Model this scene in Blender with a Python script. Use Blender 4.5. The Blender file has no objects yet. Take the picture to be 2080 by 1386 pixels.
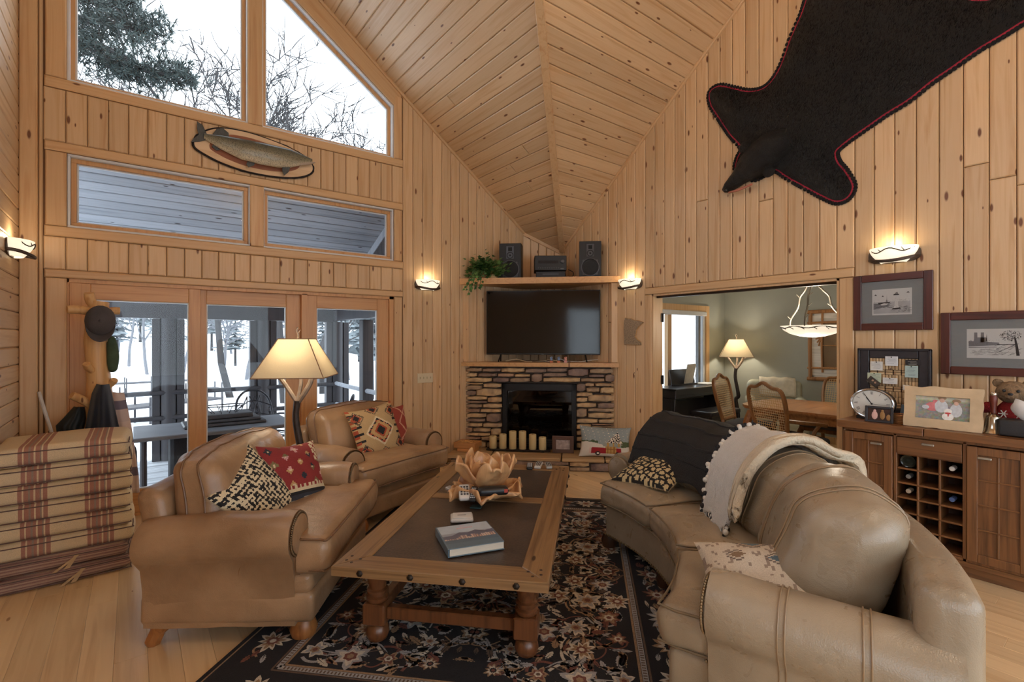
import bpy, bmesh, math, random
import numpy as np
from mathutils import Vector, Matrix, noise
from mathutils.geometry import delaunay_2d_cdt
random.seed(7)
PI = math.pi
scene = bpy.context.scene
COL = scene.collection

# ------------------------------------------------------------------ camera, sky, exposure
CAMZ = 1.51
FX, FY = 0.6097, 0.7926            # camera heading in the room's axes
cam_data = bpy.data.cameras.new('camera')
cam_data.sensor_width = 36.0
cam_data.lens = 36.0 * 1000.0 / 2080.0
cam_data.shift_y = -3.0 / 2080.0
cam_data.clip_start = 0.02
cam_data.clip_end = 500
cam = bpy.data.objects.new('camera', cam_data)
COL.objects.link(cam)
cam.location = (0, 0, CAMZ)
cam.rotation_euler = (PI / 2, 0, -math.atan2(FX, FY))
scene.camera = cam

world = bpy.data.worlds.new('overcast_sky')
scene.world = world
world.use_nodes = True
wn = world.node_tree.nodes
wn['Background'].inputs['Color'].default_value = (0.80, 0.91, 1.0, 1)
wn['Background'].inputs['Strength'].default_value = 3.2
vs = scene.view_settings
vs.view_transform = 'Standard'
vs.look = 'None'
vs.gamma = 1.0
vs.use_curve_mapping = False
vs.exposure = 0.46
FILL_LAMP = 60.0     # watts of the unseen chandelier added behind the camera as fill
scene.cycles.max_bounces = 10
scene.cycles.diffuse_bounces = 5
scene.cycles.transparent_max_bounces = 12
scene.cycles.sample_clamp_indirect = 6.0
scene.cycles.caustics_reflective = False
scene.cycles.caustics_refractive = False

# ------------------------------------------------------------------ pixel -> direction helpers
YA = 5.302      # window wall
XB = 4.65       # wall with the dining opening
XC = -0.713     # left wall
YR = -2.3       # wall behind the camera
def ray(px, py):
    u = (px - 1040.0) / 1000.0
    return Vector((FX + FY * u, FY - FX * u, (690.0 - py) / 1000.0))
def onY(px, py, y):
    d = ray(px, py); return Vector((0, 0, CAMZ)) + d * (y / d.y)
def onX(px, py, x):
    d = ray(px, py); return Vector((0, 0, CAMZ)) + d * (x / d.x)
def onZ(px, py, z=0.0):
    d = ray(px, py); return Vector((0, 0, CAMZ)) + d * ((z - CAMZ) / d.z)
def atT(px, py, t):
    return Vector((0, 0, CAMZ)) + ray(px, py) * t
def xa(px): return onY(px, 690, YA).x
def yb(px): return onX(px, 690, XB).y
def za(px, py): return onY(px, py, YA).z
def zb(px, py): return onX(px, py, XB).z

# ------------------------------------------------------------------ colours and materials
def C(r, g, b):
    f = lambda c: (c / 255 / 12.92) if c / 255 <= 0.04045 else ((c / 255 + 0.055) / 1.055) ** 2.4
    return (f(r), f(g), f(b), 1.0)
MATS = {}
def new_mat(name):
    m = bpy.data.materials.new(name); m.use_nodes = True
    nt = m.node_tree; nt.nodes.clear()
    out = nt.nodes.new('ShaderNodeOutputMaterial')
    b = nt.nodes.new('ShaderNodeBsdfPrincipled')
    nt.links.new(b.outputs[0], out.inputs[0])
    MATS[name] = m
    return m, nt, b, out
def nd(nt, typ, **kw):
    n = nt.nodes.new('ShaderNode' + typ)
    for k, v in kw.items():
        if k.startswith('i_'):
            key = k[2:]
            n.inputs[int(key) if key.isdigit() else key.replace('_', ' ')].default_value = v
        else:
            setattr(n, k, v)
    return n
def mixc(nt, fac, a, b, blend='MIX'):
    n = nt.nodes.new('ShaderNodeMix'); n.data_type = 'RGBA'; n.blend_type = blend
    for sock, v in ((n.inputs[0], fac), (n.inputs[6], a), (n.inputs[7], b)):
        if hasattr(v, 'links'): nt.links.new(v, sock)
        else: sock.default_value = v
    return n.outputs[2]
def math_n(nt, op, a, b=None, clamp=False):
    n = nt.nodes.new('ShaderNodeMath'); n.operation = op; n.use_clamp = clamp
    for i, v in enumerate((a, b)):
        if v is None: continue
        if hasattr(v, 'links'): nt.links.new(v, n.inputs[i])
        else: n.inputs[i].default_value = v
    return n.outputs[0]
def ramp(nt, fac, stops, interp='LINEAR'):
    n = nt.nodes.new('ShaderNodeValToRGB'); cr = n.color_ramp; cr.interpolation = interp
    while len(cr.elements) < len(stops): cr.elements.new(0.5)
    for e, (p, c) in zip(cr.elements, stops):
        e.position = p; e.color = c if len(c) == 4 else (*c, 1)
    nt.links.new(fac, n.inputs[0])
    return n.outputs[0]
def objcoord(nt, scale=(1, 1, 1), rnd=0.0, rot=(0, 0, 0)):
    tc = nd(nt, 'TexCoord')
    mp = nd(nt, 'Mapping'); mp.inputs['Scale'].default_value = scale; mp.inputs['Rotation'].default_value = rot
    src = tc.outputs['Object']
    if rnd:
        oi = nd(nt, 'ObjectInfo')
        cx = nd(nt, 'CombineXYZ')
        for k in range(3):
            nt.links.new(math_n(nt, 'MULTIPLY', oi.outputs['Random'], rnd * (1.0, 1.7, 2.3)[k]), cx.inputs[k])
        ad = nd(nt, 'VectorMath', operation='ADD')
        nt.links.new(src, ad.inputs[0]); nt.links.new(cx.outputs[0], ad.inputs[1])
        src = ad.outputs[0]
    nt.links.new(src, mp.inputs[0])
    return mp.outputs[0]
def bump(nt, b, height, strength=0.3, dist=0.01):
    n = nd(nt, 'Bump'); n.inputs['Strength'].default_value = strength; n.inputs['Distance'].default_value = dist
    nt.links.new(height, n.inputs['Height']); nt.links.new(n.outputs[0], b.inputs['Normal'])
def plain(name, col, rough=0.5, metal=0.0, var=0.10, scale=14.0, bmp=0.0, bscale=60.0, coat=0.0, sheen=0.0, spec=0.5, aniso=(1, 1, 1)):
    if name in MATS: return MATS[name]
    m, nt, b, out = new_mat(name)
    v = objcoord(nt, aniso)
    nz = nd(nt, 'TexNoise'); nz.inputs['Scale'].default_value = scale; nz.inputs['Detail'].default_value = 4
    nt.links.new(v, nz.inputs['Vector'])
    dark = tuple(c * (1 - var) for c in col[:3]) + (1,)
    lite = tuple(min(1, c * (1 + var)) for c in col[:3]) + (1,)
    nt.links.new(ramp(nt, nz.outputs[0], [(0.3, dark), (0.7, lite)]), b.inputs['Base Color'])
    b.inputs['Roughness'].default_value = rough; b.inputs['Metallic'].default_value = metal
    b.inputs['Coat Weight'].default_value = coat; b.inputs['Sheen Weight'].default_value = sheen
    b.inputs['Specular IOR Level'].default_value = spec
    if bmp:
        n2 = nd(nt, 'TexNoise'); n2.inputs['Scale'].default_value = bscale; n2.inputs['Detail'].default_value = 5
        nt.links.new(v, n2.inputs['Vector']); bump(nt, b, n2.outputs[0], bmp)
    return m
def wood(name, lite, dark, knot=None, rough=0.42, axis='Z', grain=1.0, tone=0.12, knots=0.45, bmp=0.15, coat=0.0, kscale=1.0, rnd=37.0):
    """streaky grain running along the object's own long axis, a tone for each board and scattered knots"""
    if name in MATS: return MATS[name]
    m, nt, b, out = new_mat(name)
    sc = {'X': (1.1, 26, 26), 'Y': (26, 1.1, 26), 'Z': (26, 26, 1.1)}[axis]
    v = objcoord(nt, tuple(s * grain for s in sc), rnd=rnd)
    wob = nd(nt, 'TexNoise'); wob.inputs['Scale'].default_value = 1.0; wob.inputs['Detail'].default_value = 5; wob.inputs['Distortion'].default_value = 0.8
    nt.links.new(v, wob.inputs['Vector'])
    col = ramp(nt, wob.outputs[0], [(0.28, dark), (0.52, lite), (0.75, tuple((a * 0.6 + c * 0.4) for a, c in zip(lite, dark)))])
    oi = nd(nt, 'ObjectInfo')
    t = math_n(nt, 'ADD', math_n(nt, 'MULTIPLY', oi.outputs['Random'], 2 * tone), 1.0 - tone)
    cmb = nd(nt, 'CombineColor')
    for k in range(3): nt.links.new(t, cmb.inputs[k])
    col = mixc(nt, 1.0, col, cmb.outputs[0], 'MULTIPLY')
    if knot:
        ks = {'X': (2.6, 8, 8), 'Y': (8, 2.6, 8), 'Z': (8, 8, 2.6)}[axis]
        kv = objcoord(nt, tuple(k * kscale for k in ks), rnd=rnd * 0.7)
        sp = nd(nt, 'SeparateXYZ'); nt.links.new(kv, sp.inputs[0])
        cx = nd(nt, 'CombineXYZ')
        ia, ib = {'X': (0, 1), 'Y': (1, 0), 'Z': (2, 0)}[axis]
        nt.links.new(sp.outputs[ia], cx.inputs[0]); nt.links.new(sp.outputs[ib], cx.inputs[1])
        vo = nd(nt, 'TexVoronoi'); vo.voronoi_dimensions = '2D'; vo.inputs['Scale'].default_value = 1.0
        nt.links.new(cx.outputs[0], vo.inputs['Vector'])
        sc2 = nd(nt, 'SeparateColor'); nt.links.new(vo.outputs['Color'], sc2.inputs[0])
        gate = math_n(nt, 'GREATER_THAN', sc2.outputs[0], 1.0 - knots)
        size = math_n(nt, 'ADD', math_n(nt, 'MULTIPLY', sc2.outputs[1], 0.085), 0.03)
        msk = math_n(nt, 'SUBTRACT', 1.0, math_n(nt, 'DIVIDE', vo.outputs['Distance'], size), clamp=True)
        msk = math_n(nt, 'MULTIPLY', math_n(nt, 'MINIMUM', math_n(nt, 'MULTIPLY', msk, 2.2), 1.0), gate)
        col = mixc(nt, msk, col, knot)
    nt.links.new(col, b.inputs['Base Color'])
    b.inputs['Roughness'].default_value = rough; b.inputs['Coat Weight'].default_value = coat
    b.inputs['Coat Roughness'].default_value = 0.25
    bump(nt, b, wob.outputs[0], bmp, 0.003)
    return m
def leather(name, base, dark, rough=0.36):
    if name in MATS: return MATS[name]
    m, nt, b, out = new_mat(name)
    v = objcoord(nt, (1, 1, 1), rnd=11.0)
    n1 = nd(nt, 'TexNoise', i_Scale=3.2, i_Detail=5.0); nt.links.new(v, n1.inputs['Vector'])
    n2 = nd(nt, 'TexNoise', i_Scale=9.0, i_Detail=5.0, i_Distortion=0.9); nt.links.new(v, n2.inputs['Vector'])
    v3 = nd(nt, 'TexVoronoi', i_Scale=240.0); nt.links.new(v, v3.inputs['Vector'])
    col = ramp(nt, n1.outputs[0], [(0.3, dark), (0.62, base)])
    nt.links.new(col, b.inputs['Base Color'])
    nt.links.new(math_n(nt, 'ADD', math_n(nt, 'MULTIPLY', n2.outputs[0], 0.22), rough - 0.11), b.inputs['Roughness'])
    h = math_n(nt, 'ADD', math_n(nt, 'MULTIPLY', n2.outputs[0], 1.0), math_n(nt, 'MULTIPLY', v3.outputs[0], 0.10))
    bump(nt, b, h, 0.34, 0.016)
    b.inputs['Coat Weight'].default_value = 0.12; b.inputs['Coat Roughness'].default_value = 0.25
    return m
def attr_mat(name, rough=0.85, weave=0.25, wscale=260.0, sheen=0.0):
    if name in MATS: return MATS[name]
    m, nt, b, out = new_mat(name)
    at = nd(nt, 'Attribute'); at.attribute_name = 'Col'
    v = objcoord(nt)
    n = nd(nt, 'TexNoise', i_Scale=wscale, i_Detail=2.0); nt.links.new(v, n.inputs['Vector'])
    c = mixc(nt, 0.35, at.outputs['Color'], ramp(nt, n.outputs[0], [(0.3, (0.55, 0.55, 0.55)), (0.7, (1.3, 1.3, 1.3))]), 'MULTIPLY')
    nt.links.new(c, b.inputs['Base Color']); b.inputs['Roughness'].default_value = rough
    b.inputs['Sheen Weight'].default_value = sheen
    if weave: bump(nt, b, n.outputs[0], weave, 0.004)
    return m
def glow(name, col, strength, base=(0.9, 0.85, 0.7, 1)):
    if name in MATS: return MATS[name]
    m, nt, b, out = new_mat(name)
    n = nd(nt, 'TexNoise', i_Scale=9.0); nt.links.new(objcoord(nt), n.inputs['Vector'])
    nt.links.new(ramp(nt, n.outputs[0], [(0.3, tuple(c * 0.8 for c in col[:3])), (0.7, col)]), b.inputs['Emission Color'])
    b.inputs['Base Color'].default_value = base
    b.inputs['Emission Strength'].default_value = strength; b.inputs['Roughness'].default_value = 0.3
    return m
def clear_glass(name='clear_glass', refl=0.4, tint=(1, 1, 1, 1)):
    if name in MATS: return MATS[name]
    m, nt, b, out = new_mat(name)
    nt.nodes.remove(b)
    tr = nd(nt, 'BsdfTransparent'); tr.inputs[0].default_value = tint
    gl = nd(nt, 'BsdfGlossy'); gl.inputs['Roughness'].default_value = 0.0
    fr = nd(nt, 'Fresnel'); fr.inputs[0].default_value = 1.45
    mx = nd(nt, 'MixShader')
    nt.links.new(math_n(nt, 'MULTIPLY', fr.outputs[0], refl), mx.inputs[0])
    nt.links.new(tr.outputs[0], mx.inputs[1]); nt.links.new(gl.outputs[0], mx.inputs[2])
    nt.links.new(mx.outputs[0], out.inputs[0])
    return m

# ------------------------------------------------------------------ mesh building
def Rz(a): return Matrix.Rotation(a, 4, 'Z')
def Rx(a): return Matrix.Rotation(a, 4, 'X')
def Ry(a): return Matrix.Rotation(a, 4, 'Y')
def T(x, y=None, z=None):
    return Matrix.Translation(Vector((x, y, z)) if y is not None else Vector(x))
def S(x, y, z): return Matrix.Diagonal((x, y, z, 1))
class MB:
    def __init__(s): s.v = []; s.f = []; s.m = []; s.c = []
    def add(s, V, F, mi=0, M=None, col=None):
        o = len(s.v)
        if M is not None:
            A = np.asarray(V, float).reshape(-1, 3)
            Mx = np.array(M); A = A @ Mx[:3, :3].T + Mx[:3, 3]
            V = A.tolist()
        s.v.extend([tuple(p) for p in V])
        s.f.extend([tuple(i + o for i in f) for f in F])
        s.m.extend([mi] * len(F)); s.c.extend([col] * len(F))
        return s
    def box(s, c, size, M=None, ch=0.0, mi=0, col=None):
        x, y, z = (k / 2 for k in size)
        TM = T(*c) if M is None else T(*c) @ M
        if not ch:
            V = [(a * x, b * y, d * z) for a in (-1, 1) for b in (-1, 1) for d in (-1, 1)]
            F = [(0, 1, 3, 2), (4, 6, 7, 5), (0, 4, 5, 1), (2, 3, 7, 6), (0, 2, 6, 4), (1, 5, 7, 3)]
            return s.add(V, F, mi, TM, col)
        ch = min(ch, x * .95, y * .95, z * .95)
        V = []; idx = {}
        for a in (-1, 1):
            for b in (-1, 1):
                for d in (-1, 1):
                    for k in range(3):
                        p = [a * (x - ch), b * (y - ch), d * (z - ch)]
                        p[k] = (a * x, b * y, d * z)[k]
                        idx[(a, b, d, k)] = len(V); V.append(tuple(p))
        F = []
        def quad(l):
            F.append(tuple(l))
        for k in range(3):
            i, j = [q for q in range(3) if q != k]
            for sg in (-1, 1):
                loop = []
                for (p, q) in ((-1, -1), (1, -1), (1, 1), (-1, 1)):
                    t = [0, 0, 0]; t[k] = sg; t[i] = p; t[j] = q
                    loop.append(idx[(*t, k)])
                quad(loop)
        for k in range(3):
            i, j = [q for q in range(3) if q != k]
            for p in (-1, 1):
                for q in (-1, 1):
                    def key(sg, ax):
                        t = [0, 0, 0]; t[k] = sg; t[i] = p; t[j] = q
                        return idx[(*t, ax)]
                    quad([key(-1, i), key(1, i), key(1, j), key(-1, j)])
        for a in (-1, 1):
            for b in (-1, 1):
                for d in (-1, 1):
                    F.append((idx[(a, b, d, 0)], idx[(a, b, d, 1)], idx[(a, b, d, 2)]))
        return s.add(V, F, mi, TM, col)
    def tube(s, pts, r, n=8, mi=0, cap=True, closed=False, flat=1.0, col=None):
        pts = [Vector(p) for p in pts]; k = len(pts)
        rs = r if isinstance(r, (list, tuple)) else [r] * k
        V = []; F = []
        up = None
        for i, p in enumerate(pts):
            if closed: d = pts[(i + 1) % k] - pts[i - 1]
            else: d = pts[min(i + 1, k - 1)] - pts[max(i - 1, 0)]
            if d.length < 1e-9: d = Vector((0, 0, 1))
            d.normalize()
            if up is None:
                up = Vector((0, 0, 1)) if abs(d.z) < 0.9 else Vector((1, 0, 0))
            a = d.cross(up)
            if a.length < 1e-6: a = d.orthogonal()
            a.normalize(); up = a.cross(d).normalized()
            for j in range(n):
                t = 2 * PI * j / n
                V.append(p + a * (math.cos(t) * rs[i]) + up * (math.sin(t) * rs[i] * flat))
        for i in range(k if closed else k - 1):
            i2 = (i + 1) % k
            for j in range(n):
                j2 = (j + 1) % n
                F.append((i * n + j, i * n + j2, i2 * n + j2, i2 * n + j))
        if cap and not closed:
            F.append(tuple(range(n - 1, -1, -1))); F.append(tuple((k - 1) * n + j for j in range(n)))
        return s.add([tuple(p) for p in V], F, mi, None, col)
    def lathe(s, prof, n=24, M=None, mi=0, col=None, cap=True):
        V = []; F = []
        for (r, z) in prof:
            for j in range(n):
                t = 2 * PI * j / n
                V.append((r * math.cos(t), r * math.sin(t), z))
        for i in range(len(prof) - 1):
            for j in range(n):
                j2 = (j + 1) % n
                F.append((i * n + j, i * n + j2, (i + 1) * n + j2, (i + 1) * n + j))
        if cap:
            F.append(tuple(range(n - 1, -1, -1)))
            F.append(tuple((len(prof) - 1) * n + j for j in range(n)))
        return s.add(V, F, mi, M, col)
    def prism(s, poly, z0, z1, M=None, mi=0, col=None, inset=0.0):
        n = len(poly)
        V = [(x, y, z0) for x, y in poly] + [(x, y, z1) for x, y in poly]
        F = [tuple(range(n - 1, -1, -1)), tuple(range(n, 2 * n))]
        F += [(i, (i + 1) % n, n + (i + 1) % n, n + i) for i in range(n)]
        return s.add(V, F, mi, M, col)
    def sph(s, c, r, nu=10, nv=7, M=None, mi=0, col=None):
        r = (r, r, r) if not isinstance(r, (tuple, list)) else r
        V = []; F = []
        for i in range(nv + 1):
            a = PI * i / nv
            for j in range(nu):
                t = 2 * PI * j / nu
                V.append((math.sin(a) * math.cos(t) * r[0], math.sin(a) * math.sin(t) * r[1], math.cos(a) * r[2]))
        for i in range(nv):
            for j in range(nu):
                j2 = (j + 1) % nu
                F.append((i * nu + j, (i + 1) * nu + j, (i + 1) * nu + j2, i * nu + j2))
        TM = T(*c) if M is None else T(*c) @ M
        return s.add(V, F, mi, TM, col)
    def soft(s, size, r, n=6, arc=3, fn=None, M=None, mi=0):
        """rounded box; fn reshapes the vertex array"""
        V, F = soft_arrays(size, r, n, arc)
        if fn is not None: V = fn(V)
        return s.add(V.tolist(), F, mi, M)
    def grid(s, P, closed_u=False, closed_v=False, mi=0, M=None, colfn=None):
        P = np.asarray(P, float); n, m = P.shape[:2]
        F = []; cols = []
        for i in range(n if closed_u else n - 1):
            for j in range(m if closed_v else m - 1):
                i2, j2 = (i + 1) % n, (j + 1) % m
                F.append((i * m + j, i2 * m + j, i2 * m + j2, i * m + j2))
                if colfn: cols.append(colfn((i + .5) / (n - 1), (j + .5) / (m - 1)))
        o = len(s.c)
        s.add(P.reshape(-1, 3).tolist(), F, mi, M)
        if colfn: s.c[o:] = cols
        return s
    def obj(s, name, mats, parent=None, smooth=True, angle=42, label=None, loc=None, rot=None):
        me = bpy.data.meshes.new(name)
        me.from_pydata(s.v, [], s.f)
        if not isinstance(mats, (list, tuple)): mats = [mats]
        for m in mats: me.materials.append(m)
        if len(mats) > 1: me.polygons.foreach_set('material_index', s.m)
        if any(c is not None for c in s.c):
            at = me.color_attributes.new('Col', 'FLOAT_COLOR', 'CORNER')
            tot = [p.loop_total for p in me.polygons]
            arr = np.repeat(np.array([(c if c is not None else (0.5, 0.5, 0.5, 1)) for c in s.c], np.float32), tot, axis=0)
            at.data.foreach_set('color', arr.ravel())
        if smooth:
            me.polygons.foreach_set('use_smooth', [True] * len(me.polygons))
            me.set_sharp_from_angle(angle=math.radians(angle))
        me.update()
        o = bpy.data.objects.new(name, me); COL.objects.link(o)
        if parent is not None: o.parent = parent
        if loc is not None: o.location = loc
        if rot is not None: o.rotation_euler = rot
        if label: o['label'] = label
        return o
_softcache = {}
def soft_arrays(size, r, n, arc):
    H = np.array(size) / 2.0
    if np.isscalar(r): r = (r, r, r)
    r = np.minimum(np.array(r, float), H * 0.999)
    ax = []
    for k in range(3):
        core = H[k] - r[k]
        e = core + r[k] * np.tan(np.linspace(0, PI / 4, arc + 1))
        inner = np.linspace(-core, core, n + 1)
        ax.append(np.concatenate([-e[::-1][:-1], inner, e[1:]]))
    L = len(ax[0])
    V = []; F = []; idx = {}
    def vid(i, j, k):
        key = (i, j, k)
        if key not in idx:
            idx[key] = len(V); V.append((ax[0][i], ax[1][j], ax[2][k]))
        return idx[key]
    m = L - 1
    for i in range(m):
        for j in range(m):
            F.append((vid(i, j, 0), vid(i, j + 1, 0), vid(i + 1, j + 1, 0), vid(i + 1, j, 0)))
            F.append((vid(i, j, m), vid(i + 1, j, m), vid(i + 1, j + 1, m), vid(i, j + 1, m)))
            F.append((vid(i, 0, j), vid(i + 1, 0, j), vid(i + 1, 0, j + 1), vid(i, 0, j + 1)))
            F.append((vid(i, m, j), vid(i, m, j + 1), vid(i + 1, m, j + 1), vid(i + 1, m, j)))
            F.append((vid(0, i, j), vid(0, i, j + 1), vid(0, i + 1, j + 1), vid(0, i + 1, j)))
            F.append((vid(m, i, j), vid(m, i + 1, j), vid(m, i + 1, j + 1), vid(m, i, j + 1)))
    V = np.array(V)
    core = H - r
    inner = np.clip(V, -core, core)
    d = (V - inner) / r
    ln = np.linalg.norm(d, axis=1, keepdims=True); ln[ln < 1e-9] = 1
    V = inner + d / ln * r
    soft_arrays.idx = idx; soft_arrays.m = m
    return V, F
def soft_loop(size, r, n, arc, i, axis='x'):
    """vertex numbers round the box at the i-th cut across x (or y)"""
    soft_arrays(size, r, n, arc); m, idx = soft_arrays.m, soft_arrays.idx
    if axis == 'y': return [idx[(k, i, 0)] for k in range(m)] + [idx[(m, i, k)] for k in range(m)] + [idx[(m - k, i, m)] for k in range(m)] + [idx[(0, i, m - k)] for k in range(m)]
    return [idx[(i, 0, k)] for k in range(m)] + [idx[(i, j, m)] for j in range(m)] + [idx[(i, m, m - k)] for k in range(m)] + [idx[(i, m - j, 0)] for j in range(m)]
def wrinkle(V, amp, scale, seed=0.0, stretch=(1, 1, 1)):
    out = V.copy()
    for i, p in enumerate(V):
        q = Vector((p[0] * scale * stretch[0] + seed, p[1] * scale * stretch[1] + seed * 1.3, p[2] * scale * stretch[2]))
        w = noise.noise_vector(q)
        out[i] += np.array(w) * amp
    return out

def thing(name, label, cat, loc=(0, 0, 0), rotz=0.0, group=None):
    o = bpy.data.objects.new(name, None); COL.objects.link(o)
    o.empty_display_size = 0.05
    o.location = loc; o.rotation_euler = (0, 0, rotz)
    o['label'] = label; o['category'] = cat
    if group: o['group'] = group
    return o
def tag(o, label, cat, group=None, kind=None):
    o['label'] = label; o['category'] = cat
    if group: o['group'] = group
    if kind: o['kind'] = kind
    return o
def struct(o, label=None):
    o['kind'] = 'structure'
    if label: o['label'] = label
    return o
def structure(name, label=None):
    o = bpy.data.objects.new(name, None); COL.objects.link(o); o.empty_display_size = 0.05
    return struct(o, label)
def copy_tree(o, parent=None, loc=None, rotz=None, label=None):
    c = o.copy(); COL.objects.link(c)
    if parent is not None: c.parent = parent
    if loc is not None: c.location = loc
    if rotz is not None: c.rotation_euler = (0, 0, rotz)
    if label: c['label'] = label
    for ch in list(o.children): copy_tree(ch, c)
    return c
def plank(name, mat, P, N, parent, th=0.018, gap=0.0022, ch=0.008):
    """one board from four corners (P0-P1 across the near end, P1-P2 along), lying on the plane with outward normal N"""
    P = [Vector(p) for p in P]; N = Vector(N).normalized()
    c = sum(P, Vector()) / 4
    L = ((P[3] - P[0]) + (P[2] - P[1])).normalized(); L = (L - N * L.dot(N)).normalized()
    W = L.cross(N).normalized()
    # local frame: x = across, y = outwards, z = along
    q = [((p - c).dot(W), (p - c).dot(L)) for p in P]
    def inset(d):
        res = []
        for x, z in q:
            res.append((x - math.copysign(min(d, abs(x) * .8), x), z - math.copysign(min(d, abs(z) * .8), z)))
        return res
    a, b_ = inset(gap), inset(gap + ch)
    V = [(x, 0, z) for x, z in a] + [(x, th - ch * .8, z) for x, z in a] + [(x, th, z) for x, z in b_]
    F = [(8, 9, 10, 11)] + [(i, (i + 1) % 4, 4 + (i + 1) % 4, 4 + i) for i in range(4)] + [(4 + i, 4 + (i + 1) % 4, 8 + (i + 1) % 4, 8 + i) for i in range(4)]
    me = bpy.data.meshes.new(name); me.from_pydata(V, [], F); me.materials.append(mat)
    bm = bmesh.new(); bm.from_mesh(me); bmesh.ops.recalc_face_normals(bm, faces=bm.faces)
    if not bm.faces: pass
    bm.to_mesh(me); bm.free()
    # make sure the front faces outwards
    if me.polygons[0].normal.y < 0: me.flip_normals()
    o = bpy.data.objects.new(name, me); COL.objects.link(o); o.parent = parent
    R = Matrix((W, N, L)).transposed().to_4x4()
    o.matrix_basis = T(c) @ R
    return o
def bez(p, n=12):
    """smooth curve through points (Catmull-Rom)"""
    p = [Vector(q) for q in p]
    if len(p) < 3: return p
    out = []
    for i in range(len(p) - 1):
        a, b, c, d = p[max(i - 1, 0)], p[i], p[i + 1], p[min(i + 2, len(p) - 1)]
        for k in range(n):
            t = k / n
            out.append(0.5 * ((2 * b) + (c - a) * t + (2 * a - 5 * b + 4 * c - d) * t * t + (3 * b - a - 3 * c + d) * t ** 3))
    out.append(p[-1]); return out
def lamp_light(name, loc, power, col, radius, parent=None):
    l = bpy.data.lights.new(name, 'POINT'); l.energy = power; l.color = col; l.shadow_soft_size = radius
    o = bpy.data.objects.new(name, l); COL.objects.link(o); o.location = loc
    if parent is not None: o.parent = parent
    return o
# ================================================================== ROOM SHELL
S1, S2, ZC0 = 0.755, 0.815, 2.72
YCR = 4.919                        # where the crease meets the right wall
XRIDGE, YRIDGE = 0.25, 0.6
def zA(x):
    return ZC0 + S1 * (XB - x) if x >= XRIDGE else ZC0 + S1 * (XB - XRIDGE) - S1 * (XRIDGE - x)
def zB(y):
    return ZC0 + S2 * (YCR - y) if y >= YRIDGE else ZC0 + S2 * (YCR - YRIDGE) - S2 * (YRIDGE - y)
def ycr(x): return YCR - (zA(x) - ZC0) / S2
def xcr(y): return XB - (zB(y) - ZC0) / S1

PINE_L, PINE_D, KNOT = C(212, 180, 140), C(195, 155, 111), C(112, 68, 40)
pine = wood('pine_panelling', PINE_L, PINE_D, KNOT, rough=0.42, axis='Z', tone=0.09, knots=0.5)
pine_trim = wood('pine_trim', C(210, 174, 130), C(194, 150, 105), KNOT, rough=0.4, axis='Z', tone=0.06, knots=0.18)
backing = plain('wall_core', C(120, 84, 52), 0.8)
floor_wood = wood('maple_floor', C(226, 198, 156), C(206, 172, 128), C(160, 120, 80), rough=0.32, axis='Z', tone=0.12, knots=0.1, grain=0.7, bmp=0.05, coat=0.25)
door_wood = wood('fir_door', C(206, 158, 108), C(188, 136, 86), None, rough=0.38, axis='Z', tone=0.04)
white_vinyl = plain('white_vinyl', C(214, 216, 218), 0.45, var=0.03)
glass = clear_glass()

# ---- window wall
wall_back = MB()
xL, xR = -0.42, 2.365
def slabA(poly): wall_back.prism([(x, z) for x, z in poly], 0, 0.14, M=T(0, YA + 0.14, 0) @ Rx(PI / 2))
zD, zM0, zM1, zU = 2.0, 2.411, 3.003, 3.587
m0, m1 = xa(510), xa(533)
u0, u1 = xa(505), xa(531)
WZ = 4.19; WS = 0.72
def wtop(x): return WZ + WS * (xR - max(x, XRIDGE)) - WS * max(XRIDGE - x, 0)
slabA([(XC, -0.1), (xL, -0.1), (xL, zA(xL)), (XC, zA(XC))])
slabA([(xR, -0.1), (4.30, -0.1), (4.30, zA(4.30)), (xR, zA(xR))])
slabA([(xL, zD), (xR, zD), (xR, zM0), (xL, zM0)])
slabA([(xL, zM1), (xR, zM1), (xR, zU), (xL, zU)])
slabA([(m0, zM0), (m1, zM0), (m1, zM1), (m0, zM1)])
slabA([(u0, zU), (u1, zU), (u1, wtop(u1)), (u0, wtop(u0))])
slabA([(xR, wtop(xR)), (xR, zA(xR)), (XRIDGE, zA(XRIDGE)), (XRIDGE, wtop(XRIDGE))])
slabA([(xL, wtop(xL)), (XRIDGE, wtop(XRIDGE)), (XRIDGE, zA(XRIDGE)), (xL, zA(xL))])
WA = struct(wall_back.obj('wall_back', backing, smooth=False), 'pine panelled gable wall with patio doors and tall windows')
NA = (0, -1, 0)
def boardA(x0, x1, z0, z1, z0b=None, z1b=None, mat=pine, name='board', th=0.018, ch=0.008):
    z0b = z0 if z0b is None else z0b; z1b = z1 if z1b is None else z1b
    return plank(name, mat, [(x0, YA, z0), (x1, YA, z0b), (x1, YA, z1b), (x0, YA, z1)], NA, WA, th, ch=ch)
cL, cR = -0.559, 2.474
nA = 23
for i in range(nA):
    x0 = cL + (cR - cL) * i / nA; x1 = cL + (cR - cL) * (i + 1) / nA
    boardA(x0, x1, 2.066, 2.327); boardA(x0, x1, 3.08, 3.50)
    if i == 0: continue
random.seed(11)
nA2 = 14
for i in range(nA2):
    x0 = cR + (4.268 - cR) * i / nA2; x1 = cR + (4.268 - cR) * (i + 1) / nA2
    if random.random() < 0.3 and x1 < 3.3:
        s = random.uniform(2.2, 3.4)
        boardA(x0, x1, 0.0, s); boardA(x0, x1, s, zA(x0), s, zA(x1))
    else:
        boardA(x0, x1, 0.0, zA(x0), 0.0, zA(x1))
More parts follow.
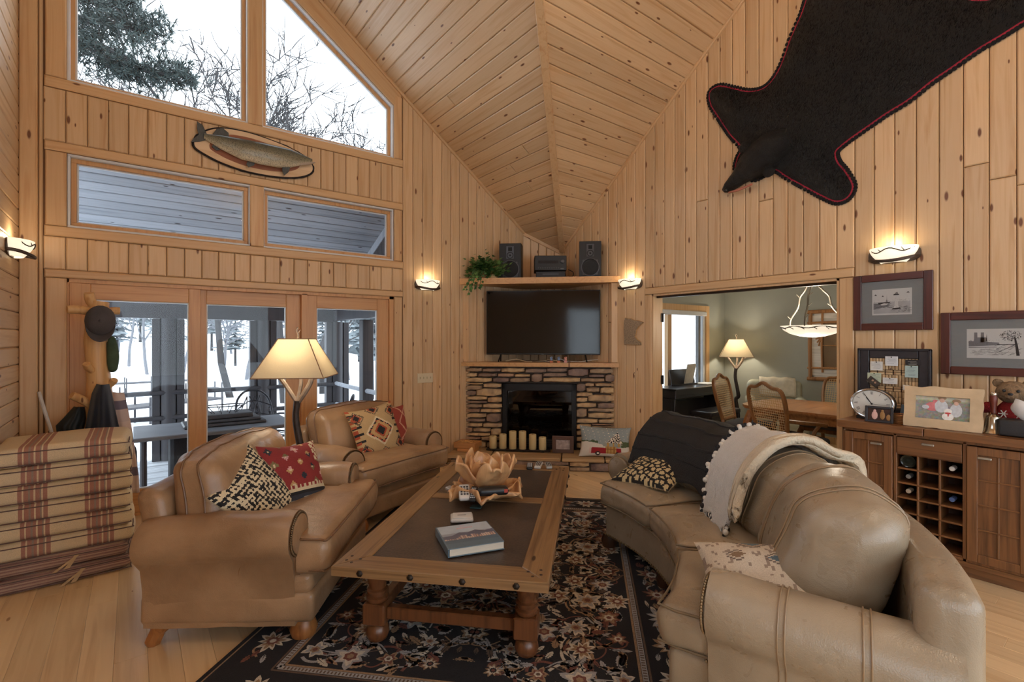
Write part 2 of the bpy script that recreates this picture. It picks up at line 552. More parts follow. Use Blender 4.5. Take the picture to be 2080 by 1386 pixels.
# corner post and casings
def casA(x0, x1, z0, z1, th=0.022):   # runs upright
    return boardA(x0, x1, z0, z1, mat=pine_trim, name='casing', th=th)
def casAh(x0, x1, z0, z1, th=0.026):  # runs level
    return plank('casing', pine_trim, [(x0, YA, z1), (x0, YA, z0), (x1, YA, z0), (x1, YA, z1)], NA, WA, th)
casA(XC + 0.018, -0.587, 0, zA(-0.62), 0.03)
boardA(-0.587, cL, 0, 5.3)
for (a, b) in ((2.0, 2.066), (2.327, 2.411), (3.003, 3.08), (3.50, 3.587)): casAh(cL + 0.005, cR, a, b)
for (a, b, t) in ((0, 2.0, 1), (2.411, 3.003, 1), (3.587, None, 1)):
    casA(cL + 0.01, xL, a, b or zA(cL)); casA(xR, cR - 0.01, a, b or WZ + 0.12)
casA(m0 - 0.012, m1 + 0.012, zM0, zM1); casA(u0 - 0.01, u1 + 0.01, zU, wtop(u0) + 0.02)
for (xa0, xa1) in ((xR + 0.09, XRIDGE), (xL - 0.13, XRIDGE)):   # wide raked boards above the tall windows
    P = [(xa0, YA, wtop(xa0)), (xa0, YA, zA(xa0)), (xa1, YA, zA(xa1)), (xa1, YA, wtop(xa1))]
    plank('rake_casing', pine_trim, P, NA, WA, 0.02)
plank('rake_molding', pine_trim, [(4.27, YA, zA(4.27) - 0.055), (4.27, YA, zA(4.27)), (XRIDGE, YA, zA(XRIDGE)), (XRIDGE, YA, zA(XRIDGE) - 0.055)], NA, WA, 0.045)
boardA(cR, 3.27, 0.0, 0.11, mat=pine_trim, name='baseboard', th=0.03)

# ---- wall with the opening to the dining room
oL, oR, oZ = 3.437, 1.58, 2.017
wr = MB()
def slabB(poly): wr.prism([(y, z) for y, z in poly], 0, 0.14, M=T(XB, 0, 0) @ Matrix(((0, 0, 1, 0), (1, 0, 0, 0), (0, 1, 0, 0), (0, 0, 0, 1))))
slabB([(YCR + 0.1, -0.1), (oL, -0.1), (oL, zB(oL)), (YCR + 0.1, zB(YCR + 0.1))])
slabB([(oL, oZ), (oR, oZ), (oR, zB(oR)), (oL, zB(oL))])
slabB([(oR, -0.1), (YR - 0.15, -0.1), (YR - 0.15, zB(YR)), (YRIDGE, zB(YRIDGE)), (oR, zB(oR))])
WB = struct(wr.obj('wall_right', backing, smooth=False), 'tall pine panelled wall with wide cased opening')
NB = (-1, 0, 0)
def boardB(y0, y1, z0, z1, z1b=None, mat=pine, name='board', th=0.018):
    z1b = z1 if z1b is None else z1b
    return plank(name, mat, [(XB, y0, z0), (XB, y1, z0), (XB, y1, z1b), (XB, y0, z1)], NB, WB, th)
random.seed(5)
def colsB(ya, yb_, zlo, n):
    for i in range(n):
        y0 = ya + (yb_ - ya) * i / n; y1 = ya + (yb_ - ya) * (i + 1) / n
        a, b = zB(y0), zB(y1)
        r = random.random()
        if b - zlo > 2.2 and r < 0.55:
            s = zlo + (min(a, b) - zlo) * random.uniform(0.25, 0.8)
            if 1.9 < s < 2.45: s = 2.6
            boardB(y0, y1, zlo, s); boardB(y0, y1, s, a, b)
        else:
            boardB(y0, y1, zlo, a, b)
colsB(YCR, 3.53, 0.0, 10)
colsB(3.53, 1.47, 2.095, 16)
colsB(1.47, -1.17, 0.0, 20)
def casBh(y0, y1, z0, z1, th=0.03, name='casing'):
    return plank(name, pine_trim, [(XB, y0, z1), (XB, y0, z0), (XB, y1, z0), (XB, y1, z1)], NB, WB, th)
casBh(3.53, 1.47, oZ, 2.095)
boardB(3.53, oL, 0, oZ, mat=pine_trim, name='casing', th=0.026); boardB(oR, 1.47, 0, oZ, mat=pine_trim, name='casing', th=0.026)
plank('rake_molding', pine_trim, [(XB, YCR, zB(YCR) - 0.055), (XB, YCR, zB(YCR)), (XB, YRIDGE, zB(YRIDGE)), (XB, YRIDGE, zB(YRIDGE) - 0.055)], NB, WB, 0.045)
casBh(1.47, -1.1, 0.0, 0.11, 0.024, 'baseboard')
# jamb lining of the opening
jm = MB(); jm.box((XB + 0.07, oL - 0.009, oZ / 2), (0.17, 0.018, oZ)).box((XB + 0.07, oR + 0.009, oZ / 2), (0.17, 0.018, oZ)).box((XB + 0.07, (oL + oR) / 2, oZ - 0.009), (0.17, oL - oR, 0.018))
jm.obj('jamb', pine_trim, WB, smooth=False)
tr = MB(); tr.box((XB + 0.06, (oL + oR) / 2, oZ - 0.028), (0.035, oL - oR - 0.04, 0.022)); tr.obj('door_track', plain('dark_bronze', C(60, 48, 38), 0.4, 0.6), WB, smooth=False)

# ---- left wall of level boards
wl = MB()
def slabL(p): wl.prism(p, 0, 0.14, M=T(XC - 0.14, 0, 0) @ Matrix(((0, 0, 1, 0), (1, 0, 0, 0), (0, 1, 0, 0), (0, 0, 0, 1))))
FILL_LW = [(-1.8, -0.35, 0.4, 2.4), (0.7, 2.3, 2.75, 4.45)]  # unseen window openings added to let more daylight into the room
slabL([(2.3, -0.1), (YA + 0.14, -0.1), (YA + 0.14, 5.35), (1.74, 5.35), (1.74, 4.45), (2.3, 4.45)])
slabL([(YR - .15, -0.1), (2.3, -0.1), (2.3, 0.4), (YR - .15, 0.4)]); slabL([(YR - .15, 0.4), (-1.8, 0.4), (-1.8, 2.4), (YR - .15, 2.4)]); slabL([(-0.35, 0.4), (2.3, 0.4), (2.3, 2.4), (-0.35, 2.4)])
slabL([(YR - .15, 2.4), (2.3, 2.4), (2.3, 2.75), (YR - .15, 2.75)]); slabL([(YR - .15, 2.75), (0.7, 2.75), (0.7, zB(0.7)), (YRIDGE, zB(YRIDGE)), (YR - .15, zB(YR))]); slabL([(0.7, 4.45), (1.74, 4.45), (1.74, zB(1.74)), (0.7, zB(0.7))])
WL = struct(wl.obj('wall_left', pine, smooth=False), 'left wall of level knotty pine boards')
random.seed(3)
z = 0.0; k = 0
while z < 5.3:
    z1 = min(z + 0.132, 5.3); s = random.uniform(3.0, 4.6)
    for (ya, yb_) in ((YA, s), (s, 2.32)):
        plank('board', pine, [(XC, ya, z), (XC, ya, z1), (XC, yb_, z1), (XC, yb_, z)], (1, 0, 0), WL)
    z = z1

# ---- wall behind the camera, with big unseen windows added for more daylight
rw = MB()
RX = [(XC - 0.15, -0.4), (1.0, 1.25), (2.65, 2.9), (4.3, XB + 0.15)]
for a, b in RX: rw.box(((a + b) / 2, YR - 0.07, 1.95), (b - a, 0.14, 4.1))
FILL_RWIN = ((-0.4, 1.0), (1.25, 2.65), (2.9, 4.3))
for a, b in FILL_RWIN:
    rw.box(((a + b) / 2, YR - 0.07, 0.05), (b - a, 0.14, 0.3)); rw.box(((a + b) / 2, YR - 0.07, 3.25), (b - a, 0.14, 1.5))
WR = struct(rw.obj('wall_rear', pine, smooth=False), 'pine wall behind the seating with three added fill windows')
wcount = [0]
def win_struct(label):
    wcount[0] += 1
    return structure('window_%d' % wcount[0], label)

# ---- ceiling
cb = MB()
dz = 0.0
def cpoly(pts): cb.add([(x, y, z) for x, y, z in pts], [tuple(range(len(pts)))])
X1 = XRIDGE
cpoly([(XB, YCR, zA(XB)), (4.267, YA, zA(4.267)), (X1, YA, zA(X1)), (X1, ycr(X1), zA(X1))])
cpoly([(X1, YA, zA(X1)), (XC, YA, zA(XC)), (XC, ycr(XC), zA(XC)), (X1, ycr(X1), zA(X1))])
ytop = ycr(X1)
cpoly([(XB, YCR, ZC0), (X1, ytop, zB(ytop)), (XB, ytop, zB(ytop))])
cpoly([(X1, ytop, zB(ytop)), (XC, ycr(XC), zB(ycr(XC))), (XC, ytop, zB(ytop))])
cpoly([(XB, ytop, zB(ytop)), (XC, ytop, zB(ytop)), (XC, YRIDGE, zB(YRIDGE)), (XB, YRIDGE, zB(YRIDGE))])
cpoly([(XB, YRIDGE, zB(YRIDGE)), (XC, YRIDGE, zB(YRIDGE)), (XC, YR, zB(YR)), (XB, YR, zB(YR))])
cc = cb.obj('ceiling', wood('pine_ceiling_far', PINE_L, PINE_D, None, axis='X', rnd=0.0), smooth=False)
CE = struct(cc, 'vaulted pine board ceiling folding along a crease to the corner')
n1 = Vector((-S1, 0, -1)).normalized(); n2 = Vector((0, -S2, -1)).normalized()
random.seed(23)
pitch = 0.114
def c1(x, y): return (x, y, zA(x))
def c2(x, y): return (x, y, zB(y))
x = XB; k = 0
while x > 1.1:
    x1 = x - pitch
    ym = lambda q: min(YA, YA - (q - 4.267))
    a0, a1, b0, b1 = ym(x), ym(x1), ycr(x), ycr(x1)
    if random.random() < 0.3 and a1 - b1 > 1.2:
        s = random.uniform(b1 + 0.4, a1 - 0.3)
        plank('board', pine, [c1(x1, a1), c1(x, a0), c1(x, s), c1(x1, s)], n1, CE)
        plank('board', pine, [c1(x1, s), c1(x, s), c1(x, b0), c1(x1, b1)], n1, CE)
    else:
        plank('board', pine, [c1(x1, a1), c1(x, a0), c1(x, b0), c1(x1, b1)], n1, CE)
    x = x1
y = YCR
while y > 1.75:
    y1 = y - 0.106
    plank('board', pine, [c2(XB, y), c2(XB, y1), c2(xcr(y1), y1), c2(xcr(y), y)], n2, CE)
    y = y1
# crease board and small moulding on the chamfered corner
e = MB(); A = Vector((XB - 0.02, YCR - 0.02, ZC0)); Bv = Vector((1.3, ycr(1.3), zA(1.3)))
d = (Bv - A); L = d.length; d.normalize(); sd = d.cross(Vector((0, 0, 1))).normalized(); un = sd.cross(d).normalized()
Mx = Matrix((sd, d, un)).transposed().to_4x4(); Mx.translation = (A + Bv) / 2 - un * 0.018
e.box((0, 0, 0), (0.075, L, 0.04), ch=0.004); e.v = [tuple(Mx @ Vector(p)) for p in e.v]
e.obj('crease_board', pine_trim, CE, smooth=False)

# ---- chamfered corner behind the television niche
NO = Vector((3.295, YA, 0)); E1 = Vector((0.7061, -0.7081, 0)); E2 = Vector((0.7081, 0.7061, 0))
NM = Matrix((E1, E2, Vector((0, 0, 1)))).transposed().to_4x4(); NM.translation = NO
def nloc(px, py, yl=0.0):
    """local niche coordinates (x along the front, z) of a pixel on the plane yl behind the front"""
    d = ray(px, py); o = Vector((0, 0, CAMZ)); p0 = NO + E2 * yl
    t = (p0 - o).dot(E2) / d.dot(E2); p = o + d * t
    return (p - NO).dot(E1), p.z
wc = MB(); wc.prism([(0.60, 0.70), (1.32, 0.70), (1.32, 0.80), (0.60, 0.80)], 0, 3.1, M=NM)
WCn = struct(wc.obj('wall_corner', backing, smooth=False), 'chamfered pine corner above the fireplace')
for i in range(5):
    xa_, xb_ = 0.686 + 0.542 * i / 5, 0.686 + 0.542 * (i + 1) / 5
    pa, pb = NM @ Vector((xa_, 0.70, 0)), NM @ Vector((xb_, 0.70, 0))
    plank('board', pine, [pa, pb, (pb.x, pb.y, zA(pb.x)), (pa.x, pa.y, zA(pa.x))], -E2, WCn)
pa, pb = NM @ Vector((0.686, 0.70, 0)), NM @ Vector((1.228, 0.70, 0))
plank('rake_molding', pine_trim, [(pa.x, pa.y, zA(pa.x) - 0.06), (pa.x, pa.y, zA(pa.x)), (pb.x, pb.y, zA(pb.x)), (pb.x, pb.y, zA(pb.x) - 0.06)], -E2, WCn, 0.04)

# ---- floor: planks along the room
fb = MB(); fb.box(((XC + 8.2) / 2, (YR + YA) / 2, -0.06), (8.2 - XC + 0.3, YA - YR + 0.2, 0.1))
FL = struct(fb.obj('floor', plain('subfloor', C(110, 80, 50), 0.8), smooth=False), 'light maple plank floor')
random.seed(31)
pw = 0.128; x = XC
while x < XB + 0.1:
    y = -0.55 - random.uniform(0, 1.2)
    while y < YA:
        ln = random.uniform(1.0, 2.2)
        a, b = max(y, -0.6), min(y + ln, YA)
        if b - a > 0.05 and not (x > 3.9 and b > 5.0 and a > 4.6):
            plank('plank', floor_wood, [(x, a, -0.01), (x + pw, a, -0.01), (x + pw, b, -0.01), (x, b, -0.01)], (0, 0, 1), FL, 0.010, 0.0004, 0.0012)
        y += ln
    x += pw
rf = MB(); rf.box(((XC + XB) / 2, (YR - 0.6) / 2, -0.005), (XB - XC, -0.6 - YR, 0.01)); rf.box((6.4, 2.2, -0.005), (3.3, 4.6, 0.01))
rf.obj('far_boards', floor_wood, FL, smooth=False)

# ================================================================== WINDOWS AND PATIO DOORS
def ring(parent, name, x0, x1, z0, z1, y0, w, dep, mat):
    b = MB()
    b.box(((x0 + x1) / 2, y0, z0 + w / 2), (x1 - x0, dep, w), ch=0.003); b.box(((x0 + x1) / 2, y0, z1 - w / 2), (x1 - x0, dep, w), ch=0.003)
    b.box((x0 + w / 2, y0, (z0 + z1) / 2), (w, dep, z1 - z0 - 2 * w), ch=0.003); b.box((x1 - w / 2, y0, (z0 + z1) / 2), (w, dep, z1 - z0 - 2 * w), ch=0.003)
    return b.obj(name, mat, parent, smooth=False)
def pane(parent, poly, y):
    b = MB(); b.prism(poly, 0, 0.006, M=T(0, y, 0) @ Rx(PI / 2)); return b.obj('pane', glass, parent, smooth=False)
for lab, x0, x1 in (('long low window over the first patio door', xL, m0), ('long low window nearer the fireplace', m1, xR)):
    w = win_struct(lab)
    ring(w, 'reveal', x0, x1, zM0, zM1, YA + 0.05, 0.018, 0.10, white_vinyl)
    ring(w, 'frame', x0 + 0.018, x1 - 0.018, zM0 + 0.018, zM1 - 0.018, YA + 0.075, 0.035, 0.05, door_wood)
    ring(w, 'bead', x0 + 0.053, x1 - 0.053, zM0 + 0.053, zM1 - 0.053, YA + 0.085, 0.012, 0.03, white_vinyl)
    pane(w, [(x0 + .06, zM0 + .06), (x1 - .06, zM0 + .06), (x1 - .06, zM1 - .06), (x0 + .06, zM1 - .06)], YA + 0.09)
for lab, poly in (('tall raked window under the gable, first half', [(xL, zU), (u0, zU), (u0, wtop(u0)), (XRIDGE, wtop(XRIDGE)), (xL, wtop(xL))]),
                  ('tall raked window under the gable, half nearer the fireplace', [(u1, zU), (xR, zU), (xR, WZ), (u1, wtop(u1))])):
    w = win_struct(lab)
    c = Vector((sum(p[0] for p in poly) / len(poly), sum(p[1] for p in poly) / len(poly)))
    def shrink(d):
        out = []
        n = len(poly)
        for i in range(n):
            p0, p1, p2 = Vector(poly[i - 1]), Vector(poly[i]), Vector(poly[(i + 1) % n])
            e1 = (p1 - p0).normalized(); e2 = (p2 - p1).normalized()
            n1_, n2_ = Vector((-e1.y, e1.x)), Vector((-e2.y, e2.x))
            bis = (n1_ + n2_); bis = bis / max(0.3, bis.length ** 2 / 2)
            out.append(tuple(p1 + bis * d))
        return out
    for nm, d0, d1, ya_, yb_, mt in (('reveal', 0, 0.016, 0.0, 0.10, white_vinyl), ('frame', 0.016, 0.045, 0.055, 0.10, door_wood), ('bead', 0.045, 0.058, 0.07, 0.10, white_vinyl)):
        o_, i_ = shrink(d0), shrink(d1); b = MB(); n = len(poly)
        V = [(x, YA + ya_, z) for x, z in o_] + [(x, YA + ya_, z) for x, z in i_] + [(x, YA + yb_, z) for x, z in o_] + [(x, YA + yb_, z) for x, z in i_]
        F = []
        for i in range(n):
            j = (i + 1) % n
            F += [(i, j, n + j, n + i), (n + i, n + j, 3 * n + j, 3 * n + i), (2 * n + j, 2 * n + i, 3 * n + i, 3 * n + j), (j, i, 2 * n + i, 2 * n + j)]
        b.add(V, F); b.obj(nm, mt, w, smooth=False)
    pane(w, shrink(0.055), YA + 0.09)
for lab, (a, b_) in zip(('added rear fill window nearest the left wall', 'added middle rear fill window behind the seating', 'added rear fill window nearest the buffet'), FILL_RWIN):
    w = win_struct(lab)
    ring(w, 'frame', a, b_, 0.2, 2.5, YR - 0.05, 0.05, 0.08, door_wood)
    pane(w, [(a + .04, .24), (b_ - .04, .24), (b_ - .04, 2.46), (a + .04, 2.46)], YR - 0.05)
for lab, (a, b_, c0, c1_) in zip(('added fill window in the left wall beside the camera', 'added high fill window in the left gable'), FILL_LW):
    w = win_struct(lab); b = MB()
    for cc_, ss_ in (((XC - .07, (a + b_) / 2, c0 + .03), (.1, b_ - a, .06)), ((XC - .07, (a + b_) / 2, c1_ - .03), (.1, b_ - a, .06)), ((XC - .07, a + .03, (c0 + c1_) / 2), (.1, .06, c1_ - c0)), ((XC - .07, b_ - .03, (c0 + c1_) / 2), (.1, .06, c1_ - c0))): b.box(cc_, ss_)
    b.obj('frame', door_wood, w, smooth=False); b = MB(); b.box((XC - .08, (a + b_) / 2, (c0 + c1_) / 2), (.006, b_ - a - .08, c1_ - c0 - .08)); b.obj('pane', glass, w, smooth=False)
# patio doors
dx = [xa(140), xa(184), xa(383.5), xa(402), xa(421), xa(584), xa(613), xa(624), xa(645), xa(768), xa(791)]
frm = MB()
frm.box(((xL + dx[0]) / 2, YA + 0.06, 1.0), (dx[0] - xL, 0.12, 2.0)).box(((dx[10] + xR) / 2, YA + 0.06, 1.0), (xR - dx[10], 0.12, 2.0))
frm.box(((xL + xR) / 2, YA + 0.06, 1.985), (xR - xL, 0.12, 0.03)).box(((xL + xR) / 2, YA + 0.06, 0.012), (xR - xL, 0.12, 0.024))
frm.box(((dx[6] + dx[7]) / 2, YA + 0.05, 1.0), (dx[7] - dx[6], 0.10, 1.96))
fo = struct(frm.obj('trim_1', door_wood, smooth=False), 'wooden frame around the three patio door panels')
def leaf(n, lab, x0, g0, g1, x1, y):
    d = structure('door_%d' % n, lab)
    zt = 1.84; zb_ = 0.22
    for nm, a, b_, c0, c1_ in (('stile', x0, g0, 0.025, 1.97), ('stile', g1, x1, 0.025, 1.97)):
        plank(nm, door_wood, [(a, y, c0), (b_, y, c0), (b_, y, c1_), (a, y, c1_)], NA, d, 0.045, 0.0, 0.004)
    for c0, c1_ in ((0.025, zb_), (zt, 1.97)):
        plank('rail', door_wood, [(g0, y, c1_), (g0, y, c0), (g1, y, c0), (g1, y, c1_)], NA, d, 0.043, 0.0, 0.004)
    ring(d, 'bead', g0 - 0.002, g1 + 0.002, zb_ - 0.002, zt + 0.002, y - 0.02, 0.011, 0.035, white_vinyl)
    pane(d, [(g0, zb_), (g1, zb_), (g1, zt), (g0, zt)], y - 0.015)
    return d
leaf(1, 'patio door panel behind the coat tree', dx[0], dx[1], dx[2], dx[3] + 0.02, YA + 0.055)
d2 = leaf(2, 'middle patio door panel behind the floor lamp', dx[3] - 0.005, dx[4], dx[5], dx[6], YA + 0.10)
leaf(3, 'narrow fixed glass panel nearest the fireplace', dx[7], dx[8], dx[9], dx[10], YA + 0.07)

# ================================================================== FIREPLACE, MANTEL, NICHE
niche_wood = wood('mantel_pine', C(206, 160, 108), C(186, 136, 86), KNOT, rough=0.4, axis='X', tone=0.05, knots=0.12)
pst = structure('trim_2', 'pine posts and shelf framing the television niche')
for a, b_ in ((0.0, 0.085), (1.835, 1.92)):
    pa, pb = NM @ Vector((a, 0.0, 0)), NM @ Vector((b_, 0.0, 0))
    plank('post', pine_trim, [(pa.x, pa.y, 1.225), (pb.x, pb.y, 1.225), (pb.x, pb.y, 2.20), (pa.x, pa.y, 2.20)], -E2, pst, 0.022)
sh = MB(); sh.prism([(-0.03, -0.05), (1.95, -0.05), (1.24, 0.66), (0.68, 0.66)], 2.20, 2.275, M=NM); sh.obj('top_shelf', niche_wood, pst, smooth=False)
mt = MB(); mt.prism([(-0.01, -0.045), (1.93, -0.045), (1.24, 0.66), (0.68, 0.66)], 1.175, 1.225, M=NM)
tag(mt.obj('mantel', niche_wood, smooth=False), 'pale pine mantel board above the stone fireplace', 'mantel')

FP = thing('fireplace', 'stacked stone gas fireplace with black firebox and raised hearth', 'fireplace', (0, 0, 0))
m, nt, b, out = new_mat('ledge_stone')
oi = nd(nt, 'ObjectInfo')
base = ramp(nt, oi.outputs['Random'], [(0.0, C(170, 148, 122)), (0.22, C(192, 168, 134)), (0.42, C(146, 126, 112)), (0.6, C(200, 174, 136)), (0.78, C(132, 114, 108)), (0.9, C(176, 146, 122))], 'CONSTANT')
v = objcoord(nt, (1, 1, 1), rnd=9.0)
nz = nd(nt, 'TexNoise', i_Scale=9.0, i_Detail=6.0, i_Distortion=0.6); nt.links.new(v, nz.inputs['Vector'])
nz2 = nd(nt, 'TexNoise', i_Scale=34.0, i_Detail=6.0); nt.links.new(v, nz2.inputs['Vector'])
colr = mixc(nt, 1.0, base, ramp(nt, nz.outputs[0], [(0.3, (0.55, 0.5, 0.52)), (0.68, (1.18, 1.12, 1.0))]), 'MULTIPLY')
nt.links.new(colr, b.inputs['Base Color']); b.inputs['Roughness'].default_value = 0.72
bump(nt, b, math_n(nt, 'ADD', nz2.outputs[0], nz.outputs[0]), 0.6, 0.012)
stone_m = MATS['ledge_stone']
def stone(name, x0, x1, z0, z1, parent, yb=0.0, depth=0.05):
    """one ledge stone, local niche frame, broken outline and humped face"""
    cx, cz = (x0 + x1) / 2, (z0 + z1) / 2; w, h = (x1 - x0) / 2, (z1 - z0) / 2
    out = []
    n = 10
    for i in range(n):
        t = 2 * PI * i / n + 0.1
        ct, st = math.cos(t), math.sin(t)
        k = 1 / max(abs(ct), abs(st))
        px_, pz_ = ct * k, st * k
        jit = 1 - random.uniform(0, 0.10)
        if abs(px_) > .85 and abs(pz_) > .85: jit *= 0.93
        out.append((px_ * w * (1 - random.uniform(0, .05)), pz_ * h * jit))
    V = []; 
    for s_, d in ((1.0, 0.03), (1.0, -depth * 0.55), (0.90, -depth * 0.9), (0.55, -depth * random.uniform(0.95, 1.2))):
        for (a, c_) in out:
            V.append((a * (s_ if s_ > .6 else s_), d, c_ * s_))
    V.append((0, -depth * 1.1, 0))
    F = []
    for r in range(3):
        for i in range(n):
            j = (i + 1) % n
            F.append((r * n + i, r * n + j, (r + 1) * n + j, (r + 1) * n + i))
    F += [(3 * n + i, 3 * n + (i + 1) % n, 4 * n) for i in range(n)]
    me = bpy.data.meshes.new(name); me.from_pydata(V, [], F); me.materials.append(stone_m)
    bm_ = bmesh.new(); bm_.from_mesh(me); bmesh.ops.recalc_face_normals(bm_, faces=bm_.faces); bm_.to_mesh(me); bm_.free()
    me.polygons.foreach_set('use_smooth', [True] * len(me.polygons)); me.set_sharp_from_angle(angle=math.radians(35))
    o = bpy.data.objects.new(name, me); COL.objects.link(o); o.parent = parent
    o.matrix_basis = NM @ T(cx, yb, cz)
    return o
random.seed(77)
SR = '''95 155 280 208|285 163 500 210|505 155 785 215|787 168 1040 217|1045 160 1283 210|1287 165 1530 262|1545 165 1830 228|95 217 225 266|233 218 455 266|463 223 660 266|668 230 845 268|860 225 988 330|998 217 1282 264|1535 236 1722 272|1728 236 1838 327|90 272 398 330|410 272 602 328|608 276 845 330|998 270 1438 332|1448 278 1725 328|92 336 290 355|92 362 280 418|296 340 512 392|214 398 510 494|92 425 210 484|95 490 342 540|95 545 342 574|348 500 514 570|95 581 280 630|288 578 516 634|92 636 254 686|260 640 504 686|92 690 330 746|92 752 320 798|334 692 500 798|92 804 284 856|292 804 518 860|90 862 170 914|175 864 380 914|386 866 500 958|92 920 378 962|92 968 262 1006|270 964 500 1020|92 1012 205 1110|212 1025 330 1110|338 1026 500 1110|1392 340 1500 440|1494 338 1602 380|1610 338 1838 378|1508 386 1664 450|1672 384 1838 466|1392 448 1582 500|1528 472 1838 562|1392 506 1522 560|1392 568 1628 626|1638 570 1838 640|1392 634 1515 746|1522 632 1838 678|1524 684 1838 752|1392 756 1642 812|1650 760 1838 814|1392 820 1566 888|1574 818 1838 838|1574 843 1838 866|1574 872 1838 930|1392 894 1568 960|1574 936 1838 1010|1392 966 1568 1030|1392 1036 1640 1110|1646 1016 1838 1110'''
for r in SR.split('|'):
    a = [float(q) for q in r.split()]
    X0, Z1 = nloc(930 + a[0] * 0.1731, 720 + a[1] * 0.1731, 0.0); X1_, Z0 = nloc(930 + a[2] * 0.1731, 720 + a[3] * 0.1731, 0.0)
    stone('stone', X0, X1_, max(Z0, 0.15), Z1, FP, 0.035, random.uniform(0.035, 0.055))
fb_x0, fb_z1 = nloc(1020, 779); fb_x1, _ = nloc(1171, 779)
mort = MB()
morm = plain('mortar', C(72, 60, 52), 0.9, bmp=0.4)
mort.box((0.06 + (fb_x0 - 0.06) / 2, 0.16, 0.585), (fb_x0 - 0.06, 0.22, 1.17)).box(((fb_x1 + 1.86) / 2, 0.16, 0.585), (1.86 - fb_x1, 0.22, 1.17)).box(((fb_x0 + fb_x1) / 2, 0.16, (fb_z1 + 1.17) / 2), (fb_x1 - fb_x0, 0.22, 1.17 - fb_z1))
o = mort.obj('mortar_bed', morm, FP, smooth=False); o.matrix_basis = NM
# firebox
blk = plain('firebox_black', C(22, 22, 24), 0.45, 0.2, var=0.2)
f0, f1, fz = fb_x0, fb_x1, fb_z1
fbx = MB()
fbx.box(((f0 + f1) / 2, 0.48, fz / 2), (f1 - f0, 0.02, fz)).box((f0 + .01, 0.26, fz / 2), (0.02, 0.44, fz)).box((f1 - .01, 0.26, fz / 2), (0.02, 0.44, fz)).box(((f0 + f1) / 2, 0.26, fz - .01), (f1 - f0, 0.44, 0.02)).box(((f0 + f1) / 2, 0.26, 0.16), (f1 - f0, 0.44, 0.02))
o = fbx.obj('firebox', blk, FP, smooth=False); o.matrix_basis = NM
ff = MB(); w = 0.06
ff.box(((f0 + f1) / 2, 0.035, fz - 0.045), (f1 - f0, 0.05, 0.09), ch=0.006).box((f0 + w / 2, 0.035, (fz + .15) / 2), (w, 0.05, fz - .15), ch=0.006).box((f1 - w / 2, 0.035, (fz + .15) / 2), (w, 0.05, fz - .15), ch=0.006).box(((f0 + f1) / 2, 0.035, 0.21), (f1 - f0, 0.05, 0.12), ch=0.006)
for i in range(5): ff.box(((f0 + f1) / 2, 0.006, 0.17 + i * 0.022), (f1 - f0 - 0.16, 0.014, 0.008))
o = ff.obj('firebox_frame', blk, FP, smooth=False); o.matrix_basis = NM
g = MB(); g.box(((f0 + f1) / 2, 0.045, (fz + .25) / 2 - 0.02), (f1 - f0 - 2 * w, 0.006, fz - .36))
o = g.obj('glass_door', clear_glass('smoked_glass', 1.6, (0.5, 0.5, 0.5, 1)), FP, smooth=False); o.matrix_basis = NM
lg = plain('charred_log', C(52, 44, 40), 0.9, bmp=0.8, bscale=25)
random.seed(4)
for i in range(4):
    b = MB(); x_ = (f0 + f1) / 2 + random.uniform(-.25, .25)
    b.tube([(x_ - .25, .22 + .05 * i, .22 + .05 * (i % 2)), (x_, .24 + .04 * i, .27 + .06 * (i % 2)), (x_ + .27, .2 + .06 * i, .23 + .07 * (i % 2))], [.05, .055, .045], 8)
    o = b.obj('ceramic_log', lg, FP); o.matrix_basis = NM
# hearth: slabs on top, stones on the face
hz0, hz1 = 0.11, 0.15
def hx(px): return nloc(px, 930, -0.41)[0]
slab_edges = [-0.10, 0.42, hx(930 + 1212 * .1731), hx(930 + 1725 * .1731), 2.02]
slabm = wood('hearth_slab', C(186, 156, 116), C(150, 120, 86), None, rough=0.7, axis='X', tone=0.1, grain=0.35, bmp=0.5)
for a, b_ in zip(slab_edges[:-1], slab_edges[1:]):
    sb = MB(); sb.box(((a + b_) / 2, -0.19, (hz0 + hz1) / 2 + .002), (b_ - a - 0.012, 0.47, hz1 - hz0), ch=0.01)
    sb.v = [(x + random.uniform(-.004, .004), y + (random.uniform(-.012, .008) if y < -.3 else 0), z + random.uniform(-.002, .002)) for x, y, z in sb.v]
    o = sb.obj('hearth_slab', slabm, FP, smooth=False); o.matrix_basis = NM
hb = MB(); hb.box((0.96, -0.17, 0.055), (2.02, 0.42, 0.11)); o = hb.obj('hearth_core', morm, FP, smooth=False); o.matrix_basis = NM
x = -0.06
row = 0
while x < 1.98:
    ln = random.uniform(0.22, 0.46); e = min(x + ln, 2.0)
    if random.random() < 0.4: stone('stone', x, e - 0.01, 0.006, 0.108, FP, -0.375, 0.03)
    else:
        s = random.uniform(.045, .062)
        stone('stone', x, e - 0.01, 0.004, s, FP, -0.375, 0.03); stone('stone', x, e - 0.015, s + .004, 0.108, FP, -0.375, 0.03)
    x = e
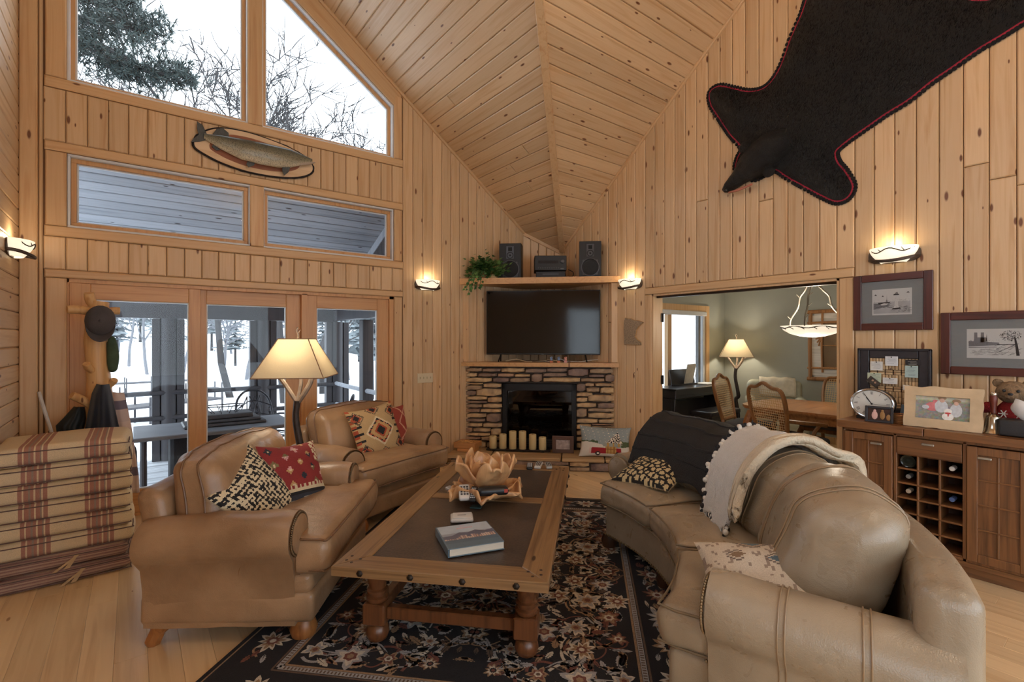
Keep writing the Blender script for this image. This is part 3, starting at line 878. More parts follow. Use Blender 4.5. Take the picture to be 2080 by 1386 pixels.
# ================================================================== OUTSIDE: PORCH, SNOW, TREES
grey_board = wood('weathered_porch_board', C(172, 176, 184), C(140, 146, 154), C(60, 58, 58), rough=0.7, axis='Z', tone=0.1, knots=0.3)
porch_dark = wood('dark_stained_log', C(62, 60, 64), C(44, 43, 48), None, rough=0.6, axis='Z', tone=0.08)
snow = plain('snow', C(236, 240, 246), 0.8, var=0.04, scale=2.0)
PF = -0.15; PY = 8.3; PX = 2.68
dk = MB(); dk.box(((PX - 5) / 2, (5.46 + PY + .2) / 2, PF - 0.06), (PX + 5.2, PY + .2 - 5.46, 0.04))
DK = struct(dk.obj('porch_floor', porch_dark, smooth=False), 'porch deck dusted with snow')
deck_m = wood('deck_plank_snowy', C(196, 200, 206), C(120, 122, 128), None, rough=0.7, axis='Z', tone=0.14, grain=0.3)
y = 5.48
while y < PY + 0.1:
    plank('deck_plank', deck_m, [(-4.5, y, PF - .03), (-4.5, y + .14, PF - .03), (PX + .1, y + .14, PF - .03), (PX + .1, y, PF - .03)], (0, 0, 1), DK, 0.03, 0.004, 0.004)
    y += 0.14
def zr(y): return 3.32 - 0.433 * (y - 5.45)
rfm = MB(); rfm.add([(-5, 5.45, zr(5.45) + .05), (PX + .3, 5.45, zr(5.45) + .05), (PX + .3, PY + .4, zr(PY + .4) + .05), (-5, PY + .4, zr(PY + .4) + .05), (-5, 5.45, zr(5.45) + .1), (PX + .3, 5.45, zr(5.45) + .1), (PX + .3, PY + .4, zr(PY + .4) + .1), (-5, PY + .4, zr(PY + .4) + .1)],
    [(0, 1, 2, 3), (7, 6, 5, 4), (0, 4, 5, 1), (1, 5, 6, 2), (2, 6, 7, 3), (3, 7, 4, 0)])
RF = struct(rfm.obj('porch_roof', grey_board, smooth=False), 'sloping grey board porch roof')
nr = Vector((0, -0.433, -1)).normalized(); y = 5.46
while y < PY + .25:
    y1 = y + 0.125
    plank('board', grey_board, [(-4.6, y1, zr(y1) + .05), (-4.6, y, zr(y) + .05), (PX, y, zr(y) + .05), (PX, y1, zr(y1) + .05)], nr, RF, 0.02, 0.004, 0.006)
    y = y1
for i in range(10):      # gable end boards
    ya_ = 5.5 + (PY - 5.5) * i / 10; yb_ = 5.5 + (PY - 5.5) * (i + 1) / 10
    for q in range(2):
        y0, y1 = ya_ + (yb_ - ya_) * q / 2, ya_ + (yb_ - ya_) * (q + 1) / 2
        plank('gable_board', porch_dark, [(PX, y0, 1.9), (PX, y1, 1.9), (PX, y1, zr(y1)), (PX, y0, zr(y0))], (-1, 0, 0), RF, 0.02, 0.003, 0.005)
gt = MB(); gt.add([(PX - .03, 5.5, zr(5.5) - .10), (PX - .03, 5.5, zr(5.5) + .02), (PX - .03, PY, zr(PY) + .02), (PX - .03, PY, zr(PY) - .10), (PX, 5.5, zr(5.5) - .10), (PX, 5.5, zr(5.5) + .02), (PX, PY, zr(PY) + .02), (PX, PY, zr(PY) - .10)],
    [(0, 1, 2, 3), (7, 6, 5, 4), (0, 4, 5, 1), (1, 5, 6, 2), (2, 6, 7, 3), (3, 7, 4, 0)]); gt.obj('gable_trim', grey_board, RF, smooth=False)
hd = MB(); hd.box(((PX - 5) / 2, PY, 1.9), (PX + 5, 0.14, 0.2)).box((PX, (5.46 + PY) / 2, 1.9), (0.14, PY - 5.46, 0.16))
tag(hd.obj('porch_header', porch_dark, smooth=False), 'dark header beam carried by the porch posts', 'beam')
def post(px, y, lab, x=None, w=0.2):
    x = onY(px, 690, y).x if x is None else x
    t = thing('porch_post', lab, 'post', (x, y, PF), 0, 'porch posts')
    b = MB(); b.tube([(0, 0, 0), (0, 0, 1.95)], w / 2, 14); b.obj('log', porch_dark, t)
    b = MB(); b.box((-w / 2 - .04, 0, .97), (0.09, 0.12, 1.95), ch=.005); b.obj('screen_stile', porch_dark, t, smooth=False)
    b = MB(); b.box((w / 2 + .04, 0, .97), (0.09, 0.12, 1.95), ch=.005); b.obj('screen_stile', porch_dark, t, smooth=False)
post(342, PY, 'dark log porch post seen behind the coat tree door')
post(534, PY, 'dark log porch post beside the lit floor lamp shade')
post(684, PY, 'corner porch post where the two railings meet')
t = thing('porch_post', 'square dark porch post on the side railing', 'post', (PX, 6.95, PF), PI / 2, 'porch posts')
b = MB(); b.box((0, 0, .97), (0.16, 0.16, 1.95), ch=.01); b.obj('timber', porch_dark, t, smooth=False); b = MB(); b.box((.12, 0, .97), (.06, .1, 1.95)); b.obj('screen_stile', porch_dark, t, smooth=False)
random.seed(8)
for zz, lab in ((0.78, 'upper'), (0.44, 'lower')):
    b = MB(); b.tube([(-4.5 + i * .6, PY - .06, zz + random.uniform(-.012, .012)) for i in range(13)], 0.034, 8)
    tag(b.obj('log_rail', porch_dark), lab + ' peeled log rail across the far side of the porch', 'rail')
    b = MB(); b.tube([(PX - .02, 5.5 + i * .46, zz + random.uniform(-.01, .01)) for i in range(7)], 0.034, 8)
    tag(b.obj('log_rail', grey_board), lab + ' log rail along the side of the porch', 'rail')
# porch table with covered fire bowl, and bent-twig chairs
t = thing('porch_table', 'long grey slab porch table on dark wicker pedestal', 'table', (0.72, 6.22, PF))
b = MB(); b.box((0, 0, .71), (1.45, .85, .04), ch=.008); b.obj('tabletop', plain('slab_grey', C(120, 124, 132), 0.5, scale=5), t, smooth=False)
b = MB(); b.box((0, 0, .35), (.85, .45, .69), ch=.03); b.obj('pedestal', plain('dark_wicker', C(40, 40, 44), 0.8, bmp=1.0, bscale=90, aniso=(4, 4, .3)), t, smooth=False)
for sx in (-1, 1):
    for sy in (-1, 1):
        b = MB(); b.tube([(sx * .64, sy * .34, 0), (sx * .64, sy * .34, .69)], .025, 8); b.obj('leg', porch_dark, t)
t = thing('fire_bowl_cover', 'stepped dark cover standing on the porch table', 'cover', (0.80, 6.26, PF + .73))
b = MB()
for k, (w_, h0, h1) in enumerate(((.78, 0, .035), (.68, .035, .07), (.54, .07, .12))): b.box((0, 0, (h0 + h1) / 2), (w_, w_ * .55, h1 - h0), ch=.012)
b.obj('lid', plain('cover_grey', C(70, 72, 78), 0.5), t, smooth=False)
b = MB(); b.tube([(.2 * math.cos(a), .12 * math.sin(a), .2) for a in [2 * PI * i / 20 for i in range(20)]], .006, 6, closed=True)
for i in range(10):
    a = 2 * PI * i / 10; b.tube([(.2 * math.cos(a), .12 * math.sin(a), .2), (.12 * math.cos(a), .07 * math.sin(a), .122)], .004, 5)
b.obj('wire_basket', porch_dark, t)
iron = plain('wrought_iron', C(52, 52, 58), 0.5, 0.5)
def twig_chair(loc, rz, lab):
    t = thing('twig_chair', lab, 'chair', loc, rz, 'bent-twig porch chairs')
    rnd = random.Random(int(abs(loc[0]) * 100))
    for s in (-1, 1):
        b = MB(); b.tube(bez([(s * .26, -.24, 0), (s * .27, -.25, .42), (s * .29, -.2, .64), (s * .28, .1, .66), (s * .24, .24, .62)], 6), .014, 7); b.obj('arm', iron, t)
        b = MB(); b.tube(bez([(s * .24, .26, 0), (s * .23, .22, .42), (s * .22, .3, .8), (s * .12, .34, .95), (0, .35, .98)], 6), .014, 7); b.obj('back_post', iron, t)
    b = MB(); b.tube(bez([(-.26, -.24, .42), (.26, -.24, .42), (.23, .22, .42), (-.23, .22, .42), (-.26, -.24, .42)], 5), .012, 6)
    for i in range(7): b.tube([(-.22 + i * .073, -.23, .425), (-.2 + i * .066, .21, .425)], .007, 5)
    b.obj('seat', iron, t)
    b = MB()
    for i in range(7):
        x0, x1 = rnd.uniform(-.2, .2), rnd.uniform(-.2, .2)
        b.tube(bez([(x0, .23, .45), ((x0 + x1) / 2 + rnd.uniform(-.08, .08), .28, .68), (x1 * .7, .33, .9)], 4), .007, 5)
    for i in range(3): b.tube(bez([(-.22, .25, .5 + i * .13), (0, .29 + i * .02, .56 + i * .13 + rnd.uniform(-.05, .05)), (.22, .25, .5 + i * .13)], 4), .007, 5)
    b.obj('twig_lattice', iron, t)
    return t
twig_chair((1.80, 6.05, PF), -PI / 2 - .3, 'dark bent-twig chair at the lamp end of the porch table')
twig_chair((-0.28, 6.35, PF), PI / 2 + .2, 'dark bent-twig chair partly behind the hanging shirt')
twig_chair((1.35, 7.05, PF), .25, 'dark bent-twig chair pulled back from the porch table')
# snowy ground
g = MB()
xs = np.concatenate([np.linspace(-60, -10, 14), np.linspace(-8, 40, 40), np.linspace(44, 90, 14)]); ys = np.concatenate([np.linspace(-30, 8, 6), np.linspace(8.6, 40, 44), np.linspace(43, 140, 24)])
P = np.zeros((len(xs), len(ys), 3))
for i, x_ in enumerate(xs):
    for j, y_ in enumerate(ys):
        h = -1.0 - 0.035 * min(max(y_ - 9, 0), 22) + 0.22 * noise.noise(Vector((x_ * .16, y_ * .16, 0)))
        if y_ > 55: h += (y_ - 55) * 0.09 + noise.noise(Vector((x_ * .05, y_ * .05, 3))) * 1.5
        P[i, j] = (x_, y_, h)
g.grid(P); struct(g.obj('ground', snow), 'snow covered yard running down to the frozen lake')
def gz(x_, y_):
    h = -1.0 - 0.035 * min(max(y_ - 9, 0), 22)
    return h + ((y_ - 55) * 0.09 if y_ > 55 else 0)
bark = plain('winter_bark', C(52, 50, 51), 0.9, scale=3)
bark_far = plain('far_hazed_bark', C(104, 105, 110), 0.9, scale=3)  # paler grey puts the distance haze into the bark colour
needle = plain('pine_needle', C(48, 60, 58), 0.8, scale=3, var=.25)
needle_far = plain('snowy_hazed_needle', C(116, 124, 128), 0.8, scale=2, var=.3)  # snow and distance haze both put into this pale grey
def bare_tree(px, t, h, seed, lab, mat=bark, r0=0.16, depth=5, lean=0.0):
    rnd = random.Random(seed)
    p = atT(px, 690, t); x_, y_ = p.x, p.y
    b = MB()
    def grow(p0, d, ln, r, lev):
        pts = [p0]; rs = [r]; p_ = p0.copy(); dd = d.copy()
        n = 4 if lev > 2 else 3
        for i in range(n):
            dd = (dd + Vector((rnd.uniform(-1, 1), rnd.uniform(-1, 1), rnd.uniform(-.5, .7))) * (.16 if lev == depth else .24)).normalized()
            p_ = p_ + dd * (ln / n); pts.append(p_.copy()); rs.append(r * (1 - .42 * (i + 1) / n))
        b.tube(pts, rs, 6 if lev > 3 else 4 if lev > 1 else 3, cap=False)
        if lev == 0: return
        for k in range(rnd.choice((3, 4)) if lev < depth else 6):
            i = rnd.randint(2 if lev == depth else 1, n)
            a = rnd.uniform(0, 2 * PI); ax = dd.orthogonal().normalized(); ax.rotate(Matrix.Rotation(a, 3, dd))
            nd_ = (dd * rnd.uniform(.55, .9) + ax * rnd.uniform(.5, .95) + Vector((0, 0, .18))).normalized()
            grow(pts[i], nd_, ln * rnd.uniform(.48, .72), max(rs[i] * rnd.uniform(.5, .75), .0009 * t), lev - 1)
    grow(Vector((0, 0, -.2)), Vector((lean, 0, 1)), h * .66, r0, depth)
    tr = thing('bare_tree', lab, 'tree', (x_, y_, gz(x_, y_)), 0, 'bare trees in the snow')
    b.obj('branches', mat, tr, smooth=False)
    return tr
bare_tree(580, 24, 15.5, 3, 'tall bare oak with crooked top in the raked window', r0=.24)
bare_tree(655, 30, 14.0, 9, 'bare tree with fine upright twigs right of the crooked oak', r0=.2)
bare_tree(470, 27, 13.5, 14, 'bare tree reaching behind the centre mullion', r0=.2, lean=-.1)
bare_tree(700, 26, 12.2, 21, 'slender bare tree beside the snowy pine top', r0=.16)
bare_tree(540, 34, 16.0, 33, 'bare tree crowding behind the crooked oak', r0=.2)
bare_tree(395, 30, 12.6, 41, 'bare tree with low crown past the pine bough', r0=.17)
bare_tree(590, 15, 6.5, 52, 'small leaning bare tree standing alone on the snow slope', r0=.09, depth=4, lean=.15)
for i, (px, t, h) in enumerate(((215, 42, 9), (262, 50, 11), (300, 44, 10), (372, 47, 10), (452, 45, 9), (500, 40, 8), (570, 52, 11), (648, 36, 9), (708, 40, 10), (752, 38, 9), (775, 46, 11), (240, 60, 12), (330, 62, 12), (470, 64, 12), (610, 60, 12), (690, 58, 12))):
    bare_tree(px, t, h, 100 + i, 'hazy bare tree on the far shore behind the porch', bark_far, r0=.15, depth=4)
def conifer(px, t, h, seed, lab, mat, spread=.22, dens=1.0):
    rnd = random.Random(seed); p = atT(px, 690, t)
    tr = thing('pine_tree', lab, 'tree', (p.x, p.y, gz(p.x, p.y)), 0, 'pines in the snow')
    b = MB(); b.tube([(0, 0, -.2), (0, 0, h * .95)], [h * .016, .02], 6); b.obj('trunk', bark, tr)
    b = MB(); nb = int(30 * dens)
    for i in range(nb):
        f = (i + .5) / nb; zz = h * (.16 + .84 * f); ln = h * spread * (1 - f) ** .8 + .25
        for k in range(5):
            a = rnd.uniform(0, 2 * PI); l_ = ln * rnd.uniform(.6, 1.1)
            d = Vector((math.cos(a), math.sin(a), rnd.uniform(-.15, .25))); sd = Vector((-math.sin(a), math.cos(a), 0))
            V = []; F = []
            for q in range(9):
                s_ = (q + rnd.random()) / 9; c = Vector((0, 0, zz)) + d * (l_ * s_) + Vector((0, 0, -.12 * l_ * s_ * s_))
                w = l_ * .28 * (1 - .6 * s_) * rnd.uniform(.6, 1.2)
                o_ = len(V)
                tip = c + d * w * .7
                V += [c + sd * w + Vector((0, 0, rnd.uniform(-.1, .2))) * w, c - sd * w + Vector((0, 0, rnd.uniform(-.1, .2))) * w, tip, c + Vector((0, 0, w * .5))]
                F += [(o_, o_ + 2, o_ + 3), (o_ + 1, o_ + 3, o_ + 2)]
            b.add([tuple(v_) for v_ in V], F)
    b.obj('needles', mat, tr, smooth=False)
    return tr
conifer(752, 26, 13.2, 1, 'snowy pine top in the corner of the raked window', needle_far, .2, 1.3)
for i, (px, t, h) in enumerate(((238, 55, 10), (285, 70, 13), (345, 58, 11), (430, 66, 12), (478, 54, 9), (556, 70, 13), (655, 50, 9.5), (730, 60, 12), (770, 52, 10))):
    conifer(px, t, h, 60 + i, 'haze-grey snow-laden pine on the far shore', needle_far, .26, .8)
# near pine whose bough reaches across the first raked window
pt = thing('pine_tree', 'near pine with a long dark bough crossing the first raked window', 'tree', (-5.6, 9.6, gz(-5.6, 9.6)))
b = MB(); b.tube([(0, 0, -.2), (.1, .1, 14)], [.28, .12], 10); b.obj('trunk', bark, pt)
rnd = random.Random(99); b = MB(); nb_ = MB()
def bough(pix, t0, t1, r):
    pts = []
    for i, (px, py) in enumerate(pix):
        f = i / (len(pix) - 1); pts.append(atT(px, py, t0 + (t1 - t0) * f) - Vector(pt.location))
    pts = bez(pts, 6); n = len(pts)
    b.tube(pts, [r * (1 - .85 * i / n) + .004 for i in range(n)], 6)
    return pts
def tufts(pts, spread, cnt, lo=.1):
    n = len(pts)
    for i in range(cnt):
        k = rnd.uniform(lo, 1) * (n - 1); p = pts[int(k)]
        f = 1 - k / n
        c = p + Vector((rnd.gauss(0, 1), rnd.gauss(0, 1), rnd.gauss(0, .75))) * spread * (.25 + .75 * f)
        if rnd.random() < .3: b.tube([p, c], .006, 3, cap=False)
        ln = rnd.uniform(.09, .15)
        V = []; F = []
        for q in range(14):
            d = Vector((rnd.gauss(.3, 1), rnd.gauss(0, 1), rnd.gauss(.2, .8))).normalized() * ln
            s_ = d.orthogonal().normalized() * .009; o_ = len(V)
            V += [tuple(c - s_), tuple(c + s_), tuple(c + d)]; F.append((o_, o_ + 1, o_ + 2))
        nb_.add(V, F)
q1 = bough([(60, 60), (150, 80), (220, 100), (290, 140), (350, 150), (392, 160)], 8.2, 7.4, .07)
q2 = bough([(60, 10), (150, 38), (220, 45), (280, 60), (325, 48)], 8.6, 7.9, .06)
q3 = bough([(60, -40), (160, -5), (220, 10), (275, 5)], 8.8, 8.2, .06)
q4 = bough([(150, 82), (200, 110), (240, 138), (282, 158)], 8.0, 7.6, .03)
tufts(q1, .34, 480); tufts(q2, .42, 460); tufts(q3, .42, 380); tufts(q4, .26, 200)
b.obj('boughs', bark, pt, smooth=False)
o = nb_.obj('needles', needle, pt, smooth=False); o['kind'] = 'stuff'
# docks drawn up on the ice
def dock(px, py_, t, ln, ang, lab):
    p = atT(px, 690, t); tr = thing('dock', lab, 'dock', (p.x, p.y, gz(p.x, p.y)), ang, 'docks on the ice')
    b = MB(); b.box((0, 0, .62), (ln, 1.0, .07)); b.obj('deck', porch_dark, tr, smooth=False)
    n = int(ln / 1.2)
    for i in range(n + 1):
        for s in (-1, 1):
            q = MB(); q.tube([(-ln / 2 + i * ln / n, s * .45, -.2), (-ln / 2 + i * ln / n, s * .45, .95)], .035, 6); q.obj('pipe_leg', porch_dark, tr)
dock(285, 0, 24, 7, .25, 'long dark dock section on the ice')
dock(330, 0, 18, 4, .5, 'short dock section nearer the porch')
dock(255, 0, 30, 8, .1, 'dock section farthest out on the ice')

# ================================================================== DINING ROOM
sage = plain('sage_wall_paint', C(160, 163, 154), 0.75, var=0.03, scale=4, bmp=0.05, bscale=120)
DY, DX = 4.45, 8.0
wx0, wx1 = onY(1340, 690, DY).x, onY(1432, 690, DY).x
wz1, wz0 = onY(1420, 634, DY).z, onY(1420, 792, DY).z
dw = MB()
dw.box(((XB + .14 + wx0) / 2, DY + .06, 1.2), (wx0 - XB - .14, .12, 2.6)).box(((wx1 + DX + .12) / 2, DY + .06, 1.2), (DX + .12 - wx1, .12, 2.6))
dw.box(((wx0 + wx1) / 2, DY + .06, (wz0 - .1) / 2), (wx1 - wx0, .12, wz0 + .1)).box(((wx0 + wx1) / 2, DY + .06, (wz1 + 2.5) / 2), (wx1 - wx0, .12, 2.5 - wz1))
struct(dw.obj('wall_dining_back', sage, smooth=False), 'sage green dining room wall with window')
dw = MB(); dw.box((DX + .06, 2.0, 1.2), (.12, 5.0, 2.6)); struct(dw.obj('wall_dining_end', sage, smooth=False), 'sage green wall behind the dining table')
dw = MB(); dw.box((6.4, -.36, 1.2), (3.4, .12, 2.6)); struct(dw.obj('wall_dining_side', sage, smooth=False), 'sage green dining room side wall')
dw = MB(); dw.box((6.4, 2.05, 2.5), (3.4, 5.0, .1)); struct(dw.obj('ceiling_dining', plain('ceiling_white', C(214, 210, 200), .8), smooth=False), 'flat pale dining room ceiling')
dw = MB(); dw.box((XB + .15, 3.99, 1.2), (.014, 1.1, 2.6)).box((XB + .15, .6, 1.2), (.014, 1.96, 2.6)).box((XB + .15, 2.5, 2.27), (.014, 1.9, .46)); struct(dw.obj('wall_dining_front', sage, smooth=False), 'sage painted back of the panelled wall')
bb = MB(); bb.box((DX - .01, 2.0, .05), (.02, 4.9, .1)).box(((XB + DX) / 2 + .1, DY - .01, .05), (3.2, .02, .1)); struct(bb.obj('baseboard_dining', pine_trim, smooth=False), 'pine baseboard of the dining room')
w = win_struct('dining room casement window beside the piano')
ring(w, 'frame', wx0, wx1, wz0, wz1, DY + .05, 0.05, 0.1, white_vinyl)
b = MB(); b.box((wx0 + .28, DY + .05, (wz0 + wz1) / 2), (.10, .06, wz1 - wz0 - .1)); b.obj('mullion', pine_trim, w, smooth=False)
b = MB(); b.box((wx1 - .12, DY + .05, (wz0 + wz1) / 2), (.06, .05, wz1 - wz0 - .1)); b.obj('sash', plain('sash_grey', C(110, 112, 114), .5), w, smooth=False)
pane(w, [(wx0 + .04, wz0 + .04), (wx1 - .04, wz0 + .04), (wx1 - .04, wz1 - .04), (wx0 + .04, wz1 - .04)], DY + .06)
b = MB(); b.box(((wx0 + wx1) / 2, DY - .02, wz1 - .03), (wx1 - wx0 - .02, .05, .07), ch=.01); b.obj('roller_shade', white_vinyl, w, smooth=False)
b = MB(); b.box(((wx0 + wx1) / 2, DY - .012, wz1 + .05), (wx1 - wx0 + .18, .025, .1)).box((wx1 + .045, DY - .012, (wz0 + wz1) / 2), (.09, .025, wz1 - wz0)).box(((wx0 + wx1) / 2, DY - .015, wz0 - .04), (wx1 - wx0 + .18, .04, .08))
b.obj('casing', pine_trim, w, smooth=False)
# open pocket-style door leaf folded back into the dining room, seen on edge with its hinges
dr = structure('door_4', 'pine door leaf folded back beside the dining opening')
b = MB(); b.box((XB + .185, oL + .42, 1.0), (.036, .8, 1.96), ch=.004); b.obj('door_slab', door_wood, dr, smooth=False)
for zz in (.3, 1.05, 1.76):
    b = MB(); b.box((XB + .148, oL - .018, zz), (.05, .012, .10)).tube([(XB + .15, oL - .026, zz - .05), (XB + .15, oL - .026, zz + .05)], .008, 8); b.obj('hinge', plain('hinge_black', C(40, 36, 34), .4, .6), dr, smooth=False)

linen = None
def shade_mat(name, col, glow_c=None):
    if name in MATS: return MATS[name]
    m, nt, b, out = new_mat(name)
    nz = nd(nt, 'TexNoise', i_Scale=420.0, i_Detail=3.0); nt.links.new(objcoord(nt), nz.inputs['Vector'])
    c = ramp(nt, nz.outputs[0], [(0.3, tuple(k * .86 for k in col[:3])), (0.7, col)])
    df = nd(nt, 'BsdfDiffuse'); tl = nd(nt, 'BsdfTranslucent'); mx = nd(nt, 'MixShader'); mx.inputs[0].default_value = .55
    nt.links.new(c, df.inputs[0]); nt.links.new(c, tl.inputs[0]); nt.links.new(df.outputs[0], mx.inputs[1]); nt.links.new(tl.outputs[0], mx.inputs[2])
    nt.links.new(mx.outputs[0], out.inputs[0]); nt.nodes.remove(b)
    return m
linen = shade_mat('linen_shade', C(236, 226, 204))
twigm = plain('bronze_twig', C(58, 48, 44), .55, .35, scale=20, var=.35, bmp=.5, bscale=40)
twig_pale = plain('pale_twig', C(150, 132, 116), .5, .3, scale=14, var=.3, bmp=.4, bscale=40)
def twig_lamp(loc, rz, lab, power):
    t = thing('floor_lamp', lab, 'lamp', loc, rz)
    b = MB(); b.tube(bez([(.02, .02, 0), (.03, 0, .3), (0, .02, .55), (.035, 0, .62), (-.01, 0, .9), (.0, 0, 1.05)], 6), [.034, .033, .032, .031, .03, .03, .031, .03, .03, .031, .029, .028, .028, .028, .027, .027, .027, .027, .03, .028, .026, .026, .026, .025, .025, .024, .024, .024, .024, .025, .026], 10); b.obj('trunk', twigm, t)
    b = MB()
    for k in range(3):
        a = k * 2.1; b.tube(bez([(.03, 0, .1), (.09 * math.cos(a), .09 * math.sin(a), .05), (.19 * math.cos(a), .19 * math.sin(a), .012)], 5), .018, 7)
    b.lathe([(0, 0), (.16, 0), (.16, .012), (.02, .03)], 20); b.obj('base', twigm, t)
    for pts, r_ in (([(0, 0, 1.03), (-.06, .0, 1.13), (-.12, 0, 1.22), (-.17, .0, 1.27)], .017), ([(0, 0, 1.03), (.06, 0, 1.12), (.1, .0, 1.21), (.07, 0, 1.29)], .019), ([(0, 0, 1.05), (.02, .03, 1.2), (0, 0, 1.4)], .014)):
        b = MB(); b.tube(bez(pts, 5), r_, 8)
        e = Vector(pts[2]); b.tube([e, e + Vector((-.05 if e.x < 0 else .05, 0, .01)), e + Vector((-.06 if e.x < 0 else .065, 0, .04))], .009, 6)
        b.sph(e + Vector((-.055 if e.x < 0 else .055, 0, .02)), .014, 7, 5)
        b.obj('branch_arm', twig_pale, t)
    b = MB(); r0, r1 = .245 * 1.414, .105 * 1.414
    b.lathe([(r0, 1.235), (r1, 1.515)], 4, M=Rz(PI / 4), cap=False).lathe([(r0 - .004, 1.235), (r1 - .004, 1.515)], 4, M=Rz(PI / 4), cap=False)
    b.obj('lamp_shade', linen, t, smooth=False)
    b = MB()
    for rr, zz in ((r0, 1.235), (r1, 1.515)):
        c4 = [(rr * math.cos(PI / 4 + k * PI / 2), rr * math.sin(PI / 4 + k * PI / 2), zz) for k in range(4)]
        for k in range(4): b.tube([c4[k], c4[(k + 1) % 4]], .004, 5)
    for k in range(4):
        a = PI / 4 + k * PI / 2; b.tube([(r0 * math.cos(a), r0 * math.sin(a), 1.235), (r1 * math.cos(a), r1 * math.sin(a), 1.515)], .0035, 5)
        b.tube([(r1 * math.cos(a), r1 * math.sin(a), 1.513), (0, 0, 1.513)], .0025, 4)
    b.obj('shade_binding', plain('shade_seam', C(150, 120, 96), .8), t)
    b = MB(); b.tube(bez([(0, 0, 1.5), (.005, 0, 1.55), (-.006, 0, 1.58), (.004, 0, 1.6)], 3), [.007] * 10, 6).tube([(0, 0, 1.55), (.02, 0, 1.585)], .005, 5); b.obj('finial', twig_pale, t)
    b = MB(); b.sph((0, 0, 1.38), (.028, .028, .042), 10, 8); b.obj('bulb', glow('bulb_glow', (1, .82, .55, 1), 12), t)
    lamp_light('bulb_light', (0, 0, 1.40), power, (1.0, .88, .70), .05, t)
    return t
lp = atT(604, 690, 3.7)
twig_lamp((lp.x, lp.y, 0), math.radians(-37.6 + 8), 'lit branch floor lamp with square linen shade between the armchairs', 9)
lp2 = atT(1495, 690, 7.85)
twig_lamp((lp2.x, lp2.y, 0), math.radians(-60), 'lit branch floor lamp in the corner of the dining room', 14)
# chandelier
cp = atT(1650, 690, 5.6)
ch = thing('chandelier', 'alabaster bowl chandelier hung on twisted metal branches', 'chandelier', (cp.x, cp.y, 0))
b = MB(); prof = [(.005, 1.535), (.12, 1.545), (.22, 1.575), (.29, 1.62), (.325, 1.665), (.318, 1.668), (.28, 1.628), (.2, 1.585), (.1, 1.56), (.005, 1.555)]
b.lathe(prof, 36, cap=False); b.obj('bowl', glow('alabaster_glow', (1, .88, .68, 1), .7), ch)
b = MB(); b.tube([(.315 * math.cos(a), .315 * math.sin(a), 1.648 + .012 * math.sin(a * 7)) for a in [2 * PI * i / 48 for i in range(48)]], .006, 6, closed=True)
for i in range(16):
    a = 2 * PI * i / 16; b.tube([(.315 * math.cos(a), .315 * math.sin(a), 1.648), (.30 * math.cos(a + .12), .30 * math.sin(a + .12), 1.625)], .004, 4)
b.obj('vine_band', twigm, ch)
silver_twig = plain('silver_twig', C(130, 124, 116), .5, .4, var=.2)
for k in range(3):
    a = math.radians(-52) + k * 2 * PI / 3; ca, sa = math.cos(a), math.sin(a)
    pts = [(.315 * ca, .315 * sa, 1.66), (.30 * ca, .30 * sa, 1.75), (.20 * ca, .20 * sa, 1.88), (.17 * ca, .17 * sa, 2.0), (.10 * ca, .10 * sa, 2.08), (.03 * ca, .03 * sa, 2.2), (0, 0, 2.26)]
    b = MB(); b.tube(bez(pts, 5), .011, 7)
    for q in (1, 2, 3, 4):
        p = Vector(pts[q]); b.tube([p, p + Vector((.05 * sa * (-1) ** q, .05 * ca, .035))], [.007, .003], 5)
    b.obj('branch_hanger', silver_twig, ch)
b = MB(); b.tube([(0, 0, 2.25), (0, 0, 2.44)], .008, 6).lathe([(.07, 2.44), (.07, 2.425), (.02, 2.41)], 16); b.obj('canopy_stem', silver_twig, ch)
lamp_light('bulb_light', (cp.x - cp.x, 0, 1.72), 13, (1.0, .86, .68), .08, ch)
lamp_light('bulb_light_low', (0, 0, 1.47), 7, (1.0, .86, .68), .1, ch)
bulbs = [o for o in ch.children if o.type == 'LIGHT']
fill_ch = copy_tree(ch, loc=(1.9, -0.9, 2.55), label='added fill chandelier hung unseen, high behind the seating')  # copy added out of view to brighten the room
for o in fill_ch.children:
    if o.type == 'LIGHT':
        o.data = o.data.copy(); o.data.energy = FILL_LAMP if 'low' not in o.name else FILL_LAMP * .35; o.data.color = (1, .93, .84)
# digital piano and bench
ebony = plain('piano_black', C(38, 36, 42), .32, scale=5, coat=.2)
pxr = onY(1478, 690, DY - .42).x
pn = thing('piano', 'black digital piano standing under the dining room window', 'piano', (pxr - .7, DY - .03, 0), PI)
b = MB(); b.box((0, .2, .74), (1.38, .40, .12), ch=.008); b.obj('key_case', ebony, pn, smooth=False)
b = MB(); b.box((0, .2, .81), (1.38, .42, .018), ch=.004).box((0, .41, .77), (1.38, .012, .09), ch=.003); b.obj('key_lid', ebony, pn, smooth=False)
for s in (-1, 1):
    b = MB(); b.box((s * .67, .19, .34), (.035, .36, .68), ch=.004).box((s * .67, .36, .55), (.05, .05, .26), ch=.004).box((s * .67, .22, .02), (.05, .46, .04), ch=.004); b.obj('side_panel', ebony, pn, smooth=False)
b = MB(); b.box((0, .06, .38), (1.31, .02, .42)); b.obj('back_panel', ebony, pn, smooth=False)
b = MB(); b.box((0, .05, .94), (.6, .015, .24), M=Rx(.2), ch=.004).box((0, .1, .83), (.62, .05, .02)); b.obj('music_rest', ebony, pn, smooth=False)
b = MB()
for i in range(3): b.box((-.06 + i * .06, .24, .08), (.02, .12, .012), ch=.003)
b.box((0, .16, .1), (.26, .06, .07)); b.obj('pedal', ebony, pn, smooth=False)
pb = MB(); pb.box((0, 0, 0), (.22, .008, .3), M=Rx(.2)); pb.box((.01, -.006, .0), (.2, .004, .28), M=Rx(.2))
paper = plain('paper', C(226, 220, 206), .8, var=.06, scale=30)
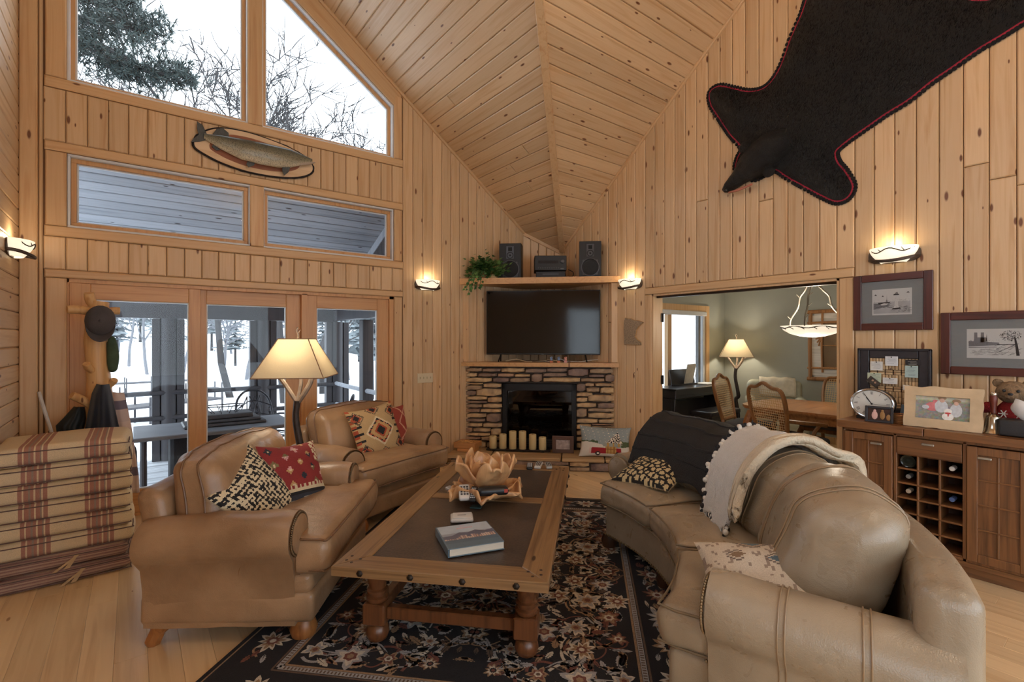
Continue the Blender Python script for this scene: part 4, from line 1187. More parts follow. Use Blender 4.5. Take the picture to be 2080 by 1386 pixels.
o = pb.obj('music_book', paper, smooth=False); o.location = (pxr - .62, DY - .16, .99); tag(o, 'upright pink-white music book on the piano rest', 'book')
pb = MB(); pb.box((0, 0, 0), (.34, .24, .012), ch=.003); o = pb.obj('music_sheets', paper, smooth=False); o.location = (pxr - .25, DY - .2, .826); tag(o, 'loose white sheets lying on the piano lid', 'paper')
dl = thing('desk_lamp', 'small white jointed lamp on the piano', 'lamp', (pxr - .36, DY - .07, .82))
wh = plain('white_enamel', C(230, 230, 228), .3, var=.02)
b = MB(); b.lathe([(.05, 0), (.05, .015), (.01, .02)], 16); b.obj('foot', wh, dl)
b = MB(); b.tube([(0, 0, .015), (.03, 0, .12), (.06, 0, .24), (.0, 0, .3)], .006, 6); b.obj('arm', wh, dl)
b = MB(); b.lathe([(.012, .05), (.02, .04), (.04, 0)], 14, M=T(-.02, 0, .27) @ Ry(.7), cap=False); b.obj('head', wh, dl)
bn = thing('piano_bench', 'black piano bench drawn up to the piano', 'bench', (pxr - .80, DY - .68, 0))
b = MB(); b.soft((.78, .34, .07), .025, 3, 2); o = b.obj('seat', ebony, bn); o.location = (0, 0, .49)
for sx in (-1, 1):
    for sy in (-1, 1):
        b = MB(); b.box((sx * .34, sy * .13, .23), (.05, .05, .46), ch=.004); b.obj('leg', ebony, bn, smooth=False)
b = MB(); b.box((0, 0, .425), (.7, .28, .06), ch=.004); b.obj('apron', ebony, bn, smooth=False)
# dining table
walnut = wood('honey_walnut', C(176, 120, 70), C(138, 84, 44), None, rough=.28, axis='X', tone=.04, coat=.5)
dt = thing('dining_table', 'polished walnut dining table with rounded ends and curved legs', 'table', (6.12, 2.22, 0))
out_ = []
for i in range(48):
    a = 2 * PI * i / 48; ca, sa = math.cos(a), math.sin(a)
    out_.append((math.copysign(abs(ca) ** .45, ca) * .56, math.copysign(abs(sa) ** .45, sa) * .78))
b = MB(); b.prism(out_, .725, .75).prism([(x * .985, y * .985) for x, y in out_], .712, .725); b.obj('tabletop', walnut, dt, smooth=False)
b = MB(); b.prism([(x * .86, y * .88) for x, y in out_], .62, .712); b.obj('apron', walnut, dt, smooth=False)
for sx in (-1, 1):
    for sy in (-1, 1):
        b = MB(); b.tube(bez([(sx * .42, sy * .62, .68), (sx * .46, sy * .66, .5), (sx * .42, sy * .63, .25), (sx * .43, sy * .64, .06), (sx * .46, sy * .67, 0)], 5), [.045] * 5 + [.042] * 5 + [.03] * 5 + [.022] * 5 + [.028], 8); b.obj('leg', walnut, dt)
chairwood = wood('fruitwood', C(140, 98, 58), C(100, 66, 38), None, rough=.4, axis='Z', tone=.05)
cane = plain('cane', C(196, 170, 128), .6)
seatfab = plain('slate_seat', C(88, 90, 96), .85, bmp=.3, bscale=300)
def dining_chair(loc, rz, lab, arms=False):
    t = thing('dining_chair', lab, 'chair', loc, rz, 'cane back dining chairs')
    w, zb_, zt = .235, .52, 1.02
    out2 = [(-w * .82, zb_), (-w * .9, .62), (-w * 1.02, .8), (-w * 1.0, .94), (-w * .82, zt - .01), (-w * .45, zt), (0, zt + .045), (w * .45, zt), (w * .82, zt - .01), (w * 1.0, .94), (w * 1.02, .8), (w * .9, .62), (w * .82, zb_)]
    f = lambda x, z: (x, .22 + (z - .45) * .22, z)
    b = MB(); b.tube(bez([f(*q) for q in out2], 4), .024, 8, flat=.75); b.tube([f(*out2[0]), f(*out2[-1])], .022, 8); b.obj('back_frame', chairwood, t)
    b = MB()
    for i in range(1, 17):
        x = -w + 2 * w * i / 17; zl = zb_ + .01; zh = zt - .01 + .03 * math.exp(-(x / .1) ** 2)
        b.tube([f(x, zl), f(x, zh)], .0028, 4, cap=False)
    for i in range(1, 19):
        z = zb_ + (zt - zb_) * i / 19; hw = w * (.84 + .16 * math.sin(min(1, (z - zb_) / .35) * PI / 2)); b.tube([f(-hw, z), f(hw, z)], .0028, 4, cap=False)
    o = b.obj('cane_panel', cane, t, smooth=False); o['kind'] = 'stuff'
    b = MB(); b.soft((.50, .48, .08), .035, 3, 2); o = b.obj('seat', seatfab, t); o.location = (0, -.02, .465)
    b = MB(); b.box((0, -.02, .41), (.48, .46, .05), ch=.01); b.obj('seat_rail', chairwood, t, smooth=False)
    for s in (-1, 1):
        b = MB(); b.tube(bez([(s * .21, -.21, .42), (s * .235, -.235, .32), (s * .205, -.2, .12), (s * .215, -.215, 0)], 5), [.034] * 5 + [.028] * 5 + [.02] * 5 + [.022], 8); b.obj('leg', chairwood, t)
        b = MB(); b.tube(bez([f(s * w * .82, zb_), (s * .2, .21, .42), (s * .2, .23, .2), (s * .21, .27, 0)], 5), .022, 8); b.obj('leg', chairwood, t)
        if arms:
            b = MB(); b.tube(bez([f(s * w * .96, .7), (s * .27, .1, .68), (s * .28, -.08, .66), (s * .275, -.16, .64)], 5), .02, 8).tube(bez([(s * .275, -.08, .65), (s * .26, -.02, .56), (s * .25, -.06, .44)], 5), .018, 8); b.obj('arm', chairwood, t)
    return t
c1_ = atT(1592, 690, 5.1); dining_chair((c1_.x + .12, c1_.y - .02, 0), math.radians(68), 'cane back armchair with its back to the sofa', True)
dining_chair((5.98, 3.02, 0), math.radians(8), 'cane back dining chair on the piano side of the table')
dining_chair((6.80, 2.42, 0), math.radians(-98), 'cane back dining chair against the mirror wall')
dining_chair((6.0, 1.52, 0), math.radians(175), 'cane back dining chair with slate seat by the cased opening')
# sage armchair with a throw
sagefab = plain('sage_upholstery', C(170, 168, 148), .85, bmp=.2, bscale=250)
ac = atT(1545, 690, 7.0)
sa_ = thing('upholstered_armchair', 'pale sage armchair in the dining room corner', 'armchair', (ac.x + .36, ac.y - .04, 0), math.radians(-62))
for nm, sz, lc, r_ in (('base', (.78, .74, .28), (0, 0, .22), .05), ('seat_cushion', (.54, .6, .16), (0, -.06, .42), .06), ('backrest', (.74, .2, .55), (0, .3, .62), .08), ('arm', (.14, .68, .34), (-.33, -.02, .5), .06), ('arm', (.14, .68, .34), (.33, -.02, .5), .06)):
    b = MB(); b.soft(sz, r_, 4, 3); o = b.obj(nm, sagefab, sa_); o.location = lc
for s in (-1, 1):
    for q in (-1, 1):
        b = MB(); b.box((s * .32, q * .3, .04), (.05, .05, .08)); b.obj('foot', walnut, sa_, smooth=False)
P = []
for i in range(14):
    row = []
    for j in range(16):
        s_ = j / 15; prof = bez([(0, .17, .66), (0, .19, .85), (0, .26, .915), (0, .38, .915), (0, .42, .8), (0, .42, .6)], 3); pp = prof[int(s_ * (len(prof) - 1))]
        row.append((-.2 + .48 * i / 13, pp.y + .006 * math.sin(i * 1.3), pp.z + .006 * math.sin(i * 1.3 + 1)))
    P.append(row)
b = MB(); b.grid(P); o = b.obj('throw_blanket', plain('oatmeal_knit', C(206, 196, 176), .9, bmp=.6, bscale=120)); o.location = sa_.location; o.rotation_euler = sa_.rotation_euler
md = o.modifiers.new('thick', 'SOLIDIFY'); md.thickness = .012; md.offset = 1; tag(o, 'oatmeal throw over the back of the sage armchair', 'blanket')
# rustic mirror
mr = thing('rustic_mirror', 'rustic log framed mirror on the sage wall', 'mirror', (DX, 0, 0))
my1 = onX(1648, 690, DX).y; mz1, mz0 = onX(1660, 634, DX).z, onX(1660, 770, DX).z; my0 = my1 - .95
rust = wood('rustic_log', C(172, 122, 74), C(126, 82, 48), C(70, 44, 30), rough=.6, axis='Z', tone=.1)
birch = plain('birch_bark', C(206, 200, 190), .8, var=.25, scale=10, aniso=(1, .3, 3))
b = MB(); b.box((-.015, (my0 + my1) / 2, (mz0 + mz1) / 2), (.008, my1 - my0 - .3, mz1 - mz0 - .3)); b.obj('mirror_glass', plain('mirror_silver', C(190, 200, 204), .05, .95, var=.02), mr, smooth=False)
for y_ in (my0 + .08, my1 - .08):
    b = MB(); b.box((-.015, y_, (mz0 + mz1) / 2), (.02, .15, mz1 - mz0 - .1)); b.obj('bark_panel', birch, mr, smooth=False)
for z_ in (mz0 + .08, mz1 - .08):
    b = MB(); b.box((-.016, (my0 + my1) / 2, z_), (.02, my1 - my0 - .1, .14)); b.obj('bark_panel', birch, mr, smooth=False)
for y_ in (my0, my1, my1 - .16, my0 + .16):
    b = MB(); b.tube([(-.03, y_, mz0 + (.0 if y_ in (my0, my1) else .1)), (-.03, y_ + .01, (mz0 + mz1) / 2), (-.03, y_, mz1)], .028 if y_ in (my0, my1) else .016, 8); b.obj('log_upright', rust, mr)
for z_ in (mz0, mz1, mz0 + .16, mz1 - .16):
    b = MB(); b.tube([(-.032, my0 - .04, z_), (-.032, (my0 + my1) / 2, z_ + .008), (-.032, my1 + .04, z_)], .028 if z_ in (mz0, mz1) else .016, 8); b.obj('log_crosspiece', rust, mr)
for k in range(2):
    b = MB(); b.tube([(-.03, my1 - .16 - .21 * (k + 1), mz0 + .16), (-.03, my1 - .16 - .21 * (k + 1), mz1 - .16)], .007, 6); b.obj('muntin', rust, mr)
b = MB(); b.tube([(-.03, my0 + .16, (mz0 + mz1) / 2), (-.03, my1 - .16, (mz0 + mz1) / 2)], .007, 6); b.obj('muntin', rust, mr)
b = MB()
for k in range(5): b.tube([(-.032, my1 - .03 - .02 * k, mz1 - .3 - .05 * k), (-.032, my1 - .14, mz1 - .38)], .01, 6)
b.obj('twig_fan', rust, mr)
# ================================================================== SEATING
tan = leather('tan_leather', C(168, 136, 104), C(134, 104, 76), rough=.33)
sofa_l = leather('taupe_leather', C(160, 144, 122), C(140, 124, 103), rough=0.30)
brass_nail = plain('antique_nail', C(92, 70, 46), .35, .8)
bunwood = wood('bun_foot', C(170, 112, 62), C(130, 80, 42), None, rough=.35, axis='Z')
pipe_l = plain('leather_piping', C(112, 82, 56), .45)
def nails(parent, pts, r=.007, mat=brass_nail, normal=(0, -1, 0)):
    b = MB()
    for p in pts: b.sph(p, r, 6, 4)
    o = b.obj('nail_trim', mat, parent); o['kind'] = 'stuff'; return o
def piping(parent, pts, mat, r=.006, closed=True):
    b = MB(); b.tube(pts, r, 6, closed=closed); return b.obj('piping', mat, parent)
def club_chair(loc, rz, lab, seed, W=1.08, D=.86):
    """wide rolled-arm leather chair; front faces -Y of its own frame"""
    t = thing('armchair', lab, 'armchair', loc, rz, 'tan leather armchairs')
    yf = -D / 2
    b = MB(); b.soft((W - .06, D - .02, .15), .03, 5, 2, fn=lambda V: wrinkle(V, .004, 5, seed)); o = b.obj('base', tan, t); o.location = (0, 0, .185)
    b = MB(); b.soft((W - .07, D - .05, .11), .035, 5, 2, fn=lambda V: wrinkle(V, .005, 5, seed + 3)); o = b.obj('front_rail', tan, t); o.location = (0, -.005, .30)
    rc = .118
    for s in (-1, 1):
        # arm: outer panel rising into a roll
        prof = []
        cx, cz = W / 2 - .07, .545
        prof.append((W / 2 - .035, .10)); prof.append((W / 2 - .03, .28)); prof.append((W / 2 - .012, .42))
        for k in range(15):
            a = math.radians(-48 + k * 17.5); prof.append((cx + .012 + rc * math.cos(a), cz + rc * math.sin(a)))
        prof += [(W / 2 - .195, .46), (W / 2 - .2, .30), (W / 2 - .2, .10)]
        n = 14; P = []
        for i in range(n):
            f = i / (n - 1); y = yf + .10 + f * (D - .13)
            e = 1.0 if 0 < i < n - 1 else .96
            row = []
            for (x_, z_) in prof:
                xx = cx + (x_ - cx) * e; zz = cz + (z_ - cz) * e if z_ > .4 else z_
                zz -= .035 * f * f if z_ > .4 else 0
                row.append((s * xx, y + .006 * noise.noise(Vector((f * 4, z_ * 6, seed + s))), zz + .007 * noise.noise(Vector((f * 5, x_ * 9, seed + s * 3)))))
            P.append(row)
        b = MB(); b.grid(P, closed_v=True)
        m_ = len(prof); b.add([P[0][k] for k in range(m_)], [tuple(range(m_))]); b.add([P[-1][k] for k in range(m_)], [tuple(range(m_))])
        arm = b.obj('arm', tan, t)
        # keyhole panel on the front of the arm
        kp = []
        for k in range(19):
            a = math.radians(-62 + k * 16.9); kp.append((cx + .012 + (rc - .022) * math.cos(a), cz + (rc - .022) * math.sin(a)))
        kp += [(W / 2 - .165, .30), (W / 2 - .055, .30)]
        b = MB(); Vv = [(s * x_, yf + .105, z_) for x_, z_ in kp] + [(s * x_, yf + .082, z_) for x_, z_ in kp] + [(s * (cx + (x_ - cx) * .86), yf + .076, cz + (z_ - cz) * (.86 if z_ > .4 else .97)) for x_, z_ in kp]
        n_ = len(kp); F = [tuple(range(2 * n_, 3 * n_))]
        for r_ in range(2): F += [(r_ * n_ + i, r_ * n_ + (i + 1) % n_, (r_ + 1) * n_ + (i + 1) % n_, (r_ + 1) * n_ + i) for i in range(n_)]
        b.add(Vv, F); b.obj('arm_panel', tan, arm)
        ring_ = bez([(s * (cx + .012 + (x_ - cx - .012) * 1.08), yf + .088, cz + (z_ - cz) * 1.08 if z_ > .4 else z_) for x_, z_ in kp], 3)
        nails(arm, [ring_[i] for i in range(0, len(ring_), 1)], .0062)
    # T-shaped seat cushion
    def tee(V):
        V = V.copy(); ya = -.21
        k = np.clip((V[:, 1] - ya) / .04, 0, 1); k = k * k * (3 - 2 * k)
        V[:, 0] *= 1 - k * (1 - (W - .44) / (W - .03))
        V[:, 2] += .026 * np.clip(1 - (V[:, 0] / .5) ** 2, 0, 1) * np.clip(1 - (V[:, 1] / .4) ** 2, 0, 1) * (V[:, 2] > 0)
        return wrinkle(wrinkle(V, .010, 4.0, seed), .005, 11, seed + 7, (1, .5, 1))
    b = MB(); b.soft((W - .03, .74, .19), (.05, .05, .07), 12, 3, fn=tee); seat = b.obj('seat_cushion', tan, t); seat.location = (0, yf + .30, .445)
    hw, hd_ = (W - .03) / 2 - .012, .358
    wi = (W - .44) / 2 - .012
    for zz in (.075, -.075):
        pl = [(-wi, .30), (-wi, -.18), (-hw + .02, -.22), (-hw, -.26), (-hw, -hd_ + .03), (-hw + .04, -hd_ - .004), (0, -hd_ - .008), (hw - .04, -hd_ - .004), (hw, -hd_ + .03), (hw, -.26), (hw - .02, -.22), (wi, -.18), (wi, .30)]
        piping(seat, bez([(x_, y_, zz + .012 * noise.noise(Vector((x_ * 5, y_ * 5, seed)))) for x_, y_ in pl], 4), pipe_l, .0055, False)
    # back frame and loose back cushion
    def lean(V):
        V = V.copy(); V[:, 1] += .18 * (V[:, 2] + .3); V[:, 2] += .03 * (1 - (V[:, 0] / (W / 2)) ** 2) * (V[:, 2] > .15); return wrinkle(V, .006, 4, seed + 1)
    b = MB(); b.soft((W - .14, .15, .66), .06, 6, 3, fn=lean); o = b.obj('back_frame', tan, t); o.location = (0, D / 2 - .13, .42)
    def puff(V):
        V = V.copy(); u = V[:, 0] / ((W - .2) / 2); w_ = V[:, 2] / .23
        V[:, 1] *= 1 + .35 * np.clip(1 - u ** 2, 0, 1) * np.clip(1 - w_ ** 2, 0, 1)
        V[:, 2] += .03 * np.clip(1 - u ** 2, 0, 1)
        V = wrinkle(wrinkle(V, .016, 4.2, seed + 5), .009, 10, seed + 9, (1.6, 1, .5))
        y = V[:, 1].copy(); V[:, 1] = y + .22 * V[:, 2]
        return V
    b = MB(); b.soft((W - .16, .25, .46), (.085, .10, .09), 14, 4, fn=puff); bc = b.obj('back_cushion', tan, t); bc.location = (0, D / 2 - .25, .675)
    Vc = np.array([v_.co for v_ in bc.data.vertices])
    for ii in (3, 4 + 14 + 1):
        lp_ = soft_loop((W - .16, .25, .46), (.085, .10, .09), 14, 4, ii, 'y'); cen = Vc[lp_].mean(0)
        piping(bc, [Vector(cen + (Vc[q] - cen) * 1.006) for q in lp_], pipe_l, .0055, True)
    for s in (-1, 1):
        b = MB(); b.lathe([(.03, 0), (.058, .012), (.068, .045), (.055, .085), (.04, .11)], 16, M=T(s * (W / 2 - .12), yf + .09, 0)); b.obj('bun_foot', bunwood, t)
        b = MB(); b.tube(bez([(s * (W / 2 - .09), D / 2 - .1, .13), (s * (W / 2 - .08), D / 2 - .075, .07), (s * (W / 2 - .075), D / 2 - .045, 0)], 4), [.045] * 4 + [.036] * 4 + [.028], 8); b.obj('rear_foot', bunwood, t)
    return t
ch1 = (0.655, 3.175); a1 = math.atan2(-.58, .815) + PI / 2
club_chair((ch1[0], ch1[1], 0), a1, 'tan leather armchair with red kilim pillow, beside the cushion stack', 1.7)
f2 = Vector((.335, -.94, 0)); a2 = math.atan2(f2.y, f2.x) + PI / 2
c2c = Vector((1.83, 3.80, 0)) - f2 * .47
club_chair((c2c.x, c2c.y, 0), a2, 'tan leather armchair with diamond pattern pillow, next to the fireplace', 4.2, W=1.04)

# ---------------------------------------------------------------- curved sofa
SC = Vector((1.247, 2.51, 0))
def pol(ang, r, z): return (SC.x + r * math.cos(ang), SC.y + r * math.sin(ang), z)
sofa = thing('sofa', 'curved taupe leather sofa facing the coffee table', 'sofa', (0, 0, 0))
A0, A1 = math.radians(-5), math.radians(-75)
def polar(V, amid, rmid, zmid, shift=0.0):
    """bend a box (x along the arc, y outwards) round the sofa's centre"""
    out = np.zeros_like(V)
    r = rmid + V[:, 1]; a = amid - V[:, 0] / rmid
    out[:, 0] = SC.x + r * np.cos(a); out[:, 1] = SC.y + r * np.sin(a); out[:, 2] = zmid + V[:, 2]
    return out
def arc_part(name, a0, a1, r0, r1, z0, z1, rad, mat=sofa_l, n=12, fn=None, parent=sofa, arc=3):
    am, rm, zm = (a0 + a1) / 2, (r0 + r1) / 2, (z0 + z1) / 2
    b = MB()
    def f(V):
        if fn is not None: V = fn(V)
        return polar(V, am, rm, zm)
    b.soft((abs(a1 - a0) * rm, r1 - r0, z1 - z0), rad, n, arc, fn=f)
    o = b.obj(name, mat, parent)
    c = Vector(polar(np.zeros((1, 3)), am, rm, zm)[0])
    o.data.transform(Matrix.Translation(-c)); o.location = c
    return o
arc_part('base', A0, A1, 1.43, 2.22, .10, .34, .03, n=18)
arc_part('back_frame', A0 + .03, A1 - .0, 2.16, 2.32, .10, .80, .06, n=18)
def wr(seed, amp=.012, top=.03, L=.3, Dp=.3, tee=0):
    def f(V):
        V = V.copy()
        if tee:
            k = np.clip((V[:, 1] + .13) / .05, 0, 1); k = k * k * (3 - 2 * k); V[:, 0] -= tee * .13 * k * np.clip(tee * V[:, 0] / L, 0, 1)
        V[:, 2] += top * np.clip(1 - (V[:, 0] / L) ** 2, 0, 1) * np.clip(1 - (V[:, 1] / Dp) ** 2, 0, 1) * (V[:, 2] > 0)
        return wrinkle(wrinkle(V, amp, 4.5, seed), amp * .45, 12, seed + 5, (.6, 1.2, 1))
    return f
edges = [math.radians(q) for q in (-3.8, -27.0, -51.0, -76.0)]
for i in range(3):
    a0, a1 = edges[i] - .006, edges[i + 1] + .006
    sc_ = arc_part('seat_cushion', a0, a1, 1.385, 2.05, .335, .50, (.05, .06, .06), n=14, fn=wr(3.1 * i + 2, tee=(0, 0, 1)[i], L=.36))
    pl = []
    for f in np.linspace(0, 1, 14): pl.append((a0 + (a1 - a0) * (.035 + .93 * f), 1.392))
    for zz in (.488, .352):
        pts = [Vector(pol(a0 + (a1 - a0) * .012, 1.97, zz + .006)), Vector(pol(a0 + (a1 - a0) * .012, 1.7, zz + .012)), Vector(pol(a0 + (a1 - a0) * .012, 1.46, zz))] + [Vector(pol(a, r, zz)) for a, r in pl] + [Vector(pol(a1 - (a1 - a0) * .012, 1.46, zz)), Vector(pol(a1 - (a1 - a0) * .012, 1.7, zz + .012)), Vector(pol(a1 - (a1 - a0) * .012, 1.97, zz + .006))]
        piping(sc_, [p - sc_.location for p in pts], plain('taupe_piping', C(120, 104, 82), .4), .005, False)
seam_m = plain('taupe_seam', C(150, 126, 98), .4)
bk = [(math.radians(-3), math.radians(-26), .85), (math.radians(-25), math.radians(-49), .89), (math.radians(-48), math.radians(-69.5), .925)]
for i, (a0, a1, zt) in enumerate(bk):
    L = abs(a1 - a0) * 2.0 / 2
    def puff(V, i=i, L=L, H=(zt - .46) / 2):
        V = V.copy(); u = V[:, 0] / L; w_ = V[:, 2] / H
        bul = np.clip(1 - u ** 2, 0, 1) ** .5 * np.clip(1 - w_ ** 2, 0, 1) ** .5
        V[:, 1] = V[:, 1] * (1 + .42 * bul) - .02 * bul
        V[:, 2] += .035 * np.clip(1 - u ** 2, 0, 1) * (V[:, 2] > 0)
        V = wrinkle(wrinkle(V, .018, 4.0, 9.0 + i * 4), .009, 10, 3.0 + i, (1.2, 1, .6))
        V[:, 1] += .30 * V[:, 2]
        return V
    c_ = arc_part('back_cushion', a0, a1, 1.85, 2.12, .46, zt, (.11, .13, .12), n=14, fn=puff, arc=4)
    am = (a0 + a1) / 2
    Vc = np.array([v_.co for v_ in c_.data.vertices]); size = (abs(a1 - a0) * 1.985, .27, zt - .46); nn, aa_ = 14, 4
    for ii in (aa_ + 2, aa_ + 3, aa_ + nn - 3, aa_ + nn - 2):
        lp_ = soft_loop(size, (.11, .13, .12), nn, aa_, ii); cen = Vc[lp_].mean(0)
        piping(c_, [Vector(cen + (Vc[q] - cen) * 1.012) for q in lp_], seam_m, .0042, True)
# rolled arms: sections along a radial line
def sofa_arm(ang, r0, r1, side, zt, lab):
    ca, sa = math.cos(ang), math.sin(ang); tx, ty = -sa * side, ca * side    # tangential, away from the seat
    rc = .125; prof = [(.10, .10), (.105, .3), (.115, .42)]
    for k in range(15):
        a = math.radians(-48 + k * 17.5); prof.append((.045 + rc * math.cos(a), zt - rc + rc * math.sin(a)))
    prof += [(-.10, .44), (-.10, .3), (-.10, .10)]
    n = 16; P = []
    for i in range(n):
        f = i / (n - 1); r = r0 + (r1 - r0) * f; row = []
        for (x_, z_) in prof:
            e = .95 if i in (0, n - 1) else 1
            zz = z_ + .008 * noise.noise(Vector((f * 4, x_ * 8, 3))) ; xx = x_ * e
            row.append((SC.x + r * ca + xx * tx, SC.y + r * sa + xx * ty, zz - .02 * f * (z_ > .4)))
        P.append(row)
    m_ = len(prof); b = MB(); b.grid(P, closed_v=True); b.add(P[0], [tuple(range(m_))]); b.add(P[-1], [tuple(range(m_))])
    o = b.obj('arm', sofa_l, sofa)
    b = MB(); kp = []
    for k in range(19):
        a = math.radians(-62 + k * 16.9); kp.append((.045 + (rc - .024) * math.cos(a), zt - rc + (rc - .024) * math.sin(a)))
    kp += [(-.06, .34), (.075, .34)]
    def w3(x_, z_, r): return (SC.x + r * ca + x_ * tx, SC.y + r * sa + x_ * ty, z_)
    n_ = len(kp); b.add([w3(x_, z_, r0 + .005) for x_, z_ in kp] + [w3(x_, z_, r0 - .018) for x_, z_ in kp] + [w3(.045 + (x_ - .045) * .86, z_ * .97 + .015, r0 - .024) for x_, z_ in kp],
        [tuple(range(2 * n_, 3 * n_))] + [(q * n_ + i, q * n_ + (i + 1) % n_, (q + 1) * n_ + (i + 1) % n_, (q + 1) * n_ + i) for q in range(2) for i in range(n_)])
    b.obj('arm_panel', sofa_l, o)
    nails(o, [w3(.045 + (x_ - .045) * 1.07, z_, r0 - .012) for x_, z_ in bez_2(kp)], .0065, plain('pale_nail', C(150, 130, 100), .35, .7))
    for fr in (.33, .36, .66, .69):      # double seams over the roll
        r = r0 + (r1 - r0) * fr
        pts = [Vector(w3(x_ * 1.012, z_ + .003 - .02 * fr * (z_ > .4), r)) for x_, z_ in prof[1:-2]]
        piping(o, pts, seam_m, .003, False)
    return o
def bez_2(kp): return [(p.x, p.y) for p in bez([(a, b, 0) for a, b in kp], 3)]
sofa_arm(math.radians(-1.5), 1.74, 2.26, 1, .625, 'far')
sofa_arm(math.radians(-72.3), 1.585, 2.27, -1, .665, 'near')
nails(sofa, [pol(a, 1.425, .125) for a in np.linspace(A0 - .01, A1 + .02, 74)], .007, plain('pale_nail', C(150, 130, 100), .35, .7))
for a in (-4, -28, -52, -75):
    for r in (1.5, 2.14):
        b = MB(); b.lathe([(.03, 0), (.05, .012), (.058, .05), (.045, .105)], 14, M=T(*pol(math.radians(a), r, 0))); b.obj('bun_foot', plain('dark_foot', C(70, 46, 30), .4), sofa)

# ================================================================== PILLOWS
def pillow(name, lab, w, h, th, M, colfn, n=26, group='loose pillows', trim=None, pinch=.10, cat='pillow', mat=None):
    P = {}
    b = MB()
    for side in (1, -1):
        G = np.zeros((n + 1, n + 1, 3))
        for i in range(n + 1):
            for j in range(n + 1):
                u, v_ = -1 + 2 * i / n, -1 + 2 * j / n
                f = max(0, (1 - abs(u) ** 2.4)) ** .55 * max(0, (1 - abs(v_) ** 2.4)) ** .55
                x = w / 2 * u * (1 - pinch * (1 - v_ * v_) * abs(u)); y = h / 2 * v_ * (1 - pinch * (1 - u * u) * abs(v_))
                z = side * th / 2 * f + .01 * f * noise.noise(Vector((u * 2.5 + len(lab), v_ * 2.5, side)))
                G[i, j] = (x, y, z)
        if side < 0: G = G[::-1]
        b.grid(G, colfn=(lambda a, c, s_=side: colfn(a if s_ > 0 else 1 - a, c, s_)))
    o = b.obj(name, mat or attr_mat('woven_textile'), smooth=True, angle=80)
    o.matrix_world = M
    tag(o, lab, cat, group)
    if trim:
        q = MB(); k = n
        edge = [Vector((w / 2 * u * (1 - pinch * (1 - v_ * v_) * abs(u)), h / 2 * v_ * (1 - pinch * (1 - u * u) * abs(v_)), 0)) for u, v_ in
                [(-1 + 2 * i / k, -1) for i in range(k)] + [(1, -1 + 2 * i / k) for i in range(k)] + [(1 - 2 * i / k, 1) for i in range(k)] + [(-1, 1 - 2 * i / k) for i in range(k)]]
        if trim[0] == 'fringe':
            rnd = random.Random(3)
            for i in range(len(edge)):
                p, p2 = edge[i], edge[(i + 1) % len(edge)]
                for s_ in range(4):
                    c = p.lerp(p2, s_ / 4); d = c.normalized() * rnd.uniform(.012, .026) + Vector((0, 0, rnd.uniform(-.012, .012)))
                    q.add([tuple(c - (p2 - p) * .12), tuple(c + (p2 - p) * .12), tuple(c + d)], [(0, 1, 2)])
            f_ = q.obj('fringe', trim[1], o, smooth=False); f_['kind'] = 'stuff'
        else:
            q.tube(edge, .005, 6, closed=True); q.obj('piping', trim[1], o)
    return o
def frame_at(pos, normal, upish, roll=0.0):
    n = Vector(normal).normalized(); u = Vector(upish); u = (u - n * u.dot(n)).normalized(); x = u.cross(n)
    M = Matrix((x, u, n)).transposed().to_4x4() @ Rz(roll); M.translation = Vector(pos); return M
red_k = C(136, 44, 44); cream_k = C(206, 190, 158); navy_k = C(44, 48, 58); tan_k = C(182, 146, 98); black_k = C(30, 28, 30); rust_k = C(160, 72, 44); olive_k = C(120, 108, 72)
def kilim_red(u, v, s):
    if s < 0: return tan_k
    if v < .30:
        d = abs(((u * 3) % 1) - .5) * 2
        if abs(v - .15) < .06 * (1.3 - d): return C(150, 140, 126)
        return navy_k if v < .27 else black_k
    if v < .40: return cream_k if int(u * 26) % 2 == 0 or v < .35 else red_k
    if u > .82 and v > .7: return cream_k if (int(u * 30) + int(v * 30)) % 3 else red_k
    a, c = (u * 5) % 1 - .5, (v * 5 + .5 * (int(u * 5) % 2)) % 1 - .5
    r = abs(a) + abs(c)
    pal = [navy_k, tan_k, C(196, 150, 150), olive_k]
    if r < .09: return cream_k
    if r < .30 and (abs(a) < .08 or abs(c) < .08 or abs(abs(a) - abs(c)) < .06): return pal[(int(u * 5) * 3 + int(v * 5)) % 4]
    return red_k
def leafy(u, v, s):
    n1 = noise.noise(Vector((u * 16 + 4, v * 16, 1))) + .6 * math.sin((u + v) * 62) * math.cos((u - v) * 52 + 2 * noise.noise(Vector((u * 5, v * 5, 7))))
    return C(212, 198, 166) if n1 > -.02 else C(28, 26, 28)
def diamonds(u, v, s):
    if s < 0: return tan_k
    base = C(178, 150, 108)
    u2 = abs(u - .5) * 2
    stripes = int(v * 12)
    a = abs(u - .5) * 1.5 + abs(v - .5) * 1.6
    if a < .16: return black_k
    if a < .22: return rust_k
    if a < .34: return tan_k
    if a < .40: return black_k if int(v * 30) % 2 else rust_k
    if a < .47: return cream_k
    for cx_, cy_ in ((.12, .82), (.5, .95), (.88, .82), (.12, .18), (.88, .18), (.5, .05)):
        q = abs(u - cx_) * 1.6 + abs(v - cy_) * 1.8
        if q < .16: return black_k if q < .11 else rust_k
        if .2 < q < .25: return C(92, 74, 58)
    if (u < .06 or u > .94) and int(v * 20) % 2: return rust_k
    if u2 > .7 and int(v * 24) % 3 == 0: return black_k
    return base
def trellis(u, v, s):
    a, c = (u * 1.8) % 1 - .5, (v * 2.2 + .25) % 1 - .5
    r = abs(a) * 1.1 + abs(c) * .8
    return C(206, 160, 130) if abs(r - .42) < .05 else C(150, 62, 50)
